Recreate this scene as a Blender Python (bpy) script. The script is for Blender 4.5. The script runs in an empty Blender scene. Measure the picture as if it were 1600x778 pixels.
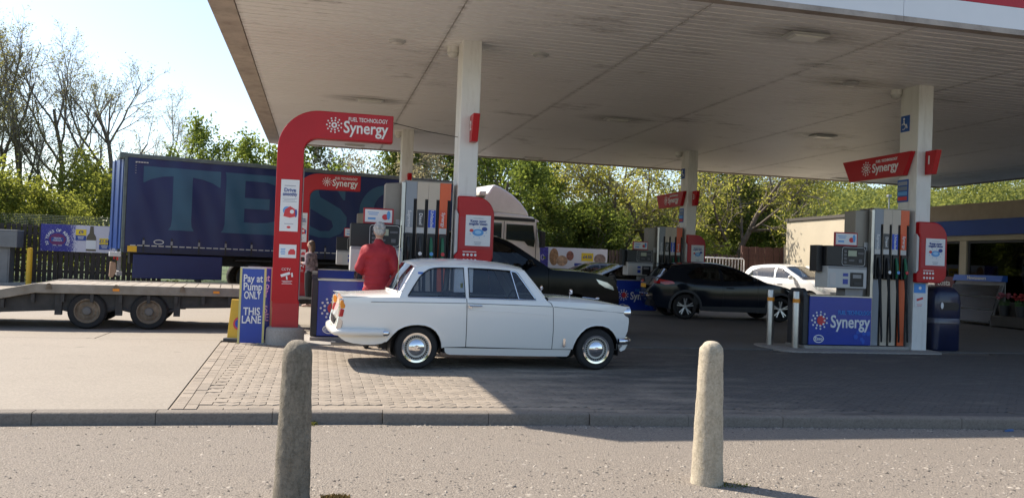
import bpy, bmesh, math, random
import numpy as np
from math import radians, sin, cos, pi, atan2, hypot, sqrt
from mathutils import Matrix, Vector
from mathutils.geometry import delaunay_2d_cdt

scene = bpy.context.scene
COL = scene.collection

# ------------------------------------------------------------------ camera, sky, sun, exposure
# world: X along the pump lanes, Y away from the camera, Z up, forecourt level at 0
cam_data = bpy.data.cameras.new("camera")
cam = bpy.data.objects.new("camera", cam_data)
COL.objects.link(cam)
yaw, pitch, roll = radians(13.0), radians(0.96), radians(2.2)
fw = Vector((sin(yaw) * cos(pitch), cos(yaw) * cos(pitch), sin(pitch)))
rt = Vector((cos(yaw), -sin(yaw), 0))
up = rt.cross(fw)
rt2 = rt * cos(roll) + up * sin(roll)
up2 = up * cos(roll) - rt * sin(roll)
cam.matrix_world = Matrix(((rt2.x, up2.x, -fw.x, 0), (rt2.y, up2.y, -fw.y, 0), (rt2.z, up2.z, -fw.z, 1.32), (0, 0, 0, 1)))
cam_data.sensor_width = 36
cam_data.lens = 36 * 1312 / 1600
cam_data.clip_end = 3000
scene.camera = cam

SUN_DIR = Vector((0.70, -0.614, -1.0)).normalized()
elev = math.asin(-SUN_DIR.z)
world = bpy.data.worlds.new("World")
scene.world = world
world.use_nodes = True
wn = world.node_tree
wn.nodes.clear()
sky = wn.nodes.new("ShaderNodeTexSky")
sky.sky_type = 'NISHITA'
sky.sun_disc = False
sky.sun_elevation = elev
sky.sun_rotation = atan2(-SUN_DIR.x, -SUN_DIR.y)
sky.air_density = 1.0
sky.dust_density = 1.0
sky.ozone_density = 1.0
bg = wn.nodes.new("ShaderNodeBackground")
bg.inputs[1].default_value = 0.12
wo = wn.nodes.new("ShaderNodeOutputWorld")
wn.links.new(sky.outputs[0], bg.inputs[0])
wn.links.new(bg.outputs[0], wo.inputs[0])

sun_data = bpy.data.lights.new("sun", 'SUN')
sun_data.energy = 4.6
sun_data.angle = radians(0.53)
sun_data.color = (1.0, 0.905, 0.775)
sun = bpy.data.objects.new("sun", sun_data)
sun.rotation_euler = SUN_DIR.to_track_quat('-Z', 'Y').to_euler()
sun.location = (-20, 20, 30)
COL.objects.link(sun)

scene.view_settings.view_transform = 'Standard'
scene.view_settings.look = 'None'
scene.view_settings.exposure = 0.90
scene.view_settings.gamma = 1.0
scene.view_settings.use_curve_mapping = False
scene.render.engine = 'CYCLES'
scene.cycles.max_bounces = 8
scene.cycles.transparent_max_bounces = 12
scene.cycles.caustics_reflective = False
scene.cycles.caustics_refractive = False
scene.cycles.use_denoising = True

# ------------------------------------------------------------------ materials
MATS = {}
def nodes_of(name):
    m = bpy.data.materials.new(name)
    m.use_nodes = True
    nt = m.node_tree
    return m, nt, nt.nodes["Principled BSDF"]

def mixc(nt, fac, a, b, blend='MIX'):
    n = nt.nodes.new("ShaderNodeMix")
    n.data_type = 'RGBA'
    n.blend_type = blend
    for sock, v in ((n.inputs[0], fac), (n.inputs[6], a), (n.inputs[7], b)):
        if isinstance(v, bpy.types.NodeSocket):
            nt.links.new(v, sock)
        elif isinstance(v, (int, float)):
            sock.default_value = v
        else:
            sock.default_value = (*v[:3], 1)
    return n.outputs[2]

def noise(nt, scale, detail=4, rough=.6, vec=None, stretch=None):
    tc = nt.nodes.new("ShaderNodeTexCoord")
    src = tc.outputs['Object'] if vec is None else vec
    if stretch:
        mp = nt.nodes.new("ShaderNodeMapping")
        mp.inputs['Scale'].default_value = stretch
        nt.links.new(src, mp.inputs[0])
        src = mp.outputs[0]
    n = nt.nodes.new("ShaderNodeTexNoise")
    n.inputs['Scale'].default_value = scale
    n.inputs['Detail'].default_value = detail
    n.inputs['Roughness'].default_value = rough
    nt.links.new(src, n.inputs['Vector'])
    return n.outputs[0]

def ramp(nt, sock, lo, hi, c0=(0, 0, 0), c1=(1, 1, 1)):
    r = nt.nodes.new("ShaderNodeValToRGB")
    r.color_ramp.elements[0].position = lo
    r.color_ramp.elements[1].position = hi
    r.color_ramp.elements[0].color = (*c0, 1)
    r.color_ramp.elements[1].color = (*c1, 1)
    nt.links.new(sock, r.inputs[0])
    return r.outputs[0]

def bump(nt, bsdf, sock, strength, dist=.01):
    b = nt.nodes.new("ShaderNodeBump")
    b.inputs['Strength'].default_value = strength
    b.inputs['Distance'].default_value = dist
    nt.links.new(sock, b.inputs['Height'])
    nt.links.new(b.outputs[0], bsdf.inputs['Normal'])

def mat(name, col, rough=.5, metal=0., var=0., vs=4., bmp=0., bs=60., coat=0., spec=.5, dirt=None, dirt_amt=.5, ds=2., stretch=None):
    if name in MATS:
        return MATS[name]
    m, nt, b = nodes_of(name)
    b.inputs['Base Color'].default_value = (*col, 1)
    b.inputs['Roughness'].default_value = rough
    b.inputs['Metallic'].default_value = metal
    b.inputs['Specular IOR Level'].default_value = spec
    b.inputs['Coat Weight'].default_value = coat
    b.inputs['Coat Roughness'].default_value = .04
    out = None
    if var:
        n = noise(nt, vs)
        out = mixc(nt, ramp(nt, n, .3, .7), tuple(c * (1 - var) for c in col), tuple(min(1, c * (1 + var)) for c in col))
    if dirt:
        n = noise(nt, ds, 6, .7, stretch=stretch)
        f = ramp(nt, n, .5, .75, (0, 0, 0), (dirt_amt,) * 3)
        out = mixc(nt, f, out if out else col, dirt)
    if out:
        nt.links.new(out, b.inputs['Base Color'])
    if bmp:
        bump(nt, b, noise(nt, bs, 3), bmp)
    MATS[name] = m
    return m

def glass(name, tint, refl=1.0, rough=.01, ior=1.5):
    if name in MATS:
        return MATS[name]
    m = bpy.data.materials.new(name)
    m.use_nodes = True
    nt = m.node_tree
    nt.nodes.clear()
    t = nt.nodes.new("ShaderNodeBsdfTransparent")
    t.inputs[0].default_value = (*tint, 1)
    g = nt.nodes.new("ShaderNodeBsdfGlossy")
    g.inputs['Roughness'].default_value = rough
    g.inputs[0].default_value = (refl, refl, refl, 1)
    fr = nt.nodes.new("ShaderNodeFresnel")
    fr.inputs[0].default_value = ior
    mx = nt.nodes.new("ShaderNodeMixShader")
    o = nt.nodes.new("ShaderNodeOutputMaterial")
    nt.links.new(fr.outputs[0], mx.inputs[0])
    nt.links.new(t.outputs[0], mx.inputs[1])
    nt.links.new(g.outputs[0], mx.inputs[2])
    nt.links.new(mx.outputs[0], o.inputs[0])
    MATS[name] = m
    return m

def leaf(name, c0, c1, trans=.45):
    m = bpy.data.materials.new(name)
    m.use_nodes = True
    nt = m.node_tree
    nt.nodes.clear()
    n = noise(nt, 1.1, 3)
    wnz = nt.nodes.new("ShaderNodeNewGeometry")
    f = nt.nodes.new("ShaderNodeMath")
    f.operation = 'MULTIPLY_ADD'
    nt.links.new(wnz.outputs['Random Per Island'], f.inputs[0])
    f.inputs[1].default_value = .55
    sub = nt.nodes.new("ShaderNodeMath")
    sub.operation = 'SUBTRACT'
    nt.links.new(n, sub.inputs[0])
    sub.inputs[1].default_value = .28
    nt.links.new(sub.outputs[0], f.inputs[2])
    col = mixc(nt, f.outputs[0], c0, c1)
    d = nt.nodes.new("ShaderNodeBsdfDiffuse")
    tr = nt.nodes.new("ShaderNodeBsdfTranslucent")
    nt.links.new(col, d.inputs[0])
    tcol = mixc(nt, .5, col, (c1[0] * 1.5, c1[1] * 1.4, c1[2] * .6))
    nt.links.new(tcol, tr.inputs[0])
    mx = nt.nodes.new("ShaderNodeMixShader")
    mx.inputs[0].default_value = trans
    o = nt.nodes.new("ShaderNodeOutputMaterial")
    nt.links.new(d.outputs[0], mx.inputs[1])
    nt.links.new(tr.outputs[0], mx.inputs[2])
    nt.links.new(mx.outputs[0], o.inputs[0])
    MATS[name] = m
    return m

def voronoi(nt, scale, vec=None):
    vor = nt.nodes.new("ShaderNodeTexVoronoi")
    vor.inputs['Scale'].default_value = scale
    if vec is None:
        vec = nt.nodes.new("ShaderNodeTexCoord").outputs['Object']
    nt.links.new(vec, vor.inputs['Vector'])
    return vor

def tarmac_mat():
    m, nt, b = nodes_of("car_park_tarmac")
    fine = noise(nt, 120, 4, .7)
    stone = voronoi(nt, 78)
    small = voronoi(nt, 160)
    big = noise(nt, .7, 4)
    patch = noise(nt, 2.3, 5, .65)
    c = mixc(nt, ramp(nt, stone.outputs['Color'], .05, .95), (.205, .174, .143), (.345, .295, .24))
    c = mixc(nt, .45, c, ramp(nt, small.outputs['Color'], .05, .95, (.15, .127, .104), (.375, .32, .26)))
    c = mixc(nt, ramp(nt, fine, .42, .70, (0, 0, 0), (.45,) * 3), c, (.13, .112, .094))
    c = mixc(nt, ramp(nt, stone.outputs['Distance'], .50, .85, (0, 0, 0), (.6,) * 3), c, (.10, .086, .072))
    c = mixc(nt, ramp(nt, big, .35, .7, (0, 0, 0), (.35,) * 3), c, (.22, .19, .16))
    c = mixc(nt, ramp(nt, patch, .52, .7, (0, 0, 0), (.30,) * 3), c, (.19, .165, .14))
    nt.links.new(c, b.inputs['Base Color'])
    b.inputs['Roughness'].default_value = .92
    mul = nt.nodes.new("ShaderNodeMath")
    mul.operation = 'MULTIPLY_ADD'
    nt.links.new(stone.outputs['Distance'], mul.inputs[0])
    mul.inputs[1].default_value = -1.0
    nt.links.new(small.outputs['Color'], mul.inputs[2])
    bump(nt, b, mul.outputs[0], .75, .010)
    return m

def concrete_mat(name, lo, hi, stain, scale=1.0, bs=.35, agg=60):
    m, nt, b = nodes_of(name)
    big = noise(nt, .45 * scale, 5, .6)
    fine = noise(nt, agg, 4, .7)
    st = noise(nt, 1.6 * scale, 6, .7)
    c = mixc(nt, ramp(nt, big, .3, .7), lo, hi)
    c = mixc(nt, ramp(nt, fine, .35, .65, (0, 0, 0), (.3,) * 3), c, tuple(x * .62 for x in lo))
    c = mixc(nt, ramp(nt, st, .55, .75, (0, 0, 0), (.55,) * 3), c, stain)
    ag = voronoi(nt, agg * 1.6)
    c = mixc(nt, ramp(nt, ag.outputs['Color'], .05, .95, (0, 0, 0), (.55,) * 3), c, tuple(min(1, x * 1.35) for x in hi))
    c = mixc(nt, ramp(nt, noise(nt, agg * 2.2, 3, .7), .55, .75, (0, 0, 0), (.5,) * 3), c, tuple(x * .45 for x in lo))
    dr = voronoi(nt, 1.7)
    dn = nt.nodes.new("ShaderNodeMath"); dn.operation = 'MULTIPLY_ADD'
    nt.links.new(noise(nt, 9, 4, .7), dn.inputs[0]); dn.inputs[1].default_value = .22
    nt.links.new(dr.outputs['Distance'], dn.inputs[2])
    c = mixc(nt, ramp(nt, dn.outputs[0], .15, .23, (.55,) * 3, (0, 0, 0)), c, tuple(x * .42 for x in lo))
    nt.links.new(c, b.inputs['Base Color'])
    b.inputs['Roughness'].default_value = .85
    bump(nt, b, fine, bs, .006)
    return m

def soffit_mat():
    m, nt, b = nodes_of("soffit_white_dirty")
    geo = nt.nodes.new("ShaderNodeNewGeometry")
    n1 = noise(nt, 1.0, 6, .7, vec=geo.outputs['Position'], stretch=(.5, 6, 1))
    n2 = noise(nt, .35, 4, .6, vec=geo.outputs['Position'])
    c = mixc(nt, ramp(nt, n2, .3, .75), (.82, .805, .785), (.89, .88, .87))
    c = mixc(nt, ramp(nt, n1, .60, .84, (0, 0, 0), (.5,) * 3), c, (.36, .33, .31))
    n3 = noise(nt, .55, 5, .7, vec=geo.outputs['Position'], stretch=(1, 1.6, 1))
    n4 = noise(nt, 2.2, 6, .75, vec=geo.outputs['Position'], stretch=(.35, 5, 1))
    mm = nt.nodes.new('ShaderNodeMath'); mm.operation = 'MULTIPLY'
    nt.links.new(ramp(nt, n3, .57, .70), mm.inputs[0]); nt.links.new(ramp(nt, n4, .45, .62), mm.inputs[1])
    c = mixc(nt, mm.outputs[0], c, (.22, .20, .19))
    # soot collected round the light fittings and along the plank joints
    def near_light(x, y):
        d = nt.nodes.new("ShaderNodeVectorMath"); d.operation = 'SUBTRACT'
        nt.links.new(geo.outputs['Position'], d.inputs[0]); d.inputs[1].default_value = (x, y, 4.88)
        k = nt.nodes.new("ShaderNodeVectorMath"); k.operation = 'MULTIPLY'
        nt.links.new(d.outputs[0], k.inputs[0]); k.inputs[1].default_value = (.75, 1.5, 0)
        ln = nt.nodes.new("ShaderNodeVectorMath"); ln.operation = 'LENGTH'
        nt.links.new(k.outputs[0], ln.inputs[0])
        return ramp(nt, ln.outputs['Value'], .25, .85, (1, 1, 1), (0, 0, 0))
    acc = None
    for x, y in ((1.0, 19.2), (6.95, 11.2), (6.9, 19.1), (12.45, 19.1), (9.47, 13.69)):
        s_ = near_light(x, y)
        if acc is None: acc = s_
        else:
            mx = nt.nodes.new('ShaderNodeMath'); mx.operation = 'MAXIMUM'
            nt.links.new(acc, mx.inputs[0]); nt.links.new(s_, mx.inputs[1]); acc = mx.outputs[0]
    so = nt.nodes.new('ShaderNodeMath'); so.operation = 'MULTIPLY'
    nt.links.new(acc, so.inputs[0]); nt.links.new(ramp(nt, n4, .34, .60), so.inputs[1])
    c = mixc(nt, so.outputs[0], c, (.17, .155, .145))
    px_ = nt.nodes.new("ShaderNodeSeparateXYZ"); nt.links.new(geo.outputs['Position'], px_.inputs[0])
    pp = nt.nodes.new('ShaderNodeMath'); pp.operation = 'MULTIPLY_ADD'
    nt.links.new(px_.outputs[0], pp.inputs[0]); pp.inputs[1].default_value = 1 / 3.15; pp.inputs[2].default_value = 1.3 / 3.15 + .5
    pf_ = nt.nodes.new('ShaderNodeMath'); pf_.operation = 'FRACT'; nt.links.new(pp.outputs[0], pf_.inputs[0])
    pd = nt.nodes.new('ShaderNodeMath'); pd.operation = 'SUBTRACT'; nt.links.new(pf_.outputs[0], pd.inputs[0]); pd.inputs[1].default_value = .5
    pa = nt.nodes.new('ShaderNodeMath'); pa.operation = 'ABSOLUTE'; nt.links.new(pd.outputs[0], pa.inputs[0])
    jn = nt.nodes.new('ShaderNodeMath'); jn.operation = 'MULTIPLY'
    nt.links.new(ramp(nt, pa.outputs[0], .003, .028, (.6, .6, .6), (0, 0, 0)), jn.inputs[0]); nt.links.new(ramp(nt, n4, .40, .62), jn.inputs[1])
    c = mixc(nt, jn.outputs[0], c, (.24, .22, .205))
    nt.links.new(c, b.inputs['Base Color'])
    b.inputs['Roughness'].default_value = .42
    return m

def bollard_mat(name, lo, hi, stain, zs):
    m, nt, b = nodes_of(name)
    n = noise(nt, 9, 7, .8)
    f = noise(nt, 110, 4, .75)
    s = noise(nt, 4, 7, .8, stretch=(4, 4, .7))
    c = mixc(nt, ramp(nt, n, .3, .7), lo, hi)
    c = mixc(nt, ramp(nt, s, .48, .66, (0, 0, 0), (.75,) * 3), c, stain)
    c = mixc(nt, ramp(nt, f, .45, .75, (0, 0, 0), (.4,) * 3), c, tuple(x * .45 for x in lo))
    nt.links.new(c, b.inputs['Base Color'])
    b.inputs['Roughness'].default_value = .95
    v = voronoi(nt, 75)
    c = mixc(nt, ramp(nt, v.outputs['Color'], .1, .9, (0, 0, 0), (.35,) * 3), c, tuple(min(1, x * 1.3) for x in hi))
    nt.links.new(c, b.inputs['Base Color'])
    bump(nt, b, f, .9, .010)
    return m

M_TARMAC = tarmac_mat()
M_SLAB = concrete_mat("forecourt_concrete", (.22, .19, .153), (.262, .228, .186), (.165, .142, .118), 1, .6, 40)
M_FAR = concrete_mat("shaded_forecourt", (.085, .082, .08), (.125, .12, .115), (.05, .048, .046))  # dark slab colour with the canopy's shade put into it
M_KERB = concrete_mat("kerb_concrete", (.145, .122, .10), (.19, .162, .133), (.075, .063, .052), 3, .7, 40)
M_PAVER = concrete_mat("paver_concrete", (.33, .275, .225), (.42, .355, .29), (.20, .175, .155), 1.2)
M_JOINT = mat("joint_sand", (.17, .142, .115), .95, var=.2, vs=20)
M_ISLAND = concrete_mat("island_concrete", (.25, .235, .215), (.36, .335, .305), (.13, .12, .11), 2)
M_SOFFIT = soffit_mat()
M_WHITE = mat("white_paint", (.78, .77, .74), .45, var=.03, vs=3, dirt=(.42, .38, .33), dirt_amt=.45, ds=1.5, stretch=(4, 4, .6))
M_TRIM = mat("dirty_trim", (.42, .36, .31), .7, var=.2, vs=5, dirt=(.13, .10, .085), dirt_amt=.85, ds=2.5)
M_FASCIA = mat("fascia_white", (.78, .78, .79), .35, var=.03, vs=1)
M_RED = mat("sign_red", (.46, .006, .013), .34, coat=.08, spec=.35, var=.06, vs=2)
M_REDM = mat("matt_red", (.42, .016, .024), .4, var=.08, vs=3)
M_BLUE = mat("panel_blue", (.012, .045, .36), .3, coat=.3, var=.06, vs=3)
M_LBLUE = mat("light_blue", (.06, .28, .72), .4)
M_PRINTW = mat("print_white", (.80, .80, .80), .45)
M_PAPER = mat("poster_white", (.76, .77, .78), .4, var=.02)
M_DGREY = mat("dark_grey_plastic", (.035, .037, .042), .45, var=.15)
M_BLACK = mat("black_plastic", (.012, .012, .014), .4)
M_RUBBER = mat("rubber", (.015, .015, .016), .75, var=.2, vs=12)
M_STEEL = mat("brushed_steel", (.50, .48, .45), .32, .9, var=.1, vs=8)
M_CHROME = mat("chrome", (.82, .82, .84), .06, 1.0)
M_GREYM = mat("grey_metal", (.26, .26, .27), .45, .3, var=.1)
M_LGREY = mat("light_grey_plastic", (.55, .55, .54), .4, var=.04)
M_CREAM = mat("cream_strip", (.58, .50, .40), .4, var=.04)
M_ORANGE = mat("orange_strip", (.78, .13, .035), .35, var=.05)
M_HOUSE = mat("pump_housing", (.27, .245, .21), .4, .2, var=.08)
M_YELLOW = mat("yellow_paint", (.72, .42, .02), .45, var=.08)
M_LCD = mat("lcd", (.38, .42, .30), .3)
M_GLASSC = glass("clear_window", (.76, .82, .88), 1.0, .01, 1.85)
M_GLASSD = glass("tinted_window", (.16, .19, .20))
M_GLASSS = glass("shop_glass", (.45, .47, .47), 1.0, .015)
M_BARK = mat("bark", (.15, .125, .10), .9, var=.35, vs=3, bmp=.6, bs=14)
M_TWIG = mat("twig", (.22, .19, .15), .9, var=.25, vs=3)
# ------------------------------------------------------------------ mesh helpers
def link(o, parent=None):
    COL.objects.link(o)
    if parent is not None:
        o.parent = parent
    return o

def tag(o, label, cat, group=None, kind=None):
    if label: o["label"] = label
    if cat: o["category"] = cat
    if group: o["group"] = group
    if kind: o["kind"] = kind
    return o

def thing(name, label, cat, loc=(0, 0, 0), rz=0., group=None):
    o = bpy.data.objects.new(name, None)
    o.empty_display_size = .2
    o.location = loc
    o.rotation_euler = (0, 0, rz)
    COL.objects.link(o)
    return tag(o, label, cat, group)

def sub_empty(name, parent, loc=(0, 0, 0), rot=(0, 0, 0)):
    o = bpy.data.objects.new(name, None)
    o.empty_display_size = .1
    o.location = loc
    o.rotation_euler = rot
    return link(o, parent)

class MB:
    def __init__(self):
        self.v, self.f = [], []
    def add(self, vs, fs):
        o = len(self.v)
        self.v += [tuple(p) for p in vs]
        self.f += [tuple(i + o for i in f) for f in fs]
        return self
    def box(self, x0, x1, y0, y1, z0, z1):
        return self.add([(x0, y0, z0), (x1, y0, z0), (x1, y1, z0), (x0, y1, z0), (x0, y0, z1), (x1, y0, z1), (x1, y1, z1), (x0, y1, z1)],
                        [(0, 3, 2, 1), (4, 5, 6, 7), (0, 1, 5, 4), (1, 2, 6, 5), (2, 3, 7, 6), (3, 0, 4, 7)])
    def obox(self, c, ax, ay, az):
        c, ax, ay, az = Vector(c), Vector(ax), Vector(ay), Vector(az)
        vs = [c + ax * i + ay * j + az * k for k in (-1, 1) for j in (-1, 1) for i in (-1, 1)]
        return self.add(vs, [(0, 2, 3, 1), (4, 5, 7, 6), (0, 1, 5, 4), (1, 3, 7, 5), (3, 2, 6, 7), (2, 0, 4, 6)])
    def prism(self, poly, axis, a, b):
        n = len(poly)
        def P(p, t):
            return {'y': (p[0], t, p[1]), 'x': (t, p[0], p[1]), 'z': (p[0], p[1], t)}[axis]
        vs = [P(p, a) for p in poly] + [P(p, b) for p in poly]
        fs = [tuple(range(n))[::-1], tuple(range(n, 2 * n))] + [(i, (i + 1) % n, n + (i + 1) % n, n + i) for i in range(n)]
        return self.add(vs, fs)
    def tube(self, pts, r, n=8, cap=True, flat=1.0):
        pts = [Vector(p) for p in pts]
        k = len(pts)
        rs = r if isinstance(r, (list, tuple)) else [r] * k
        vs, fs = [], []
        prev = None
        for i, p in enumerate(pts):
            d = (pts[min(i + 1, k - 1)] - pts[max(i - 1, 0)])
            if d.length < 1e-9: d = Vector((0, 0, 1))
            d.normalize()
            if prev is None:
                a = Vector((0, 0, 1)) if abs(d.z) < .9 else Vector((1, 0, 0))
                u = d.cross(a).normalized()
            else:
                u = (prev - d * prev.dot(d)).normalized()
            prev = u
            w = d.cross(u)
            for j in range(n):
                t = 2 * pi * j / n
                vs.append(p + u * cos(t) * rs[i] + w * sin(t) * rs[i] * flat)
        for i in range(k - 1):
            for j in range(n):
                fs.append((i * n + j, i * n + (j + 1) % n, (i + 1) * n + (j + 1) % n, (i + 1) * n + j))
        if cap:
            fs.append(tuple(range(n))[::-1])
            fs.append(tuple(range((k - 1) * n, k * n)))
        return self.add(vs, fs)
    def lathe(self, prof, n=32, o=(0, 0, 0), axis='z', close=False):
        vs, fs = [], []
        for (r, h) in prof:
            for j in range(n):
                t = 2 * pi * j / n
                a, b = r * cos(t), r * sin(t)
                p = {'z': (a, b, h), 'y': (a, h, b), 'x': (h, a, b)}[axis]
                vs.append((p[0] + o[0], p[1] + o[1], p[2] + o[2]))
        k = len(prof)
        for i in range(k - 1):
            for j in range(n):
                fs.append((i * n + j, i * n + (j + 1) % n, (i + 1) * n + (j + 1) % n, (i + 1) * n + j))
        if close:
            fs.append(tuple(range(n))[::-1])
            fs.append(tuple(range((k - 1) * n, k * n)))
        return self.add(vs, fs)
    def ball(self, c, rx, ry, rz, n=16, m=10):
        vs, fs = [], []
        for i in range(m + 1):
            t = pi * i / m
            for j in range(n):
                s = 2 * pi * j / n
                vs.append((c[0] + rx * sin(t) * cos(s), c[1] + ry * sin(t) * sin(s), c[2] + rz * cos(t)))
        for i in range(m):
            for j in range(n):
                fs.append((i * n + j, i * n + (j + 1) % n, (i + 1) * n + (j + 1) % n, (i + 1) * n + j))
        return self.add(vs, fs)
    def disc(self, c, r, axis='y', n=20, t=.002, ry=None):
        ry = ry or r
        if axis == 'y':
            return self.prism([(c[0] + r * cos(2 * pi * i / n), c[2] + ry * sin(2 * pi * i / n)) for i in range(n)], 'y', c[1] - t, c[1] + t)
        return self.prism([(c[1] + r * cos(2 * pi * i / n), c[2] + ry * sin(2 * pi * i / n)) for i in range(n)], 'x', c[0] - t, c[0] + t)
    def mesh(self, name, smooth=False, angle=38, fix=True):
        me = bpy.data.meshes.new(name)
        me.from_pydata(self.v, [], self.f)
        if fix:
            bm = bmesh.new()
            bm.from_mesh(me)
            bmesh.ops.remove_doubles(bm, verts=bm.verts, dist=1e-5)
            bmesh.ops.recalc_face_normals(bm, faces=bm.faces)
            bm.to_mesh(me)
            bm.free()
        if smooth:
            me.polygons.foreach_set("use_smooth", [True] * len(me.polygons))
            me.set_sharp_from_angle(angle=radians(angle))
        return me
    def build(self, name, m, parent=None, smooth=False, bevel=0, angle=38, loc=None, fix=True):
        me = self.mesh(name, smooth, angle, fix)
        me.materials.append(m)
        o = bpy.data.objects.new(name, me)
        if loc: o.location = loc
        link(o, parent)
        if bevel:
            b = o.modifiers.new("bevel", 'BEVEL')
            b.width = bevel
            b.segments = 2
            b.limit_method = 'ANGLE'
            b.angle_limit = radians(40)
        return o

def box(name, m, parent, x0, x1, y0, y1, z0, z1, bevel=0):
    return MB().box(x0, x1, y0, y1, z0, z1).build(name, m, parent, bevel=bevel)

def np_mesh(name, verts, faces, m):
    """verts Nx3, faces Mxk (all the same k)"""
    verts = np.asarray(verts, np.float32)
    faces = np.asarray(faces, np.int32)
    me = bpy.data.meshes.new(name)
    k = faces.shape[1]
    me.vertices.add(len(verts))
    me.vertices.foreach_set("co", verts.ravel())
    me.loops.add(faces.size)
    me.loops.foreach_set("vertex_index", faces.ravel())
    me.polygons.add(len(faces))
    me.polygons.foreach_set("loop_start", np.arange(0, faces.size, k, dtype=np.int32))
    me.update(calc_edges=True)
    me.materials.append(m)
    return me

def obj(name, me, parent=None, loc=(0, 0, 0), rot=(0, 0, 0), scale=None):
    o = bpy.data.objects.new(name, me)
    o.location = loc
    o.rotation_euler = rot
    if scale: o.scale = scale
    return link(o, parent)

def copy_tree(o, parent=None, loc=None):
    c = o.copy()
    COL.objects.link(c)
    c.parent = parent
    if loc is not None: c.location = loc
    for ch in o.children:
        copy_tree(ch, c)
    return c

_TXT = {}
def text_mesh(body, bold=0., spacing=1.0, align='CENTER', shear=0.):
    key = (body, bold, spacing, align, shear)
    if key not in _TXT:
        cu = bpy.data.curves.new("lettering", 'FONT')
        cu.body = body
        cu.size = 1
        cu.align_x = align
        cu.align_y = 'CENTER'
        cu.offset = bold
        cu.shear = shear
        cu.space_character = spacing
        cu.extrude = .004
        cu.resolution_u = 3
        t = bpy.data.objects.new("lettering_source", cu)
        COL.objects.link(t)
        bpy.context.view_layer.update()
        me = bpy.data.meshes.new_from_object(t.evaluated_get(bpy.context.evaluated_depsgraph_get()))
        bpy.data.objects.remove(t)
        me.name = "lettering"
        _TXT[key] = me
    return _TXT[key]

_TXM = {}
def text(parent, body, size, p, m, face='-y', bold=.012, align='CENTER', spacing=1.0, rot=0., width=None, shear=0.):
    """size is the cap-height-like em size in metres; p the centre of the line"""
    base = text_mesh(body, bold, spacing, align, shear)
    key = (base.name, m.name)
    if key not in _TXM:
        me = base.copy()
        me.materials.clear()
        me.materials.append(m)
        _TXM[key] = me
    o = bpy.data.objects.new("lettering", _TXM[key])
    sx = size
    if width:
        xs = [v.co.x for v in base.vertices]
        sx = width / (max(xs) - min(xs))
    o.scale = (sx, size, 1)
    o.location = p
    R = {'-y': Matrix.Rotation(pi / 2, 4, 'X'), '-x': Matrix.Rotation(-pi / 2, 4, 'Z') @ Matrix.Rotation(pi / 2, 4, 'X'),
         '+x': Matrix.Rotation(pi / 2, 4, 'Z') @ Matrix.Rotation(pi / 2, 4, 'X')}[face]
    o.rotation_euler = (R @ Matrix.Rotation(rot, 4, 'Z')).to_euler()
    return link(o, parent)

M_PRED_ = mat("emblem_red", (.45, .01, .02), .4)
def burst(parent, c, r, m, face='-y', centre=None):
    """ring of dots radiating round a core"""
    mb = MB()
    ax = 'y' if face == '-y' else 'x'
    for ring, (rr, n, d) in enumerate(((.56, 9, .115), (.86, 11, .105))):
        for i in range(n):
            t = 2 * pi * (i + .5 * (ring % 2)) / n
            a, b = rr * r * cos(t), rr * r * sin(t)
            p = (c[0] + a, c[1], c[2] + b) if ax == 'y' else (c[0], c[1] + a, c[2] + b)
            mb.disc(p, d * r, ax, 6, .003)
    o = mb.build("burst_emblem", m, parent, fix=False)
    o["kind"] = "stuff"
    if centre:
        MB().disc(c, .34 * r, ax, 16, .0035).build("emblem_core", centre, parent)
        MB().disc(c, .15 * r, ax, 12, .006).build("emblem_core", M_PRED_, parent)
    return o

def arc(cx, cz, r, a0, a1, n=12, rz=None):
    rz = rz or r
    return [(cx + r * cos(a0 + (a1 - a0) * i / n), cz + rz * sin(a0 + (a1 - a0) * i / n)) for i in range(n + 1)]

def rrect(x0, x1, z0, z1, r, n=5):
    return arc(x1 - r, z1 - r, r, 0, pi / 2, n) + arc(x0 + r, z1 - r, r, pi / 2, pi, n) + arc(x0 + r, z0 + r, r, pi, 1.5 * pi, n) + arc(x1 - r, z0 + r, r, 1.5 * pi, 2 * pi, n)

# ---- flat outlines turned into curved panels
def inside(poly, x, y):
    px, py = np.array([p[0] for p in poly]), np.array([p[1] for p in poly])
    qx, qy = np.roll(px, -1), np.roll(py, -1)
    x, y = np.atleast_1d(x)[:, None], np.atleast_1d(y)[:, None]
    c = ((py > y) != (qy > y)) & (x < (qx - px) * (y - py) / (qy - py + 1e-12) + px)
    return c.sum(1) % 2 == 1

def resample(poly, step):
    out = []
    n = len(poly)
    for i in range(n):
        a, b = poly[i], poly[(i + 1) % n]
        k = max(1, int(math.ceil(hypot(b[0] - a[0], b[1] - a[1]) / step)))
        for j in range(k):
            out.append((a[0] + (b[0] - a[0]) * j / k, a[1] + (b[1] - a[1]) * j / k))
    return out

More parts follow.
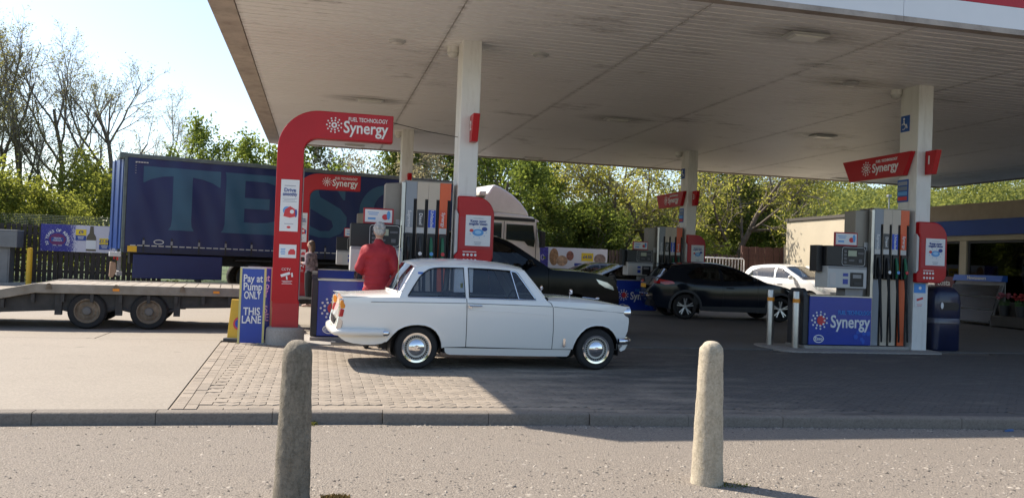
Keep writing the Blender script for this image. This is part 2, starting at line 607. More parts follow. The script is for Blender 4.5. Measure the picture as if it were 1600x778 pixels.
def panel(poly, holes, fn, step=.06):
    loops = [resample(poly, step)] + [resample(h, step) for h in holes]
    pts, edges = [], []
    for lp in loops:
        o = len(pts)
        pts += lp
        edges += [(o + i, o + (i + 1) % len(lp)) for i in range(len(lp))]
    bx = np.array(pts)
    xs = np.arange(bx[:, 0].min() + step * .5, bx[:, 0].max(), step)
    zs = np.arange(bx[:, 1].min() + step * .5, bx[:, 1].max(), step)
    gx, gz = [a.ravel() for a in np.meshgrid(xs, zs)]
    ok = inside(poly, gx, gz)
    for h in holes:
        ok &= ~inside(h, gx, gz)
    gx, gz = gx[ok], gz[ok]
    if len(gx):
        d = np.min(np.hypot(gx[:, None] - bx[None, :, 0], gz[:, None] - bx[None, :, 1]), axis=1)
        gx, gz = gx[d > step * .4], gz[d > step * .4]
    allp = [Vector(p) for p in pts] + [Vector((float(a), float(b))) for a, b in zip(gx, gz)]
    V, E_, F_, *_ = delaunay_2d_cdt(allp, edges, [], 0, 1e-6)
    tri = [tuple(f) for f in F_]
    cx = np.array([sum(V[i].x for i in t) / 3 for t in tri])
    cz = np.array([sum(V[i].y for i in t) / 3 for t in tri])
    ok = inside(poly, cx, cz)
    for h in holes:
        ok &= ~inside(h, cx, cz)
    return [fn(v.x, v.y) for v in V], [t for t, k in zip(tri, ok) if k]

def panel_obj(name, m, parent, poly, holes, fn, step=.06, mirror=False):
    vs, fs = panel(poly, holes, fn, step)
    mb = MB()
    if mirror:
        mb.add([(v[0], -v[1], v[2]) for v in vs], [f[::-1] for f in fs])
    else:
        mb.add(vs, fs)
    me = mb.mesh(name, True, 60, fix=False)
    bm = bmesh.new(); bm.from_mesh(me)
    loose = [v for v in bm.verts if not v.link_faces]
    bmesh.ops.delete(bm, geom=loose, context='VERTS')
    bm.normal_update()
    s = sum(f.normal.y * f.calc_area() for f in bm.faces)
    if (s > 0) != mirror:
        bmesh.ops.reverse_faces(bm, faces=bm.faces)
    bm.to_mesh(me); bm.free()
    me.materials.append(m)
    return obj(name, me, parent)

def clip(poly, a, b, left=True):
    """part of poly on the left of the line a->b"""
    def s(p):
        v = (b[0] - a[0]) * (p[1] - a[1]) - (b[1] - a[1]) * (p[0] - a[0])
        return v if left else -v
    out = []
    for i in range(len(poly)):
        p, q = poly[i], poly[(i + 1) % len(poly)]
        sp, sq = s(p), s(q)
        if sp >= 0: out.append(p)
        if sp * sq < 0:
            t = sp / (sp - sq)
            out.append((p[0] + (q[0] - p[0]) * t, p[1] + (q[1] - p[1]) * t))
    return out

def smooth_rail(pts, k=4):
    """Catmull-Rom through n-dimensional points"""
    P = np.array(pts, float)
    n = len(P)
    if n < 3: 
        return [tuple(P[0] + (P[-1] - P[0]) * i / k) for i in range(k + 1)]
    out = []
    for i in range(n - 1):
        p0, p1, p2, p3 = P[max(i - 1, 0)], P[i], P[i + 1], P[min(i + 2, n - 1)]
        if i == 0: p0 = 2 * p1 - p2
        if i == n - 2: p3 = 2 * p2 - p1
        for j in range(k):
            t = j / k
            out.append(tuple(.5 * ((2 * p1) + (p2 - p0) * t + (2 * p0 - 5 * p1 + 4 * p2 - p3) * t * t + (3 * p1 - p0 - 3 * p2 + p3) * t ** 3)))
    out.append(tuple(P[-1]))
    return out
# ------------------------------------------------------------------ the setting: ground, kerb, pavers, slabs
def sheet(name, m, x0, x1, y0, y1, z):
    o = MB().add([(x0, y0, z), (x1, y0, z), (x1, y1, z), (x0, y1, z)], [(0, 1, 2, 3)]).build(name, m, fix=False)
    o["kind"] = "structure"
    return o

M_GRASS = mat("rough_grass", (.07, .10, .03), .95, var=.4, vs=.6, bmp=.5, bs=8)
sheet("ground", M_GRASS, -900, 900, -300, 1500, -.17)
sheet("car_park", M_TARMAC, -40, 60, -30, 7.45, -.10)
KERB = [(-18, 7.36), (-1.9, 7.31), (-.29, 7.30), (1.7, 7.21), (4.1, 7.02), (6.7, 6.83), (22, 5.75)]
def kerb_y(x):
    for (a, b), (c, d) in zip(KERB, KERB[1:]):
        if x <= c:
            return b + (d - b) * (x - a) / (c - a)
    return KERB[-1][1]
base = MB()
for (a, b), (c, d) in zip(KERB, KERB[1:]):
    base.add([(a, b + .1, -.022), (c, d + .1, -.022), (c, 31.6, -.022), (a, 31.6, -.022)], [(0, 1, 2, 3)])
forecourt = base.build("forecourt", M_JOINT, fix=False)
forecourt["kind"] = "structure"

rnd = random.Random(4)
def slab(x0, x1, y0, y1, m):
    return MB().box(x0 + .007, x1 - .007, y0 + .007, y1 - .007, -.06, 0).build("slab", m, forecourt, bevel=.004)
rows = [13.22, 16.4, 19.4, 22.6, 25.8, 28.7, 31.4]
for xa, xb in ((-18, -10.4), (-10.4, -5.9), (-5.9, -1.42)):
    MB().prism([(xa + .007, kerb_y(xa) + .135), ((-1.163 if xb > -2 else xb - .007), kerb_y(xb) + .135), ((-1.352 if xb > -2 else xb - .007), 13.21), (xa + .007, 13.21)], 'z', -.06, 0).build("slab", M_SLAB, forecourt)
for i, (ya, yb) in enumerate(zip(rows, rows[1:])):
    xs = [-18, -12.5, -7.4, -3.1, 1.6, 6.2, 10.8, 15.4, 20.0]
    for xa, xb in zip(xs, xs[1:]):
        slab(xa, xb, ya, yb, M_SLAB if xa < -1 or (yb > 28 and xa < 20) else M_FAR)  # slabs under the canopy get the colour with shade painted in
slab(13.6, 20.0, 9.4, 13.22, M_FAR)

# kerb stones
kerb = bpy.data.objects.new("kerb", None)
COL.objects.link(kerb)
kerb["kind"] = "structure"
prof = [(0, -.2), (0, -.022), (.010, -.006), (.024, 0), (.125, 0), (.125, -.2)]
ks = MB().prism([(p[0], p[1]) for p in prof], 'x', .0025, .9125).mesh("kerb_stone", True, 50)
ks.materials.append(M_KERB)
s, seg = 0., 0
lens = [hypot(c - a, d - b) for (a, b), (c, d) in zip(KERB, KERB[1:])]
tot = sum(lens)
t = .30
while t < tot - 1:
    acc = 0
    for L_, (a, b), (c, d) in zip(lens, KERB, KERB[1:]):
        if acc + L_ > t: break
        acc += L_
    u = (t - acc) / L_
    x, y = a + (c - a) * u, b + (d - b) * u
    obj("kerb_stone", ks, kerb, (x, y + rnd.uniform(-.004, .004), rnd.uniform(-.003, .003)), (0, 0, atan2(d - b, c - a) + rnd.uniform(-.003, .003)))
    t += .915

# interlocking zigzag pavers
def paver_mat():
    m, nt, b = nodes_of("zigzag_paver")
    geo = nt.nodes.new("ShaderNodeNewGeometry")
    oi = nt.nodes.new("ShaderNodeObjectInfo")
    add = nt.nodes.new("ShaderNodeMath"); add.operation = 'ADD'
    nt.links.new(geo.outputs['Random Per Island'], add.inputs[0])
    nt.links.new(oi.outputs['Random'], add.inputs[1])
    fr = nt.nodes.new("ShaderNodeMath"); fr.operation = 'FRACT'
    nt.links.new(add.outputs[0], fr.inputs[0])
    big = noise(nt, .8, 5, .65, vec=geo.outputs['Position'])
    fine = noise(nt, 70, 4, .7, vec=geo.outputs['Position'])
    oil = noise(nt, 1.5, 6, .7, vec=geo.outputs['Position'], stretch=(.5, 1.4, 1))
    c = mixc(nt, fr.outputs[0], (.275, .228, .176), (.325, .27, .21))
    c = mixc(nt, ramp(nt, big, .35, .7, (0, 0, 0), (.5,) * 3), c, (.265, .225, .182))
    # tyre and oil stains, with the canopy's shade painted in as darkening along X
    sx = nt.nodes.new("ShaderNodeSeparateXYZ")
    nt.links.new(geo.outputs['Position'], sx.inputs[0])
    lane = nt.nodes.new("ShaderNodeMapRange")  # gradient that paints the blocks darker towards the shaded side
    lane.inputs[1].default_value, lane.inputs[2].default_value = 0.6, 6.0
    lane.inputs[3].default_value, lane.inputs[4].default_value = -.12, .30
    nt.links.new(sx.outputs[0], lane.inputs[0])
    oil_shade = nt.nodes.new("ShaderNodeMath"); oil_shade.operation = 'ADD'
    nt.links.new(oil, oil_shade.inputs[0]); nt.links.new(lane.outputs[0], oil_shade.inputs[1])
    c = mixc(nt, ramp(nt, oil_shade.outputs[0], .45, .72, (0, 0, 0), (.92,) * 3), c, (.075, .07, .066))
    c = mixc(nt, ramp(nt, fine, .4, .7, (0, 0, 0), (.35,) * 3), c, (.12, .10, .085))
    dr = voronoi(nt, 2.1, geo.outputs['Position'])
    dn = nt.nodes.new("ShaderNodeMath"); dn.operation = 'MULTIPLY_ADD'
    nt.links.new(noise(nt, 9, 4, .7, vec=geo.outputs['Position']), dn.inputs[0]); dn.inputs[1].default_value = .25
    nt.links.new(dr.outputs['Distance'], dn.inputs[2])
    c = mixc(nt, ramp(nt, dn.outputs[0], .17, .27, (.6,) * 3, (0, 0, 0)), c, (.07, .062, .055))
    c = mixc(nt, 1.0, c, ramp(nt, fr.outputs[0], 0, 1, (.86, .86, .86), (1, 1, 1)), 'MULTIPLY')
    nt.links.new(c, b.inputs['Base Color'])
    b.inputs['Roughness'].default_value = .85
    bump(nt, b, fine, .4, .005)
    return m
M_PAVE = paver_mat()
PL, PW = .225, .1125
def paver_shape():
    a = .021
    xs = [-PL / 2, -PL / 4, 0, PL / 4, PL / 2]
    os_ = [a, -a, a, -a, a]
    out = [(x, -PW / 2 + o) for x, o in zip(xs, os_)] + [(x, PW / 2 + o) for x, o in zip(xs[::-1], os_[::-1])]
    def inset(d):
        r = []
        n = len(out)
        for i in range(n):
            p, q, s_ = Vector(out[i - 1]), Vector(out[i]), Vector(out[(i + 1) % n])
            d1, d2 = (q - p).normalized(), (s_ - q).normalized()
            n1, n2 = Vector((-d1.y, d1.x)), Vector((-d2.y, d2.x))
            k = (n1 + n2)
            k = k / max(.3, k.length_squared) * 2
            r.append(q + k * d)
        return r
    r0, r1 = inset(.0018), inset(.0070)
    vs = [(p.x, p.y, -.020) for p in r0] + [(p.x, p.y, -.0045) for p in r0] + [(p.x, p.y, 0) for p in r1]
    n = len(out)
    fs = []
    for k in (0, n):
        fs += [(k + i, k + (i + 1) % n, k + n + (i + 1) % n, k + n + i) for i in range(n)]
    fs.append(tuple(range(2 * n, 3 * n)))
    return vs, fs
pv, pf = paver_shape()
pm = MB().add(pv, pf).mesh("paver", fix=False)
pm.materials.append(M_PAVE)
paving = bpy.data.objects.new("block_paving", None)
MB().add([(-1.155, 7.43, -.009), (-.62, 7.43, -.009), (-.80, 13.0, -.009), (-1.335, 13.0, -.009)], [(0, 1, 2, 3)]).build("mortar_haunch", M_PAVE, paving, fix=False)
COL.objects.link(paving)
paving["kind"] = "structure"
def left_edge(y):
    return -1.32 + (12.9 - y) * .0325
spots = []
j = 0
y = 7.35 - 1.2
while y < 13.1:
    x = -1.4 + (PL / 2 if j % 2 else 0)
    while x < 13.4:
        if x - PL / 2 > left_edge(y) + .22 and y - PW > kerb_y(x) + .125 + .115:
            spots.append((x, y))
        x += PL
    y += PW
    j += 1
spots = [(x, y) for x, y in spots if not (7.7 < x < 12 and y > 12.75) and not (-.9 < x < 3.1 and y > 12.75)]
near = sorted(spots, key=lambda p: (p[1] - 5.5) ** 2 * 1.0 + max(0, abs(p[0] - 1.6) - 2.6) ** 2 * 3)
single, rest = near[:300], near[300:]
for x, y in single:
    obj("paver", pm, paving, (x, y, rnd.uniform(-.0025, .001)), (rnd.uniform(-.006, .006), rnd.uniform(-.006, .006), 0))
mb = MB()
for x, y in rest:
    dz, ta, tb = rnd.uniform(-.0025, .001), rnd.uniform(-.006, .006), rnd.uniform(-.006, .006)
    mb.add([(x + v[0], y + v[1], v[2] + dz + v[0] * ta + v[1] * tb) for v in pv], pf)
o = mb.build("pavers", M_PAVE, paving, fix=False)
o["kind"] = "stuff"
# cut blocks closing each row at the left border
rows_ = {}
for x, y in spots:
    rows_[round(y, 3)] = min(x, rows_.get(round(y, 3), 99))
for y, x in rows_.items():
    a, b = left_edge(y) + .207, x - PL / 2 - .004
    if .03 < b - a < .3:
        MB().box(a, b, y - PW / 2 + .016, y + PW / 2 + .010, -.03, 0).build("cut_block", M_PAVE, paving)
hb = MB()
xs_h = np.linspace(-1.1, 13.4, 40)
for a, b in zip(xs_h, xs_h[1:]):
    hb.add([(a, kerb_y(a) + .12, -.008), (b, kerb_y(b) + .12, -.008), (b, kerb_y(b) + .40, -.008), (a, kerb_y(a) + .40, -.008)], [(0, 1, 2, 3)])
hb.build("mortar_haunch", M_PAVE, paving, fix=False)
# edging blocks along the left border and behind the kerb
eb = MB().box(-.097, .097, -.047, .047, -.05, 0).mesh("edging_block")
eb.materials.append(M_PAVE)
y = kerb_y(-1.2) + .25
while y < 12.9:
    obj("edging_block", eb, paving, (left_edge(y) + .055, y, rnd.uniform(-.002, .002)), (0, 0, pi / 2 + .03))
    obj("edging_block", eb, paving, (left_edge(y) + .157, y, rnd.uniform(-.002, .002)), (0, 0, pi / 2 + .03))
    y += .203
x = left_edge(7.5) + .32
while x < 13.4:
    sl = atan2(kerb_y(x + .1) - kerb_y(x - .1), .2)
    obj("edging_block", eb, paving, (x, kerb_y(x) + .125 + .055, rnd.uniform(-.002, .001)), (0, 0, sl))
    x += .203

# loose stones and weeds on the tarmac
def stones(name, n, fn, smin, smax, m, z):
    rg = np.random.default_rng(7)
    xy = fn(rg, n)
    s_ = rg.uniform(smin, smax, (n, 3)) * np.array([1, 1, .6])
    s_ *= (rg.random((n, 1)) ** 2.2 * 1.4 + .45)
    a = rg.uniform(0, 6.28, n)
    octa = np.array([(1, 0, 0), (0, 1, 0), (-1, 0, 0), (0, -1, 0), (0, 0, 1), (.6, .7, .3)])
    tri = np.array([(0, 5, 4), (5, 1, 4), (1, 2, 4), (2, 3, 4), (3, 0, 4), (0, 1, 5)])
    v = octa[None] * s_[:, None, :]
    v = v + rg.normal(0, .18, v.shape) * s_[:, None, :]
    ca, sa = np.cos(a)[:, None], np.sin(a)[:, None]
    V = np.stack([v[..., 0] * ca - v[..., 1] * sa + xy[:, 0:1], v[..., 0] * sa + v[..., 1] * ca + xy[:, 1:2], v[..., 2] + z - .002], -1)
    F = tri[None] + (np.arange(n) * 6)[:, None, None]
    me = np_mesh(name, V.reshape(-1, 3), F.reshape(-1, 3), m)
    o = obj(name, me)
    return tag(o, "loose grit and small stones scattered over the tarmac", "gravel", kind="stuff")
def grit_mat():
    m, nt, b = nodes_of("grit")
    geo = nt.nodes.new("ShaderNodeNewGeometry")
    nt.links.new(ramp(nt, geo.outputs['Random Per Island'], 0, 1, (.06, .052, .045), (.38, .335, .28)), b.inputs['Base Color'])
    b.inputs['Roughness'].default_value = .9
    return m
def where(rg, n):
    y = 4.2 + 3.0 * rg.random(n) ** 1.6
    x = rg.uniform(-2.6, 7.0, n)
    band = rg.random(n) < .45
    y[band] = 5.15 + rg.normal(0, .32, band.sum()) + .03 * x[band]
    k = rg.random(n) < .12
    y[k] = np.array([kerb_y(q) for q in x[k]]) - np.abs(rg.normal(0, .06, k.sum())) - .01
    return np.stack([x, np.minimum(y, 7.2)], 1)
stones("gravel", 17000, where, .0045, .013, grit_mat(), -.10)

M_WEED = leaf("weed", (.09, .12, .03), (.20, .19, .06), .4)
def tuft(name, loc, n, h, spread, label, seed, m=None):
    rg = np.random.default_rng(seed)
    V, F = [], []
    for i in range(n):
        a, r = rg.uniform(0, 6.28), spread * rg.random() ** .6
        bx, by = r * cos(a), r * sin(a) * .6
        l, t_ = h * rg.uniform(.4, 1), rg.uniform(0, 6.28)
        dx, dy = l * .6 * cos(t_), l * .6 * sin(t_)
        wx, wy = -.004 * sin(t_) - .002, .004 * cos(t_)
        k = len(V)
        V += [(bx - wx, by - wy, 0), (bx + wx, by + wy, 0), (bx + dx * .5, by + dy * .5, l * .7), (bx + dx, by + dy, l * .8)]
        F += [(k, k + 1, k + 2), (k + 1, k + 3, k + 2)]
    me = np_mesh(name, V, F, m or M_WEED)
    return tag(obj(name, me, None, loc), label, "weed", kind="stuff")
tuft("weeds", (-.02, 7.26, -.10), 60, .05, .09, "small tuft of weeds at the foot of the kerb", 1)
tuft("dry_moss", (.16, 5.05, -.10), 420, .03, .085, "clump of dry moss beside the foot of the dark bollard", 2, leaf("dry_moss", (.10, .075, .035), (.20, .15, .07), .15))
tuft("weeds", (2.75, 5.12, -.10), 120, .02, .13, "thin dry weeds beside the foot of the pale bollard", 3)
tag(MB().add([(0, 0, 0), (.11, .01, .004), (.12, .035, .02), (.02, .04, .008), (.06, .02, .022)], [(0, 1, 4), (1, 2, 4), (2, 3, 4), (3, 0, 4)]).build("litter_wrapper", mat("wrapper_blue", (.03, .09, .22), .4), loc=(6.42, 6.72, -.098)), "small crumpled blue wrapper lying below the kerb", "litter")

# ------------------------------------------------------------------ concrete bollards in front
def concrete_bollard(name, label, loc, h, r0, r1, m, lean):
    prof = [(0, -.25)] + [(r0 + .008, -.25), (r0 + .004, 0.0), (r0, .04)]
    for i in range(1, 13):
        t_ = i / 12
        prof.append((r0 + (r1 - r0) * t_, .04 + (h - r1 * .95 - .04) * t_))
    zc = h - r1 * .95
    for i in range(1, 9):
        a = pi / 2 * i / 8
        prof.append((max(.0005, r1 * cos(a) ** .85), zc + r1 * .95 * sin(a)))
    fine_ = [prof[0]]
    for (ra, za), (rb, zb_) in zip(prof, prof[1:]):
        k_ = max(1, int((zb_ - za) / .012))
        fine_ += [(ra + (rb - ra) * i_ / k_, za + (zb_ - za) * i_ / k_) for i_ in range(1, k_ + 1)]
    mb = MB().lathe(fine_, 64)
    rg = random.Random(len(label))
    from mathutils import noise as mn
    chips = [(rg.uniform(0, 6.28), rg.choice((rg.uniform(.05, .9), h - .06, h - .03)), rg.uniform(.010, .026), rg.uniform(.002, .006)) for _ in range(24)]
    out_ = []
    for x, y, z in mb.v:
        a_ = atan2(y, x)
        r_ = hypot(x, y)
        d_ = .004 * mn.noise((x * 14, y * 14, z * 9)) + .0022 * mn.noise((x * 60 + 3, y * 60, z * 60))
        for ca, cz, cr, cd in chips:
            q_ = hypot(((a_ - ca + pi) % (2 * pi) - pi) * max(r_, .03), z - cz) / cr
            if q_ < 1: d_ -= cd * (1 - q_ * q_)
        s_ = (r_ + d_) / r_ if r_ > .01 else 1
        out_.append((x * s_, y * s_, z))
    mb.v = out_
    o = mb.build(name, m, smooth=True, angle=60, loc=loc)
    o.rotation_euler = lean
    return tag(o, label, "bollard", "concrete bollards in front of the kerb")
concrete_bollard("concrete_bollard", "dark weathered concrete bollard in front of the red sign pylon", (-.09, 5.02, -.10), .93, .105, .082, bollard_mat("dark_concrete", (.125, .106, .078), (.30, .26, .20), (.065, .06, .042), 1), (0, 0, .4))
concrete_bollard("concrete_bollard", "pale clean concrete bollard standing right of the white saloon", (2.60, 5.20, -.10), .95, .105, .080, bollard_mat("pale_concrete", (.36, .30, .215), (.60, .52, .39), (.28, .23, .16), 1), (0, 0, 2))

# ------------------------------------------------------------------ pump islands
def island(x0, x1, y0, y1, m):
    r = (y1 - y0) / 2
    poly = arc(x1 - r * .5, (y0 + y1) / 2, r * .5, -pi / 2, pi / 2, 10, r) + arc(x0 + r * .5, (y0 + y1) / 2, r * .5, pi / 2, 1.5 * pi, 10, r)
    o = MB().prism(poly, 'z', -.02, .014).build("pump_island", m, bevel=.006)
    o["kind"] = "structure"
    return o
DX, DY = -8.5, 9.85
for dx in (0, DX):
    for dy in (0, DY):
        island(7.75 + dx - (.3 if dx else 0), 12.0 + dx - .9, 12.78 + dy, 14.25 + dy, M_ISLAND)

# ------------------------------------------------------------------ canopy
CX0, CX1, CY0, CY1, CZ = -1.66, 23.5, 10.1, 28.1, 4.88
canopy = thing("canopy", "huge flat white forecourt canopy with slatted soffit on square white columns", "canopy", (2.3, 13.58, 0))
ox, oy = 2.3, 13.58
def cbox(name, m, x0, x1, y0, y1, z0, z1, bevel=0):
    return box(name, m, canopy, x0 - ox, x1 - ox, y0 - oy, y1 - oy, z0, z1, bevel)
COLS = [(2.3, 13.58), (10.8, 13.58), (2.3, 23.43), (10.8, 23.43)]
for x, y in COLS:
    cbox("column", M_WHITE, x - .155, x + .155, y - .25, y + .25, -.02, CZ + .02, .012)
bays = [-1.3 + 3.15 * i for i in range(8)] + [CX1 - .3]
pk = MB().add([(0, .012, 0), (1, .012, 0), (1, .174, 0), (0, .174, 0), (0, .004, .03), (1, .004, .03), (1, .182, .03), (0, .182, .03)],
              [(3, 2, 1, 0), (0, 1, 5, 4), (2, 3, 7, 6), (1, 2, 6, 5), (3, 0, 4, 7)]).mesh("soffit_plank", fix=False)
pk.materials.append(M_SOFFIT)
planks = []
ny = int((CY1 - CY0 - .3) / .199)
for r_ in range(ny):
    for xa, xb in zip(bays, bays[1:]):
        planks.append((xa + .010, xb - .010, CY0 + .15 + r_ * .199))
mb = MB()
for i, (xa, xb, y) in enumerate(planks):
    z = CZ + rnd.uniform(-.0015, .0015)
    if i < 296:
        obj("soffit_plank", pk, canopy, (xa - ox, y - oy, z), (0, 0, 0), (xb - xa, 1, 1))
    else:
        mb.add([(xa - ox + v.co.x * (xb - xa), y - oy + v.co.y, z + v.co.z) for v in pk.vertices], [tuple(p.vertices) for p in pk.polygons])
mb.build("soffit_planks", M_SOFFIT, canopy, fix=False)["kind"] = "stuff"
cbox("roof_deck", mat("void_brown", (.42, .39, .36), .9), CX0 + .08, CX1 - .08, CY0 + .08, CY1 - .08, CZ + .032, 5.6)
# dirty edge trim round the soffit
cbox("edge_trim", M_TRIM, CX0 + .05, -1.305, CY0 + .05, CY1 - .05, CZ - .012, CZ + .028)
cbox("edge_trim", M_TRIM, CX1 - .295, CX1 - .05, CY0 + .05, CY1 - .05, CZ - .012, CZ + .028)
cbox("edge_trim", M_TRIM, -1.30, CX1 - .30, CY0 + .05, CY0 + .145, CZ - .012, CZ + .028)
cbox("edge_trim", M_TRIM, -1.30, CX1 - .30, CY1 - .145, CY1 - .05, CZ - .012, CZ + .028)
def fascia(axis, a0, a1, at, out):
    n = max(1, round((a1 - a0) / 3.15))
    # joints fall so that one stands at X = 8.22 on the front
    for i in range(n):
        p, q = a0 + (a1 - a0) * i / n + .004, a0 + (a1 - a0) * (i + 1) / n - .004
        for nm, m, z0, z1, d in (("gutter_strip", M_TRIM, 4.868, 4.945, .012), ("fascia_panel", M_FASCIA, 4.949, 5.262, 0), ("fascia_band", M_RED, 5.266, 5.80, 0)):
            lo, hi = min(at, at + out * (.05 + d)), max(at, at + out * (.05 + d))
            if axis == 'x': cbox(nm, m, p, q, lo, hi, z0, z1)
            else: cbox(nm, m, lo, hi, p, q, z0, z1)
fascia('x', CX0, CX1, CY0 + .05, -1)
fascia('x', CX0, CX1, CY1 - .05, 1)
fascia('y', CY0 + .05, CY1 - .05, CX0 + .05, -1)
fascia('y', CY0 + .05, CY1 - .05, CX1 - .05, 1)

def canopy_light(x, y, label, sx=.62, sy=.34):
    t_ = thing("canopy_light", label, "light", (x, y, CZ), 0, "rectangular lights in the canopy soffit")
    MB().box(-sx / 2, sx / 2, -sy / 2, sy / 2, -.03, .0).build("frame", M_LGREY, t_, bevel=.008)
    MB().prism([(-sx / 2 + .05, -.031), (sx / 2 - .05, -.031), (sx / 2 - .1, -.06), (-sx / 2 + .1, -.06)], 'y', -sy / 2 + .05, sy / 2 - .05).build("diffuser", mat("diffuser", (.75, .74, .70), .3), t_)
    st = MB()
    return t_
for x, y, lb in ((1.0, 19.2, "canopy light above the tip of the nearer red pylon's arm"), (1.0, 27.2, "small canopy light at the rear edge behind the red pylon arm"),
                 (6.95, 11.2, "stained canopy light near the white front fascia"), (6.9, 19.1, "dirty canopy light mid soffit between the two left columns and the right ones"),
                 (6.9, 27.3, "canopy light at the rear edge above the lorry cab"), (12.45, 19.1, "pale canopy light just left of the column numbered one"),
                 (18.5, 27.2, "canopy light at the rear edge above the shop's cream wall")):
    canopy_light(x, y, lb)
for x, y, lb in ((1.12, 13.79, "round white soffit fitting left of the nearest column"), (3.55, 13.77, "round white soffit fitting right of the nearest column"),
                 (9.47, 13.69, "round soffit fitting beside the column numbered one")):
    t_ = thing("round_soffit_light", lb, "light", (x, y, CZ), 0, "round fittings in the canopy soffit")
    MB().lathe([(.14, 0), (.14, -.02), (.11, -.04), (.001, -.045)], 24).build("trim_ring", M_LGREY, t_, True)
    MB().lathe([(.09, -.0455), (.06, -.06), (.001, -.062)], 20).build("lens", mat("diffuser", (.75, .74, .70), .3), t_, True)
for x, y, lb in ((2.06, 13.86, "white dome camera at the top of the nearest column"), (10.56, 13.86, "white dome camera at the top of the column numbered one"),
                 (2.06, 23.7, "white dome camera at the top of the far left column"), (10.56, 23.7, "white dome camera at the top of the far column over the dark crossover")):
    t_ = thing("dome_camera", lb, "camera", (x, y, CZ), 0, "dome cameras under the canopy")
    MB().lathe([(.10, 0), (.10, -.07), (.105, -.075), (.105, -.10)], 20).build("housing", M_WHITE, t_, True)
    MB().ball((0, 0, -.10), .095, .095, .085).build("dome", mat("dome_plastic", (.62, .61, .58), .25), t_, True)
# thin cable from the pylon arm to the column
tag(MB().tube([(1.03, 12.85, 3.38), (1.6, 13.2, 3.34), (2.14, 13.5, 3.33)], .006, 5).build("stay_cable", M_BLACK), "thin cable from the red pylon arm to the nearest column", "cable")
# ------------------------------------------------------------------ posters
M_INK = mat("ink_blue", (.03, .07, .30), .5)
M_PBLUE = mat("print_blue", (.12, .35, .70), .5)
M_PRED = mat("print_red", (.62, .05, .06), .5)
M_INKG = mat("ink_grey", (.30, .33, .40), .5)
def disc_on(parent, name, x, y, z, rx, rz, m, n=18, t=.002):
    return MB().disc((x, y, z), rx, 'y', n, t, rz).build(name, m, parent)
def bars(parent, x, y, z, w, n, dz, m, h=.008):
    mb = MB()
    for i in range(n):
        ww = w * (1 if i % 2 == 0 else .8)
        mb.box(x - ww / 2, x + ww / 2, y - .002, y, z - i * dz - h / 2, z - i * dz + h / 2)
    return mb.build("small_print", m, parent)
def engine_poster(parent, x0, x1, z0, z1, y):
    """white sheet with two blue lines of heading and a blue engine picture"""
    p = MB().box(x0, x1, y - .008, y, z0, z1).build("poster", M_PAPER, parent)
    w, h, cx = x1 - x0, z1 - z0, (x0 + x1) / 2
    y2 = y - .012
    text(p, "Keep your", w * .15, (cx, y2, z1 - h * .19), M_INK, bold=.01)
    text(p, "engine clean", w * .15, (cx, y2, z1 - h * .28), M_INK, bold=.01)
    bars(p, cx, y - .01, z1 - h * .10, w * .4, 1, .01, M_INKG, .006)
    disc_on(p, "engine_picture", cx, y - .0105, z0 + h * .44, w * .23, h * .115, M_PBLUE)
    disc_on(p, "engine_picture", cx + w * .26, y - .011, z0 + h * .56, w * .11, h * .07, M_INK)
    disc_on(p, "engine_picture", cx - w * .26, y - .011, z0 + h * .50, w * .08, h * .05, M_PRED)
    disc_on(p, "engine_picture", cx, y - .0125, z0 + h * .45, w * .13, h * .06, mat("pale_blue", (.35, .6, .85), .5))
    mb = MB()
    for k in range(9):
        a = k * .7
        mb.disc((cx + w * .33 * cos(a), y - .0105, z0 + h * .44 + h * .17 * sin(a)), w * .018, 'y', 6, .002)
    mb.build("picture_dots", M_PBLUE, p)
    bars(p, cx, y - .01, z0 + h * .12, w * .3, 2, .03, M_INKG, .01)
    return p

